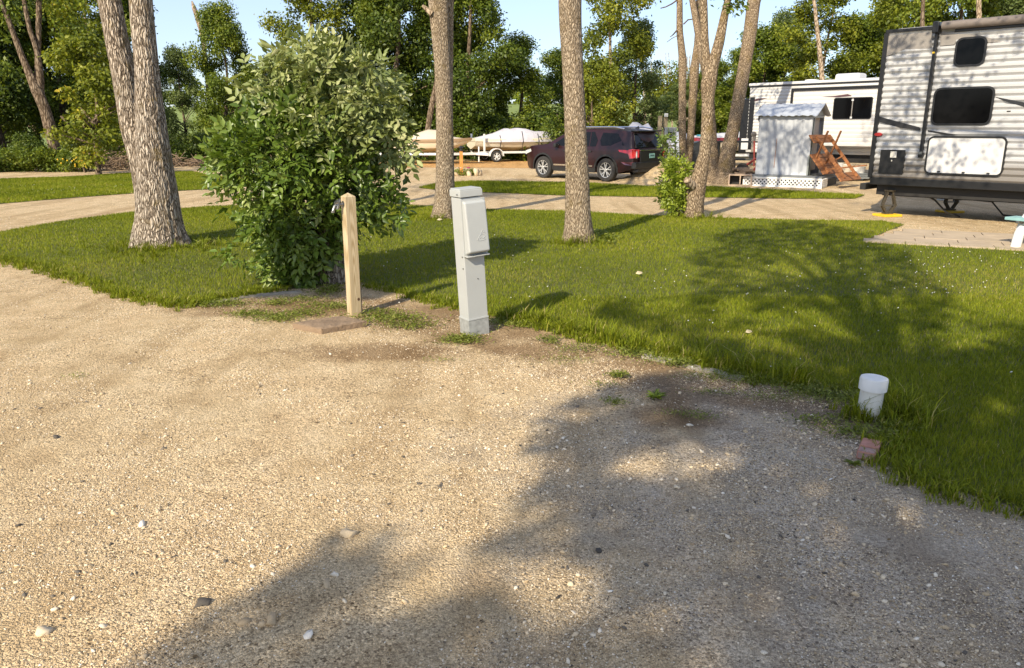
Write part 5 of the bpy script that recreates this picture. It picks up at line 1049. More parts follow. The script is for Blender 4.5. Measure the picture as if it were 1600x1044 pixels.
mb = MB(); mb.box((-0.05, -0.04, 1.15), (0.3, 0.02, 0.42)); mb.build('white_sign', M['hatch_white'], camp2, bevel=0.004)
mb = MB(); mb.box((L2/2, 1.2, 0.72), (L2-0.2, 2.2, 0.3)); mb.build('chassis', M['chassis'], camp2)
for x, zz, r_ in ((c2(1250, 130)[0], zt2+0.13, 0.12),): MB().lathe([(0.0001, 0), (0.26, 0), (0.22, 0.08), (0.0001, 0.1)], 18, (x, 0.8, zt2+0.1)).build('roof_vent', M['hatch_white'], camp2, smooth=True)
MB().box((c2(1310, 122)[0], 0.9, zt2+0.2), (0.9, 0.6, 0.26)).build('air_conditioner', M['hatch_white'], camp2, bevel=0.08)
# slide-out
sx0 = c2(1238, 160, 0.5)[0]; sz1 = c2(1300, 138, 0.5)[1]; sz0 = 1.15
M['camper2_slide'] = simple('slide_white', (0.62, 0.60, 0.57), 0.35, var=0.02)
corrugated('slide_out', camp2, 4.6, sz0, sz1, -0.5, M['camper2_slide'], x0=sx0, pitch=0.14, depth=0.006)
mb = MB(); mb.box((sx0+2.3, -0.24, (sz0+sz1)/2), (4.58, 0.42, sz1-sz0-0.01)); mb.build('slide_box', M['camper2_slide'], camp2)
mb = MB(); mb.box((sx0-0.02, -0.49, (sz0+sz1)/2), (0.09, 0.09, sz1-sz0+0.06)); mb.box((sx0+2.3, -0.49, sz1+0.0), (4.7, 0.12, 0.09)); mb.build('slide_frame', M['trim_black'], camp2)
a_ = c2(1304, 153, 0.5); b_ = c2(1361, 186, 0.5); wn = framed_panel(camp2, 'window', a_[0], b_[1], b_[0], a_[1], 0.07, -0.508, M['trim_black'], M['glass_black'], 0.03)
MB().box(((a_[0]+b_[0])/2, -0.535, (a_[1]+b_[1])/2), (0.03, 0.01, a_[1]-b_[1]-0.04)).build('mullion', M['camper_grey'], wn)
for zz in (a_[1]-0.09, b_[1]+0.05): MB().box(((a_[0]+b_[0])/2, -0.545, zz), (0.07, 0.01, 0.06)).build('latch', M['hatch_white'], wn)
a_ = c2(1187, 166); b_ = c2(1232, 190); framed_panel(camp2, 'window', a_[0], b_[1], b_[0], a_[1], 0.08, -0.014, M['trim_black'], M['glass_black'], 0.03)
M['maroon_decal'] = simple('plum_decal', (0.10, 0.05, 0.055), 0.4)
def decal2(uv, off=0.0): MB().prism([c2(u, v, off) for u, v in uv], -off-0.0195, -off-0.018, 'Y').build('swoosh_decal', M['maroon_decal'], camp2)
decal2([(1173, 157), (1185, 154), (1200, 153), (1186, 157), (1174, 160)]); decal2([(1186, 164), (1205, 162), (1222, 162), (1230, 164), (1205, 164)]); decal2([(1283, 151), (1305, 150), (1325, 147), (1332, 150), (1310, 152)], 0.5)
mb = MB()
for k, zz in enumerate((1.25, 1.31, 1.4, 1.52)): mb.box((L2/2, -0.019, zz), (L2-0.7, 0.006, 0.03))
mb.build('pinstripes', M['camper_grey'], camp2)
for wx_ in (5.2, 6.1): wheel(camp2, (wx_, 0.1, 0.38), 0.38, 0.2, -1, rim=M['white_metal'])
# black shelf and table things by its left end
#PART4
# ================================================================== shed, tables, camp clutter
M['shed_metal'] = simple('shed_metal', (0.41, 0.43, 0.46), 0.4, 0.0, 0.05, 1.5)
M['shed_roof'] = simple('shed_roof', (0.40, 0.43, 0.47), 0.5, 0.0, 0.06, 3)
M['shed_frame'] = simple('shed_frame', (0.22, 0.24, 0.23), 0.5, 0.2); M['beige_panel'] = simple('beige_panel', (0.36, 0.31, 0.26), 0.8, var=0.1)
M['deck_grey'] = simple('deck_grey', (0.17, 0.18, 0.18), 0.8, var=0.2, scale=9); M['lattice'] = simple('white_lattice', (0.78, 0.77, 0.74), 0.5, var=0.03)
M['rust'] = simple('rust_streak', (0.32, 0.12, 0.04), 0.9, var=0.3, scale=20)
ys_ = G(1170, 291).y; al = R(-33); base = at(1178, 286, ys_+0.1); base.z = 0
deck = thing('shed_deck', 'low grey deck with white lattice skirt carrying the metal shed', 'deck', base, al)
def ploc(root_, a, o, u, v, yl):     # local coords on plane y=yl
    d_ = Vector((math.cos(a), math.sin(a), 0)); n = Vector((-d_.y, d_.x, 0)); A_ = o+n*yl; r = ray(u, v); t_ = (A_-Vector((0, 0, CAM_H))).dot(n)/r.dot(n); p = Vector((0, 0, CAM_H))+r*t_; return (p-A_).dot(d_), p.z
dx0, dz1 = ploc(None, al, base, 1163, 275, 0); dx1, dz1b = ploc(None, al, base, 1285, 276, 0); dz1 = 0.27
MB().box(((dx0+dx1)/2, 1.2, dz1+0.03), (dx1-dx0, 2.4, 0.07)).build('deck_boards', M['deck_grey'], deck, bevel=0.006)
mb = MB(); mb.box(((dx0+dx1)/2, 0.03, dz1/2-0.03), (dx1-dx0-0.05, 0.02, dz1-0.04)); mb.box((dx1-0.04, 1.2, dz1/2-0.03), (0.02, 2.3, dz1-0.04)); mb.build('under_deck_shade', M['chassis'], deck)  # black sheets stand in for the shade behind the lattice
def lattice(mb, x0, x1, z0, z1, y, sp=0.115):
    h = z1-z0
    for sgn in (1, -1):
        k = x0-h
        while k < x1:
            a, b_ = (k, z0), (k+h, z1)
            if sgn < 0: a, b_ = (k, z1), (k+h, z0)
            t0 = max(0, (x0-a[0])/h); t1 = min(1, (x1-a[0])/h)
            if t1 > t0+0.02:
                P = (a[0]+h*t0, y+0.004*sgn, a[1]+(b_[1]-a[1])*t0); Q = (a[0]+h*t1, y+0.004*sgn, a[1]+(b_[1]-a[1])*t1); mb.bar(P, Q, 0.007, 0.034, up=(0, 0, 1))
            k += sp
mb = MB(); lattice(mb, dx0+0.02, dx1-0.02, 0.02, dz1, -0.02); 
for z in (0.02, dz1): mb.box(((dx0+dx1)/2, -0.032, z), (dx1-dx0, 0.02, 0.04))
for x in (dx0, dx1): mb.box((x, -0.035, dz1/2), (0.04, 0.02, dz1))
mb.build('lattice_skirt', M['lattice'], deck)
mb = MB(); mb.T = Matrix.Translation((dx1+0.01, 0, 0)) @ Matrix.Rotation(R(90), 4, 'Z'); lattice(mb, 0.02, 0.75, 0.02, dz1, -0.0); mb.build('lattice_skirt', M['lattice'], deck)
# shed
sb = 0.45; sx0 = ploc(None, al, base, 1180, 270, sb)[0]; sx1 = ploc(None, al, base, 1262, 272, sb)[0]; sw = sx1-sx0
zs0 = dz1+0.07; zs1 = 0.5*(ploc(None, al, base, 1186, 181, sb)[1]+ploc(None, al, base, 1263, 178, sb)[1])
sbase = base+Vector((math.cos(al)*sx0-math.sin(al)*sb, math.sin(al)*sx0+math.cos(al)*sb, 0))
shed = thing('metal_shed', 'dented grey sheet-metal shed with a shallow pitched roof on the lattice-skirted deck', 'shed', (sbase.x, sbase.y, zs0), al)
SH = zs1-zs0; SD = 1.55
n = 48; mb = MB(); g = np.random.default_rng(12); vs = []; m2 = 40
ph = g.uniform(0, 6.28, 12)
def dent(x, z): 
    return 0.022*math.sin(2.1*x+1.6*z+ph[0])*math.sin(1.7*z-1.2*x+ph[1])+0.022*abs(math.sin(2.6*x+2.2*z+ph[2]))*math.sin(1.9*z+ph[3])-0.018*abs(math.sin(3.1*x-2.8*z+ph[4]))
for j in range(m2+1):
    for i in range(n+1):
        x = sw*i/n; z = SH*j/m2; rib = -0.028 if (i % 8 == 0 and 0 < i < n) else 0
        vs.append((x, -0.0+rib+dent(x, z)*(1 if 0 < j < m2 and 0 < i < n else 0), z))
mb.add(vs, [(j*(n+1)+i, j*(n+1)+i+1, (j+1)*(n+1)+i+1, (j+1)*(n+1)+i) for j in range(m2) for i in range(n)])
mb.build('front_wall', M['shed_metal'], shed, smooth=True, ang=60)
mb = MB(); mb.box((sw/2, SD, SH/2), (sw, 0.02, SH)); mb.box((0.01, SD/2, SH/2), (0.02, SD-0.02, SH)); mb.build('walls', M['shed_metal'], shed)
mb = MB(); mb.box((sw-0.02, 0.03, SH/2), (0.05, 0.06, SH)); mb.box((sw-0.02, SD-0.03, SH/2), (0.05, 0.06, SH)); mb.box((sw-0.02, SD/2, SH-0.05), (0.05, SD, 0.08)); mb.box((sw-0.02, SD*0.18, SH/2), (0.04, 0.10, SH)); mb.build('door_frame', M['shed_frame'], shed, bevel=0.004)
mb = MB(); mb.box((sw-0.12, SD*0.58, SH*0.52), (0.02, SD*0.75, SH*0.9)); mb.build('side_panel', M['beige_panel'], shed)
mb = MB(); mb.bar((sw*0.36, -0.03, SH*0.12), (sw*0.37, -0.03, SH*0.62), 0.012, 0.004, up=(0, 1, 0)); mb.build('rust_streak', M['rust'], shed)
rz_ = 0.34; mb = MB(); vs = []; nr = 36
for i in range(nr+1):
    x = -0.14+(sw+0.30)*i/nr; wv = 0.016 if i % 4 < 2 else -0.006
    vs += [(x, -0.20, -0.03+wv+SH+g.normal()*0.008), (x, SD/2, SH+rz_+wv*0.6), (x, SD+0.18, SH-0.02+wv)]
mb.add(vs, [(3*i+k, 3*i+3+k, 3*i+4+k, 3*i+1+k) for i in range(nr) for k in (0, 1)])
ro = mb.build('roof', M['shed_roof'], shed); sm = ro.modifiers.new('t', 'SOLIDIFY'); sm.thickness = 0.012
mb = MB(); mb.add([(sw-0.01, 0, SH), (sw-0.01, SD, SH), (sw-0.01, SD/2, SH+rz_-0.02), (sw-0.04, 0, SH), (sw-0.04, SD, SH), (sw-0.04, SD/2, SH+rz_-0.02)], [(0, 1, 2), (5, 4, 3), (0, 3, 4, 1), (1, 4, 5, 2), (2, 5, 3, 0)]); mb.build('gable', M['shed_frame'], shed)
mb = MB(); mb.box((sw/2, -0.015, SH-0.03), (sw, 0.03, 0.06)); mb.build('eave_beam', M['shed_frame'], shed)
# picnic tables
M['redwood'] = wood_mat('red_brown_stain', (0.17, 0.065, 0.02), (0.32, 0.13, 0.045), (12, 12, 1.5))
M['redwood_y'] = M['redwood']
def picnic(name, label, mats, L=1.8, plast=False):
    root = thing(name, label, 'picnic table')
    for k in range(5): MB().box((0, -0.30+0.15*k, 0.74), (L, 0.138, 0.04)).build('tabletop_board', mats[0], root, bevel=0.006)
    for s in (1, -1):
        for k in range(2): MB().box((0, s*(0.64+0.15*k), 0.44), (L, 0.138, 0.04)).build('seat_board', mats[0], root, bevel=0.006)
    for x in (-L/2+0.3, L/2-0.3):
        for s in (1, -1): MB().bar((x+0.05*s, s*0.22, 0.72), (x+0.05*s, s*0.66, 0.0), 0.038, 0.09, up=(1, 0, 0)).build('leg', mats[1], root, bevel=0.005)
        mb = MB(); mb.box((x, 0, 0.395), (0.04, 1.55, 0.09)); mb.build('seat_bearer', mats[1], root, bevel=0.005)
        MB().box((x, 0, 0.68), (0.04, 0.70, 0.08)).build('top_bearer', mats[1], root, bevel=0.005)
        MB().bar((x, 0, 0.40), (x*0.3, 0, 0.70), 0.04, 0.06).build('brace', mats[1], root, bevel=0.005)
    return root
pt = picnic('picnic_table', 'red-brown wooden picnic table tipped on its side against the metal shed', (M['redwood'], M['redwood']), 1.6)
vd = Vector((0.33, 0.94, 0)); rv = Vector((0.94, -0.33, 0)); zv = Vector((0, 0, 1))
yl_ = (rv*0.64-zv*0.77).normalized(); zl_ = (-rv*0.77-zv*0.64).normalized(); xl_ = yl_.cross(zl_)
Rm = Matrix((xl_, yl_, zl_)).transposed().to_4x4(); Rm = Matrix.Rotation(R(-24), 4, 'Z') @ Rm
far = 1 if (Rm @ Vector((1, 0, 0))).dot(vd) > 0 else -1
end = Rm @ Vector((-far*0.6, 0, 0.44)); tgt = at(1293, 247, 23.6); pt.matrix_basis = Matrix.Translation(tgt-end) @ Rm
# pale blue picnic table at the right edge
M['teal_plastic'] = simple('pale_teal_board', (0.24, 0.42, 0.42), 0.6, var=0.1); M['white_leg'] = simple('white_tube', (0.75, 0.74, 0.70), 0.4, var=0.05)
q = G(1598, 388); tt = thing('teal_table', 'pale teal board table with round white legs cut by the right edge, on the patio', 'table', (q.x+0.05, q.y+0.25, 0), math.atan2(dv.y, dv.x)-R(14))
for k in range(5): MB().box((1.0, 0.1+0.16*k, 0.76), (1.9, 0.15, 0.045)).build('tabletop_board', M['teal_plastic'], tt, bevel=0.008)
for yy in (-0.30, -0.14): MB().box((0.97, yy, 0.44), (2.0, 0.15, 0.045)).build('seat_board', M['teal_plastic'], tt, bevel=0.008)
for x in (0.16, 1.7):
    for (ya_, yb_) in ((-0.32, 0.15), (0.95, 0.6)):
        MB().tube([(x, ya_, -0.02), (x, ya_+(yb_-ya_)*0.1, 0.2), (x, ya_+(yb_-ya_)*0.35, 0.42), (x, yb_, 0.73)], 0.07, 14).build('leg', M['white_leg'], tt, smooth=True)
    MB().box((x, 0.1, 0.40), (0.05, 0.95, 0.04)).build('bearer', M['chrome'], tt, bevel=0.004)
# cinder blocks, firewood, hand truck, clutter
M['cinder'] = simple('tan_block', (0.44, 0.33, 0.24), 0.95, var=0.15, scale=12, bscale=50, bdist=0.005)
def block(u, v, rz, label, zb=0.0, sc=1.0):
    p = G(u, v); root = thing('cinder_block', label, 'block', (p.x, p.y, zb), rz, group='concrete blocks by the lattice deck'); L_, D_, H_b = 0.40*sc, 0.2*sc, 0.2*sc; mb = MB(); t_ = 0.035
    for x in (-L_/2+t_/2, 0, L_/2-t_/2): mb.box((x, 0, H_b/2), (t_, D_-0.004, H_b-2*t_))
    mb.box((0, 0, t_/2), (L_, D_, t_)); mb.box((0, 0, H_b-t_/2), (L_, D_, t_)); MB.build(mb, 'block_shell', M['cinder'], root); MB().box((0, D_/2-0.03, H_b/2), (L_-0.01, 0.012, H_b-0.03)).build('dark_core', M['chassis'], root)
block(1156, 290, R(-18), 'upright tan hollow block at the left end of the lattice skirt', 0, 1.75)
M['firewood'] = wood_mat('old_wood', (0.10, 0.065, 0.04), (0.30, 0.21, 0.13), (10, 10, 2))
g = random.Random(4)
for k in range(9):
    p = at(1150+g.uniform(0, 26), 268, ys_+0.35+g.uniform(-0.1, 0.5)); a = g.uniform(-0.5, 0.5); Lk = g.uniform(0.3, 0.55)
    o = MB().tube([(-Lk/2*math.cos(a), -Lk/2*math.sin(a), 0), (0, 0, g.uniform(-0.02, 0.02)), (Lk/2*math.cos(a), Lk/2*math.sin(a), g.uniform(-0.03, 0.05))], g.uniform(0.035, 0.06), 7).build('firewood_log', M['firewood']); o.location = (p.x, p.y, 0.36+0.06*(k % 3))
    tag(o, 'split brown log in the heap left of the metal shed', 'log', 'split logs heaped left of the shed')
M['redpaint'] = simple('faded_red_paint', (0.38, 0.06, 0.045), 0.45)
p = at(1168, 262, ys_+1.2); ht = thing('hand_truck', 'old red hand truck with one dark wheel leaning behind the log heap', 'hand truck', (p.x, p.y, 0), R(-25)); mb = MB()
for y in (0, 0.35): mb.tube([(-0.45, y, 0.35), (0.0, y, 0.62), (0.2, y, 0.78), (0.5, y, 0.85)], 0.03, 8)
mb.bar((-0.3, 0, 0.42), (-0.3, 0.35, 0.42), 0.04, 0.04); mb.bar((0.2, 0, 0.55), (0.15, 0, 1.35), 0.04, 0.05); mb.bar((0.2, 0, 0.40), (0.6, 0, 0.9), 0.04, 0.12); mb.build('frame', M['redpaint'], ht, smooth=True)
wheel(ht, (-0.15, -0.05, 0.45), 0.2, 0.08, -1, rim=M['chassis'])
mb = MB(); mb.bar((0.1, 0.1, 1.0), (0.12, 0.1, 1.5), 0.10, 0.10); mb.ball((0.10, 0.1, 1.55), 0.09, 6); mb.build('jug_holder', M['beige_panel'], ht, bevel=0.01)
M['grey_wood'] = simple('grey_planks', (0.12, 0.12, 0.10), 0.8, var=0.3)
p = at(1160, 262, ys_+2.6); bt = thing('plank_shelf', 'low dark plank bench in shadow between the split tree and the white camper', 'bench', (p.x-0.5, p.y, 0), R(-20))
for z in (1.30, 0.72): MB().box((0.5, 0, z), (1.9, 0.6, 0.05)).build('plank', M['grey_wood'], bt, bevel=0.005)
for x in (-0.35, 1.35): MB().box((x, 0, 0.65), (0.07, 0.5, 1.28)).build('leg', M['grey_wood'], bt, bevel=0.005)
p = at(1330, 262, ys_+3.2)
M['whiteplastic'] = simple('white_plastic', (0.72, 0.70, 0.64), 0.5)
for (u, v0, lab, hh, ww) in ((1309, 262, 'white plastic bucket seen through the tipped table, leftmost of the pale containers', 0.55, 0.17), (1322, 262, 'cream container behind the tipped table between the white ones', 0.5, 0.16), (1340, 262, 'white tub behind the tipped table next to the black wheel cover', 0.42, 0.26)):
    q = at(u, v0, ys_+3.0); rt = thing('container', lab, 'container', (q.x, q.y, 0)); MB().lathe([(0.0001, 0.0), (ww*0.85, 0.0), (ww, hh*0.95), (ww, hh), (0.0001, hh)], 18).build('tub', M['whiteplastic'] if u != 1322 else M['cover_beige'], rt, smooth=True, ang=30); MB().lathe([(0.0001, hh+0.005), (ww+0.012, hh+0.005), (ww+0.012, hh+0.03), (0.0001, hh+0.035)], 18).build('lid', M['whiteplastic'], rt, smooth=True, ang=30)
    rt.location.z = 0
# low blocks and grey boards right of the lattice
p = G(1300, 283); bo = thing('board_pile', 'grey boards lying on the ground between the lattice deck and the silver camper', 'boards', (p.x, p.y, 0), R(6))
for k in range(3): MB().box((0.3+0.2*k, 0.1*k, 0.10+0.06*k), (1.9, 0.28, 0.05), R(5*k)).build('board', M['deck_grey'], bo, bevel=0.005)
# gravel mound
def mound():
    c = G(1046, 288); n_, m_ = 40, 60; vs = []; g = np.random.default_rng(6)
    for j in range(n_+1):
        r = j/n_
        for i in range(m_):
            a = 2*math.pi*i/m_; rx, ry = 1.75, 1.2; h = 0.62*math.exp(-(r*1.55)**2*1.35)*(1+0.06*math.sin(3*a+r*4))
            vs.append((rx*1.25*r*math.cos(a), ry*1.25*r*math.sin(a), h-0.05*r+g.normal()*0.006))
    fs = [(j*m_+i, j*m_+(i+1) % m_, (j+1)*m_+(i+1) % m_, (j+1)*m_+i) for j in range(n_) for i in range(m_)]
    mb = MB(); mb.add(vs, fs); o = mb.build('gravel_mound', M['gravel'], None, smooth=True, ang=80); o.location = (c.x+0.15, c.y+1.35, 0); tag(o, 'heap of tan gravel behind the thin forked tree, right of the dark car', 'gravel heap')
mound()
# service post with grey box, ladder frame
M['box_grey'] = simple('meter_box', (0.42, 0.44, 0.42), 0.5)
p = at(1030, 262, 27.6); sv = thing('meter_post', 'squared wooden post with a grey meter box, right behind the dark car', 'post', (p.x, p.y, 0))
zt_ = at(1030, 181, 27.6).z; MB().box((-0.05, 0, zt_/2), (0.13, 0.13, zt_)).build('post', M['pine'], sv, bevel=0.006); MB().box((0.16, 0.08, zt_/2-0.02), (0.12, 0.12, zt_-0.05)).build('rear_post', M['pine'], sv, bevel=0.006)
zb_ = at(1040, 213, 27.6).z; hb_ = at(1040, 199, 27.6).z; mb = MB(); mb.box((0.30, -0.12, (zb_+hb_)/2), (0.40, 0.2, hb_-zb_)); bx = mb.build('meter_box', M['box_grey'], sv, bevel=0.012)
MB().box((0.27, -0.224, (zb_+hb_)/2-0.06), (0.15, 0.01, 0.10)).build('meter_window', M['black'], bx, bevel=0.004); MB().box((0.30, -0.08, zb_-0.03), (0.36, 0.15, 0.05)).build('box_base', M['black'], sv)
mb = MB(); mb.tube([(0.04, -0.09, zt_-0.1), (0.02, -0.12, zt_-0.3), (0.08, -0.12, zt_-0.45), (0.16, -0.1, zt_-0.55)], 0.015, 6); mb.build('loose_cable', M['black'], sv, smooth=True); MB().box((0.14, -0.06, zt_+0.02), (0.12, 0.1, 0.12)).build('junction_box', M['white_metal'], sv, bevel=0.01)
M['greenish'] = simple('greenish_slats', (0.14, 0.15, 0.08), 0.8, var=0.2)
ld = thing('slat_frame', 'narrow greenish slatted frame leaning below the grey meter box', 'frame', (p.x+0.25, p.y-0.3, 0))
for x in (-0.05, 0.22): MB().bar((x, 0, 0.15), (x+0.02, 0.1, 1.25), 0.05, 0.04, up=(0, 1, 0)).build('rail', M['greenish'], ld)
for z in (0.4, 0.65, 0.9, 1.15): MB().box((0.1, 0.05, z), (0.3, 0.03, 0.05)).build('rung', M['greenish'], ld)
# covered vehicles behind
M['tarp'] = simple('grey_tarp', (0.30, 0.31, 0.36), 0.6, var=0.08, scale=1.5, bscale=4, bdist=0.08)
def tarp(label, u0, u1, vt, Y, H2, depth=2.0, yaw=0.0, bump_=0.1, mat=None, name='tarp_covered_trailer', cat='covered trailer'):
    a = at(u0, 250, Y); b_ = at(u1, 250, Y); W_ = b_.x-a.x; root = thing(name, label, cat, ((a.x+b_.x)/2, Y, 0), yaw); mb = MB(); secs = []
    for k in range(9):
        t_ = k/8; x = -W_/2+W_*t_; h = H2*(1-0.35*abs(t_-0.5)**2*4*0.6)+bump_*math.sin(k*2.3); e = 1 if 0 < k < 8 else 0.86
        secs.append([(x, -depth/2*e, 0.35), (x, -depth/2*e, h*0.6), (x, -depth*0.36*e, h*0.88), (x, 0, h*e), (x, depth*0.36*e, h*0.88), (x, depth/2*e, h*0.6), (x, depth/2*e, 0.35)])
    loft(mb, secs).build('tarp', mat or M['tarp'], root, smooth=True, ang=50)
    for x in (-W_*0.25, W_*0.2): wheel(root, (x, -depth/2+0.1, 0.3), 0.3, 0.2, -1, rim=M['chassis'])
    return root
tarp('long grey tarpaulin-covered trailer standing beyond the roof of the dark car', 962, 1026, 193, 34, at(1000, 192, 34).z)
tarp('blue-grey tarpaulin-covered trailer between the meter box and the thin forked tree', 1040, 1080, 208, 33, at(1055, 206, 33).z, bump_=0.03)
M['pink'] = simple('pink_canvas', (0.40, 0.05, 0.11), 0.6); M['teal'] = simple('teal_canvas', (0.05, 0.30, 0.36), 0.6)
q = at(1088, 250, 30); cv = thing('covered_motorbike', 'black covered motorbike shape with pink and teal cloth on top, between tree stems', 'covered bike', (q.x, q.y, 0))
mb = MB(); loft(mb, [[(-0.65, -0.25, 0.15), (-0.6, -0.2, 0.9), (-0.6, 0.2, 0.9), (-0.65, 0.25, 0.15)], [(-0.2, -0.35, 0.1), (-0.2, -0.25, 1.2), (-0.2, 0.25, 1.2), (-0.2, 0.35, 0.1)], [(0.3, -0.35, 0.1), (0.3, -0.25, 1.35), (0.3, 0.25, 1.35), (0.3, 0.35, 0.1)], [(0.7, -0.2, 0.3), (0.6, -0.15, 1.0), (0.6, 0.15, 1.0), (0.7, 0.2, 0.3)]]); mb.build('black_cover', M['vinyl'], cv, smooth=True, ang=60)
mb = MB(); loft(mb, [[(0.05, -0.37, 1.2), (0.05, -0.3, 1.34), (0.05, 0.3, 1.34), (0.05, 0.37, 1.2)], [(0.45, -0.37, 1.2), (0.4, -0.2, 1.45), (0.4, 0.2, 1.45), (0.45, 0.37, 1.2)]]); mb.build('pink_cloth', M['pink'], cv); MB().box((0.2, 0, 1.47), (0.42, 0.4, 0.07)).build('teal_cloth', M['teal'], cv, bevel=0.03)
q = at(1138, 250, 38); pk3 = [(-2.3, 0.7, 0.2), (-1.2, 0.9, 0.35), (0, 0.95, 0.42), (1.0, 0.85, 0.5), (1.8, 0.6, 0.45), (2.3, 0.2, 0.35)]
M['hull_red'] = simple('dark_red_band', (0.22, 0.03, 0.03), 0.3)
make_boat('white covered boat with a dark red band, seen between the leaning trees', (q.x, q.y, 0.1), R(8), 4.8, (M['hull_cream'], M['hull_red'], M['hatch_white']), pk3)
make_trailer('boat trailer under the red-banded boat between the leaning trees', (q.x, q.y, 0), R(8), 4.4, -0.5, False)
# grey hookup box beyond the silver camper
q = G(1478, 314); hk = thing('hookup_post', 'squat grey hookup post seen under the silver camper, beyond it', 'power box', (q.x, q.y+0.2, 0), 0.3); MB().box((0, 0, 0.55), (0.17, 0.15, 1.1)).build('post_body', M['greypaint'], hk, bevel=0.006); MB().box((0, 0, 1.11), (0.2, 0.18, 0.04)).build('top_cap', M['greypaint'], hk, bevel=0.006)
mb = MB(); P = [(q.x+0.1, q.y, 0.5), (q.x+0.15, q.y-0.1, 0.15)]+[tuple(G(u, v, 0.02)) for u, v in ((1490, 313), (1510, 311), (1530, 313), (1550, 315), (1566, 312))]; mb.tube(P, 0.02, 7); tag(mb.build('power_cord', M['black'], None, smooth=True), 'thick black power cord snaking over the ground under the silver camper', 'cord')
q = G(1510, 307); MB_ = MB().box((0, 0, 0.06), (0.28, 0.16, 0.12)).build('levelling_block', M['cinder'], None, bevel=0.01); MB_.location = (q.x, q.y, 0); tag(MB_, 'small tan block on the ground beyond the silver camper', 'block')
# orange marker post with flowers and stones
M['orange'] = wood_mat('orange_cedar', (0.50, 0.19, 0.04), (0.66, 0.30, 0.07)); q = G(721, 274)
mp_ = thing('marker_post', 'orange-brown square post with a black lantern cap, left of the far boat trailer', 'post', (q.x, q.y, 0), 0.2); zt_ = at(721, 236, q.y).z
MB().box((0, 0, zt_/2-0.05), (0.115, 0.115, zt_+0.1)).build('post', M['orange'], mp_, bevel=0.006)
mb = MB(); mb.lathe([(0.0001, 0), (0.09, 0), (0.09, 0.03), (0.055, 0.04), (0.055, 0.10), (0.10, 0.12), (0.03, 0.19), (0.0001, 0.2)], 12, (0, 0, zt_)); mb.build('lantern_cap', M['black'], mp_)
g = np.random.default_rng(44)
for k in range(13):
    a = 2*math.pi*k/13+g.normal()*0.1; V, F, rn = stones(np.zeros(1), np.zeros(1), np.array([0.12*g.uniform(0.8, 1.3)]), g, rock_t(1), 0.85, np.array([g.uniform(0.35, 0.65)]))
    o = link('edging_stone', np_mesh('edging_stone', V, F, M['stone'], rn, smooth=True), loc=(q.x+0.1+0.62*math.cos(a), q.y-0.1+0.45*math.sin(a), 0.03)); tag(o, 'rounded fieldstone in the ring round the orange-brown post', 'stone', 'stones ringing the flower bed')
fl = thing('flower_clump', 'low flower clump with magenta blooms at the foot of the orange-brown post', 'flowers', (q.x, q.y, 0))
cs = [(0.1+0.3*math.cos(a), -0.1+0.22*math.sin(a), 0.13) for a in np.linspace(0, 6, 9)]; V, F, rn = cloud(g, cs, [0.14]*9, 700, 0.07, 0.035); link('leaves', np_mesh('leaves', V, F, M['weed'], rn), fl)
M['magenta'] = simple('magenta_petals', (0.55, 0.03, 0.25), 0.6); M['whitepetal'] = simple('white_petals', (0.75, 0.7, 0.68), 0.6)
for k, (x, y, mt) in enumerate([(0.28, -0.3, 'magenta'), (0.33, -0.28, 'magenta'), (0.25, -0.25, 'magenta'), (-0.12, -0.3, 'whitepetal'), (0.0, -0.32, 'whitepetal'), (0.3, -0.34, 'magenta')]):
    mb = MB()
    for a in range(5): mb.T = Matrix.Translation((x, y, 0.27)) @ Matrix.Rotation(a*1.257, 4, 'Z') @ Matrix.Rotation(R(-50), 4, 'Y'); mb.add([(0, 0, 0), (0.03, 0.03, 0.01), (0.06, 0, 0.0), (0.03, -0.03, 0.01)], [(0, 1, 2, 3)])
    mb.build('bloom', M[mt], fl)

# ================================================================== trees beyond
def tree_proto(seed, H3, crown_w, crown_lo, nleaf, lsize, mat, bark, trunk_r=0.16, narrow=False, nb=40, clump=0.62):
    rng = np.random.default_rng(seed); root = bpy.data.objects.new('tree', None); C.objects.link(root)
    path = [(Vector((0, 0, -0.1)), trunk_r), (Vector((rng.normal()*0.15, rng.normal()*0.15, H3*0.3)), trunk_r*0.8), (Vector((rng.normal()*0.3, rng.normal()*0.3, H3*0.62)), trunk_r*0.5), (Vector((rng.normal()*0.4, rng.normal()*0.4, H3*0.92)), trunk_r*0.15)]
    V, F = trunk_mesh('trunk', path, bark, rng, 10, 0.5, 0.1, 0.3, 0); link('trunk', np_mesh('trunk', V, F, bark, smooth=True), root)
    cs = []; rs = []
    for k in range(nb):
        t_ = ((k+rng.random())/nb)**0.85; z = H3*(crown_lo+(1.0-crown_lo)*t_); prof = math.sin(math.pi*min(1, 0.12+0.86*t_)**0.8)**0.6 if not narrow else (0.5+0.5*math.sin(math.pi*t_))
        a = rng.uniform(0, 6.28); rr = crown_w*prof*rng.uniform(0.35, 1.0); cs.append((rr*math.cos(a), rr*math.sin(a), z)); rs.append(clump*rng.uniform(0.55, 1.35))
    for k in range(min(nb, 16)):
        p1 = cs[k]; zb_ = p1[2]*0.72; MB().tube([(0.1, 0.1, zb_), (p1[0]*0.5, p1[1]*0.5, zb_+(p1[2]-zb_)*0.6), p1], [0.05, 0.035, 0.015], 5, cap=False).build('limb', bark, root, smooth=True)
    V, F, rn = cloud(rng, cs, rs, nleaf, lsize, lsize*0.62, shell=0.25); link('crown', np_mesh('crown', V, F, mat, rn), root); return root
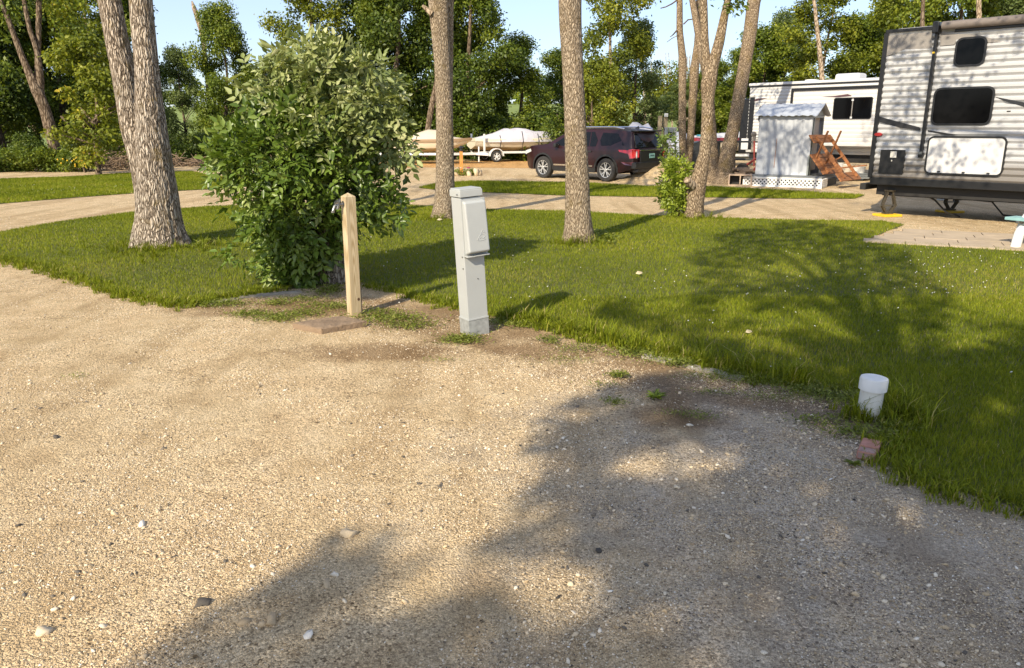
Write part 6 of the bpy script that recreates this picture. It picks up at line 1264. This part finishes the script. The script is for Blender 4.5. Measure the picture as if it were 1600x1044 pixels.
def place_tree(proto, used, u, Y, sc, rz, label, name, group=None, vb=None, zs=1.0):
    if proto not in used: root = proto; used.append(proto)
    else:
        root = proto.copy(); C.objects.link(root)
        for ch in proto.children: c = ch.copy(); C.objects.link(c); c.parent = root
    p = at(u, 235, Y); root.location = (p.x, Y, 0 if Y < 62 else max(0, 0.05*(Y-70))); root.rotation_euler = (0, 0, rz); root.scale = (sc, sc, sc*zs); root.name = name
    tag(root, label, 'tree', group); return root
PR = {'broad': tree_proto(101, 9.8, 3.0, 0.12, 30000, 0.175, M['leaf_dark'], M['bark_far'], 0.2, nb=52, clump=0.85),
      'full': tree_proto(102, 9.0, 2.7, 0.10, 27000, 0.165, M['leaf_mid'], M['bark_far'], 0.17, nb=50, clump=0.8),
      'tall': tree_proto(103, 11, 1.75, 0.14, 18000, 0.165, M['leaf_yel'], M['bark_pale'], 0.13, True, 60, 0.66),
      'grey': tree_proto(104, 9.3, 2.0, 0.14, 18000, 0.155, M['leaf_grey'], M['bark_far'], 0.15, nb=42, clump=0.66),
      'young': tree_proto(105, 5.0, 1.6, 0.12, 6500, 0.16, M['leaf_yel'], M['bark_far'], 0.09, nb=34, clump=0.55),
      'shrub': tree_proto(106, 2.5, 1.8, 0.05, 5200, 0.15, M['leaf_dark'], M['bark_far'], 0.05, nb=34, clump=0.6)}
TREES = [  # kind, u, Y, scale, zscale, label
 ('broad', -70, 40, 1.0, 1.0, 'dark leafy tree at the extreme left edge, beyond the far verge'),
 ('full', 10, 43, 1.0, 1.05, 'green woodland tree left of the leaning pale trunk'),
 ('broad', 110, 46, 1.0, 1.0, 'dense dark tree directly behind the leaning pale trunk'),
 ('young', 150, 30.5, 1.0, 1.0, 'bright young yellow-green tree beside the brush pile on the left'),
 ('tall', 165, 44, 1.0, 0.95, 'yellow-green tree crown topping out behind the twin furrowed trunks'),
 ('grey', 292, 47, 0.62, 1.05, 'small dark green tree right of the twin furrowed trunks'),
 ('full', 362, 44, 0.72, 1.2, 'narrow dark green tree standing against the sky left of the leafy bush'),
 ('grey', 405, 50, 0.7, 0.8, 'lower tree rising just left of the top of the leafy bush'),
 ('tall', 490, 45, 1.05, 0.95, 'tall yellowing tree standing behind the top of the leafy bush'),
 ('full', 545, 50, 0.85, 0.9, 'mid green tree behind the right half of the leafy bush'),
 ('broad', 625, 46, 1.08, 1.06, 'big dark tree left of the slender double tree, above the tan boat'),
 ('broad', 60, 48, 1.05, 1.1, 'dark dense tree rising behind the fork of the leaning pale trunk'),
 ('full', 205, 50, 1.05, 1.1, 'tall green tree filling the space behind the twin furrowed trunks'),
 ('grey', 440, 48, 0.75, 0.82, 'lower dark green tree just behind the left shoulder of the leafy bush'),
 ('broad', 580, 49, 1.0, 1.15, 'tall dark tree behind the right shoulder of the leafy bush'),
 ('full', 690, 52, 1.05, 1.12, 'green tree filling the gap behind the slender double tree'),
 ('grey', 1060, 58, 0.75, 0.7, 'small grey-green tree low behind the thin forked tree'),
 ('full', 1150, 54, 0.85, 0.85, 'mid green tree behind the split tree, above the red-banded boat'),
 ('full', 1365, 50, 1.0, 1.0, 'green tree behind the left edge of the silver camper roof'),
 ('full', 1520, 47, 1.1, 1.05, 'green tree behind the thin pale trunk tip over the silver camper'),
 ('broad', 735, 47, 1.08, 1.04, 'biggest dark tree, directly above the lilac-grey covered boat'),
 ('full', 810, 50, 0.95, 0.80, 'rounded green tree above the right end of the lilac-grey covered boat'),
 ('broad', 880, 56, 0.95, 0.72, 'dark tree hidden for the most part by the straight tree'),
 ('tall', 955, 42, 1.0, 0.98, 'tall thin tree with yellow tinged top rising right of the straight tree'),
 ('grey', 990, 46, 0.8, 0.98, 'grey-green tree above the tail of the dark car'),
 ('young', 930, 38, 0.9, 1.05, 'pale green young tree just behind the roof of the dark car'),
 ('full', 1110, 52, 0.8, 0.78, 'green tree showing between the leaning stems'),
 ('full', 1185, 50, 1.0, 0.82, 'green tree rising over the left end of the white camper'),
 ('grey', 1215, 56, 1.0, 0.98, 'blue-green tree peeking above the others over the white camper'),
 ('tall', 1262, 46, 1.1, 0.85, 'yellow-green tree with a bare pale trunk over the white camper'),
 ('full', 1320, 48, 1.0, 0.85, 'green tree over the right half of the white camper'),
 ('tall', 1400, 44, 1.15, 1.0, 'tall yellow-green tree left of the roof corner of the silver camper'),
 ('full', 1470, 40, 1.05, 1.1, 'tall full green tree above the awning arm of the silver camper'),
 ('grey', 1560, 44, 1.0, 1.0, 'sparse grey-green tree above the silver camper at the right edge'),
 ('broad', 1660, 42, 1.0, 1.0, 'dark tree half outside the right edge above the silver camper'),
]
used = []
for k, (kd, u, Y, sc, zs, lab) in enumerate(TREES): place_tree(PR[kd], used, u, Y, sc, (k*2.4) % 6.28, lab, 'tree', 'woodland trees beyond the campground', zs=zs)
SHR = [(-40, 38, 'leftmost dark shrub of the woodland edge'), (40, 37, 'dark shrub left of the leaning pale trunk'), (118, 36.5, 'dark shrub between the leaning trunk and the young tree'), (190, 37, 'dark shrub behind the brush pile'), (262, 39, 'low dark shrub in the gap right of the twin trunks'), (315, 40, 'dark shrub above the dry twigs left of the leafy bush'),
       (370, 41, 'dark shrub touching the left side of the leafy bush'), (430, 43, 'shrub hidden behind the middle of the leafy bush'), (500, 43, 'shrub behind the right side of the leafy bush'), (570, 44, 'dark shrub above the stern of the tan boat'), (650, 45, 'dark shrub behind the tan boat'), (712, 45, 'dark shrub behind the orange-brown post'), (770, 46, 'dark shrub behind the lilac-grey covered boat'), (830, 46, 'dark shrub behind the bow of the lilac-grey covered boat'),
       (885, 44, 'dark shrub behind the bonnet of the dark car'), (940, 46, 'dark shrub above the roof of the dark car'), (1000, 50, 'dark shrub below the far field gap'), (1045, 51, 'low shrub under the distant field right of the meter post'), (1100, 52, 'shrub behind the leaning forked tree'), (1150, 50, 'shrub left of the white camper'), (1330, 46, 'shrub behind the white camper roof'), (1440, 46, 'shrub hidden behind the silver camper')]
for k, (u, Y, lab) in enumerate(SHR): 
    o = place_tree(PR['shrub'], used, u, Y, (0.62, 0.85)[0] if u in (-40, 40, 118, 190, 262, 315, 1000, 1045) else 1.0+0.1*((k*7) % 3), k*1.7, lab, 'shrub', 'dark shrubs along the woodland edge', zs=0.9); o['category'] = 'shrub'
# leaning forked tree on the left and other visible trunks
rng = np.random.default_rng(55); YL = 33.0
L1 = px_path([(93, 262, 18), (86, 235, 16), (78, 200, 17), (70, 170, 16), (58, 142, 17), (47, 118, 12), (35, 90, 9), (22, 55, 8), (8, 18, 7), (0, 0, 6)], YL)
L2 = px_path([(62, 150, 12), (63, 125, 11), (61, 95, 8), (55, 70, 7), (47, 50, 7), (41, 20, 7), (37, 0, 6)], YL+0.1)
L3 = px_path([(58, 142, 9), (59, 100, 8), (60, 60, 8), (61, 0, 8)], YL+0.3)
for P in (L1, L2, L3): extend(P, 10, 0.05, (0, 0.1), rng, 3)
lt = thing('leaning_woodland_tree', 'pale grey leaning tree forking into bare upper stems among the left woodland', 'tree', G(93, 262))
for P in (L1, L2, L3): V, F = trunk_mesh('trunk', P, None, rng, 20, 0.12, 0.07, 0.2, 0); link('trunk', np_mesh('trunk', V, F, M['bark_far'], smooth=True), lt, True)
cs = [at(u, v, YL+dy) for u, v, dy in ((-10, 40, 1), (20, 10, 0.5), (100, 20, 1), (10, 120, 1), (115, 60, 1), (60, -30, 0), (-20, 100, 0), (140, -10, 1))]
crown_obj('crown', lt, rng, [tuple(c) for c in cs], [0.9]*8, 1800, 0.18, 0.11, M['leaf_mid'])
def bare(name, label, L, Y, mat, top=9):
    P = px_path(L, Y); root = thing(name, label, 'bare tree', (P[0][0].x, Y, 0)); extend(P, top, 0.04, (0, 0), rng, 2); V, F = trunk_mesh('trunk', P, None, rng, 14, 0.2, 0.08, 0.15, 0); link('trunk', np_mesh('trunk', V, F, mat, smooth=True), root, True); return root
bare('bare_tree', 'curved grey trunk leaning beside the slender double tree above the tan boat', [(664, 245, 9), (668, 205, 9), (672, 180, 9), (678, 150, 9), (684, 120, 7)], 40, M['bark_far'], 8)
bare('bare_tree', 'bare pale trunk rising above the white camper roof', [(1286, 200, 9), (1285, 130, 8), (1281, 80, 7), (1276, 40, 6), (1273, 5, 5)], 40, M['bark_pale'])
bare('bare_tree', 'thin pale trunk tip above the roof of the silver camper', [(1531, 100, 8), (1530, 40, 8), (1529, 0, 7)], 33, M['bark_pale'])
bare('bare_tree', 'bare trunk between the roof corner and the awning arm of the silver camper', [(1441, 80, 8), (1441, 28, 6), (1443, 0, 5)], 34, M['bark_far'])
bare('bare_tree', 'pale broken trunk against the sky right of the twin furrowed trunks', [(330, 200, 5), (318, 60, 6), (310, 35, 7), (303, 10, 7)], 49, M['bark_pale'])
bare('bare_tree', 'brown slanting stick by the brush pile at left', [(133, 270, 2.5), (124, 245, 2), (115, 225, 1.6)], 31, M['bark_far'], 2.2)
# thin bare birches in the gap (distant)
g = np.random.default_rng(9)
bi = thing('bare_sapling_clump', 'clump of thin pale bare stems in front of the distant field gap', 'saplings', (at(1035, 235, 66).x, 66, 0.1))
for k in range(26):
    u = g.uniform(1005, 1100); P = [at(u, 200, 66), at(u+g.normal()*2, 140, 66), at(u+g.normal()*4, g.uniform(80, 120), 66)]; MB().tube(P, [0.07, 0.05, 0.02], 5).build('stem', M['bark_pale'], bi, world=True)
cs = [at(g.uniform(1000, 1110), g.uniform(105, 165), 66) for _ in range(30)]; crown_obj('crown', bi, g, [tuple(c) for c in cs], [0.9]*30, 5000, 0.2, 0.12, M['leaf_yel'])
# distant tree line on the hill, bushes at left front, brush piles
cs = [(x, 158+g.normal()*4, 6+g.uniform(0.5, 4.0)) for x in np.arange(-190, 190, 2.6)]
V, F, rn = cloud(g, cs, [2.6]*len(cs), 42000, 0.75, 0.5, shell=0.4); tag(link('distant_treeline', np_mesh('distant_treeline', V, F, M['leaf_mid'], rn)), 'far tree line along the top of the field', 'tree line', kind='stuff')
cs = [(at(u, 260, 32.5).x, 32.0+g.uniform(-0.9, 1.4), g.uniform(0.15, 0.75)) for u in np.linspace(-90, 135, 60)]
V, F, rn = cloud(g, cs, [0.42]*60, 16000, 0.13, 0.06, shell=0.3); tag(link('wild_undergrowth', np_mesh('wild_undergrowth', V, F, M['leaf_mid'], rn)), 'tangled green weeds and wildflowers along the left woodland edge', 'undergrowth', kind='stuff')
cs = [(at(u, 250, 41).x, 40.0+g.uniform(-1.2, 3)+(4 if u > 560 else 0), g.uniform(0.1, 0.8)) for u in np.linspace(150, 1180, 150)]
V, F, rn = cloud(g, cs, [0.6]*150, 26000, 0.16, 0.09, shell=0.3); tag(link('woodland_undergrowth', np_mesh('woodland_undergrowth', V, F, M['leaf_dark'], rn)), 'dark low undergrowth at the foot of the woodland trees', 'undergrowth', kind='stuff')
for (u, v, lab) in ((100, 247, 'yellow wildflower heads left of the young tree'), (124, 254, 'yellow wildflower heads right beside the leaning trunk base')):
    q = at(u, v, 31); mb = MB()
    for k in range(5): mb.ball((q.x+g.normal()*0.2, q.y, q.z+g.normal()*0.12), 0.03, 4)
    tag(mb.build('wildflower', M['yellow']), lab, 'flowers', kind='stuff')
def brush(u, v, w_, h_, n, label, name='brush_pile'):
    q = G(u, v); mb = MB()
    for k in range(n):
        a = g.uniform(0, 6.28); x, y = g.normal()*w_*0.35, g.normal()*0.5; z = abs(g.normal())*h_*0.45; L_ = g.uniform(0.4, 1.1); d = Vector((math.cos(a), math.sin(a), g.normal()*0.35)); p0 = Vector((x, y, z+0.05))
        mb.tube([p0-d*L_/2, p0+Vector((g.normal()*0.06, 0, g.normal()*0.06)), p0+d*L_/2], [0.02, 0.016, 0.006], 4, cap=False)
    o = mb.build(name, M['firewood']); o.location = (q.x, q.y, 0); tag(o, label, 'brush pile', kind='stuff')
brush(182, 266, 1.6, 0.7, 150, 'grey heap of cut branches left of the twin trunks')
brush(290, 260, 1.8, 0.4, 110, 'dry twiggy heap seen right of the twin trunks')

# twigs, dead leaf bits and bark flakes lying on the gravel
n = 330; Xd = g.uniform(-4.5, 4.5, n); Yd = g.uniform(2.0, 7.5, n); k = ~pt_in(LAWN, Xd, Yd); Xd, Yd = Xd[k], Yd[k]; n = len(Xd); a = g.uniform(0, 6.28, n)
P = np.stack([Xd, Yd, np.full(n, 0.007)], 1); D = np.stack([np.cos(a), np.sin(a), g.normal(size=n)*0.08], 1); tw = g.random(n) < 0.55; Ln = np.where(tw, g.uniform(0.02, 0.07, n), g.uniform(0.012, 0.03, n)); Wn = np.where(tw, 0.0035, Ln*0.6)
V, F = place_leaves(P, D, np.stack([g.normal(size=n)*0.3, g.normal(size=n)*0.3, np.ones(n)], 1), Ln, Wn)
M['litter'] = leaf_mat('dead_litter', [(0.0, (0.06, 0.04, 0.025)), (0.6, (0.18, 0.12, 0.06)), (1.0, (0.36, 0.28, 0.15))], 0.05, 0.8, 0.1)
tag(link('leaf_litter', np_mesh('leaf_litter', V, F, M['litter'], np.repeat(g.random(n), 4))), 'small twigs and dead leaf bits scattered on the gravel drive', 'litter', kind='stuff')
# ================================================================== trees behind the photographer whose shade falls on drive and lawn
def in_shade(u, v):
    big = [(200, 1200), (225, 1044), (300, 990), (400, 935), (470, 885), (530, 845), (575, 838), (612, 862), (600, 905), (560, 935), (640, 985), (680, 950), (720, 925), (790, 945), (800, 1010), (905, 1000), (965, 950), (960, 890), (880, 868), (800, 862), (790, 830), (900, 815), (905, 790), (805, 790), (815, 765), (880, 748), (1000, 752), (1140, 745), (1150, 705), (1050, 690), (960, 735), (865, 728), (845, 690), (860, 650), (930, 615), (1010, 590), (1090, 570), (1060, 530), (930, 505), (935, 472), (985, 468), (1030, 500), (1075, 490), (1090, 440), (1080, 400), (1130, 385), (1110, 370), (1180, 355), (1260, 345), (1350, 365), (1420, 395), (1445, 430), (1490, 455), (1480, 500), (1600, 505), (2100, 520), (2400, 900), (1800, 1300)]
    s = pt_in(big, u, v)
    for (cx, cy, rx, ry) in ((1455, 815, 52, 40), (1190, 985, 70, 32), (965, 1040, 28, 16), (1245, 505, 70, 14), (1310, 432, 52, 12), (1150, 485, 30, 22), (1180, 425, 35, 9), (1560, 640, 30, 14), (1380, 470, 25, 8), (1300, 470, 24, 7), (1540, 950, 40, 18), (1080, 1030, 40, 10), (1270, 760, 45, 12), (1200, 540, 40, 8), (1420, 545, 35, 8)):
        s &= ((u-cx)/rx)**2+((v-cy)/ry)**2 > 1
    X = (u-800)/90; Y = v/34; f = np.sin(X*1.7+1.3*np.sin(Y*0.9+1))*np.sin(Y*1.5+1.7*np.sin(X*0.8))+0.5*np.sin(X*3.9+Y*2.3)*np.sin(Y*3.1-X*1.2)+0.55*np.sin(X*9.1+2*np.sin(Y*5.3))*np.sin(Y*8.7+2*np.sin(X*6.1))
    return s & (f > np.where(v < 560, -0.45, -0.85))
g = np.random.default_rng(77); sh = np.array(sdir)
def shade_crown(n, xr, yr, zr, test, lsz=0.15):
    X = g.uniform(*xr, n); Y = g.uniform(*yr, n); u, v = to_px(X, Y); k = test(u, v, X, Y); X, Y = X[k], Y[k]; m_ = len(X)
    Z = g.uniform(*zr, m_); t_ = Z/sh[2]; P = np.stack([X+sh[0]*t_, Y+sh[1]*t_, Z], 1)+g.normal(size=(m_, 3))*0.05
    D = unit(g.normal(size=(m_, 3))+np.array([0, 0, -0.3])); Nn = unit(g.normal(size=(m_, 3))*0.7+np.array([0, 0, 0.8])); L_ = lsz*(0.7+0.6*g.random(m_)); P = P-D*(L_/2)[:, None]
    V, F = place_leaves(P, D, Nn, L_, L_*0.62); return V, F, np.repeat(g.random(m_), 4), P
def shade_tree(label, base, zr, crown, seed):
    rng = np.random.default_rng(seed); V, F, rn, P = crown; root = thing('shade_tree', label, 'tree', base); c = P.mean(0)
    path = [(Vector(base), 0.22), (Vector((base[0]*0.9+c[0]*0.1, base[1]*0.9+c[1]*0.1, 2.5)), 0.18), (Vector((base[0]*0.6+c[0]*0.4, base[1]*0.6+c[1]*0.4, zr[0]-0.5)), 0.14), (Vector((c[0], c[1], (zr[0]+zr[1])/2)), 0.06)]
    v_, f_ = trunk_mesh('trunk', path, None, rng, 24, 0.15, 0.06, 0.2, 0); link('trunk', np_mesh('trunk', v_, f_, M['bark_mid'], smooth=True), root, True)
    for k in range(26):
        tip = Vector(P[rng.integers(len(P))]); b_ = path[2][0].lerp(path[3][0], rng.random()); MB().tube([b_, b_.lerp(tip, 0.5)+Vector((0, 0, 0.2)), tip], [0.05, 0.03, 0.012], 5, cap=False).build('limb', M['bark_far'], root, smooth=True, world=True)
    link('crown', np_mesh('crown', V, F, M['leaf_mid'], rn), root, True)
A1 = shade_crown(36000, (-3, 8.5), (1.2, 6.4), (6.4, 8.6), lambda u, v, X, Y: in_shade(u, v) & (Y < 6.2))
n3 = 2600; tx = g.uniform(-2.75, -1.45, n3); tz = g.uniform(0.05, 1.0, n3); ty = np.full(n3, 8.0); Z3 = g.uniform(6.4, 8.4, n3); t3_ = (Z3-tz)/sh[2]; P3 = np.stack([tx+sh[0]*t3_, ty+sh[1]*t3_, Z3], 1)  # extra leaves added up the sun ray to shade the lower bush
V3, F3 = place_leaves(P3, unit(g.normal(size=(n3, 3))), unit(g.normal(size=(n3, 3))*0.7+np.array([0, 0, 0.8])), np.full(n3, 0.14), np.full(n3, 0.085)); Vm, Fm, rm = merge([A1[:3], (V3, F3, np.repeat(g.random(n3), 4))]); A1 = (Vm, Fm, rm, A1[3])
shade_tree('leafy tree behind the viewpoint whose shade falls across the gravel drive', (-5.6, -9.5, 0), (6.4, 8.6), A1, 1)
A2_ = shade_crown(25000, (0, 13), (6.0, 17), (7.2, 9.6), lambda u, v, X, Y: in_shade(u, v) & (Y > 6.0))
shade_tree('leafy tree behind the viewpoint whose shade falls across the right of the lawn', (-2.4, -6.2, 0), (7.2, 9.6), A2_, 2)

rng = np.random.default_rng(5); tg = [(0.25, 0.9), (0.3, 1.5), (0.5, 2.2), (0.35, 2.9), (0.75, 1.2), (0.2, 3.3), (0.85, 2.9), (1.05, 1.75), (1.3, 1.1), (0.6, 0.7), (1.6, 3.2), (2.3, 3.25)]
P = [A+dv*x+Vector((0, 0, z))+sdir*rng.uniform(6.6, 7.8) for x, z in tg]; P = [p for p in P if p.z > 4.2]
shr = thing('added_shade_tree', 'unseen tree added right of the viewpoint to dapple the left end of the silver camper', 'tree', (9.6, 5.6, 0))  # tree added out of view, its leaves set sunward to dapple the camper
bp = [(Vector((9.6, 5.6, -0.1)), 0.16), (Vector((9.4, 5.8, 2.5)), 0.13), (Vector((8.6, 6.6, 4.6)), 0.10), (Vector((6.4, 8.2, 5.8)), 0.06), (Vector((4.6, 9.4, 6.4)), 0.03)]
V, F = trunk_mesh('trunk', bp, None, rng, 16, 0.15, 0.06, 0.2, 0); link('trunk', np_mesh('trunk', V, F, M['bark_mid'], smooth=True), shr, True)
V, F, rn = cloud(rng, [tuple(p) for p in P], [0.36]*len(P), 560, 0.12, 0.07, shell=0.1); link('crown', np_mesh('crown', V, F, M['leaf_mid'], rn), shr, True)
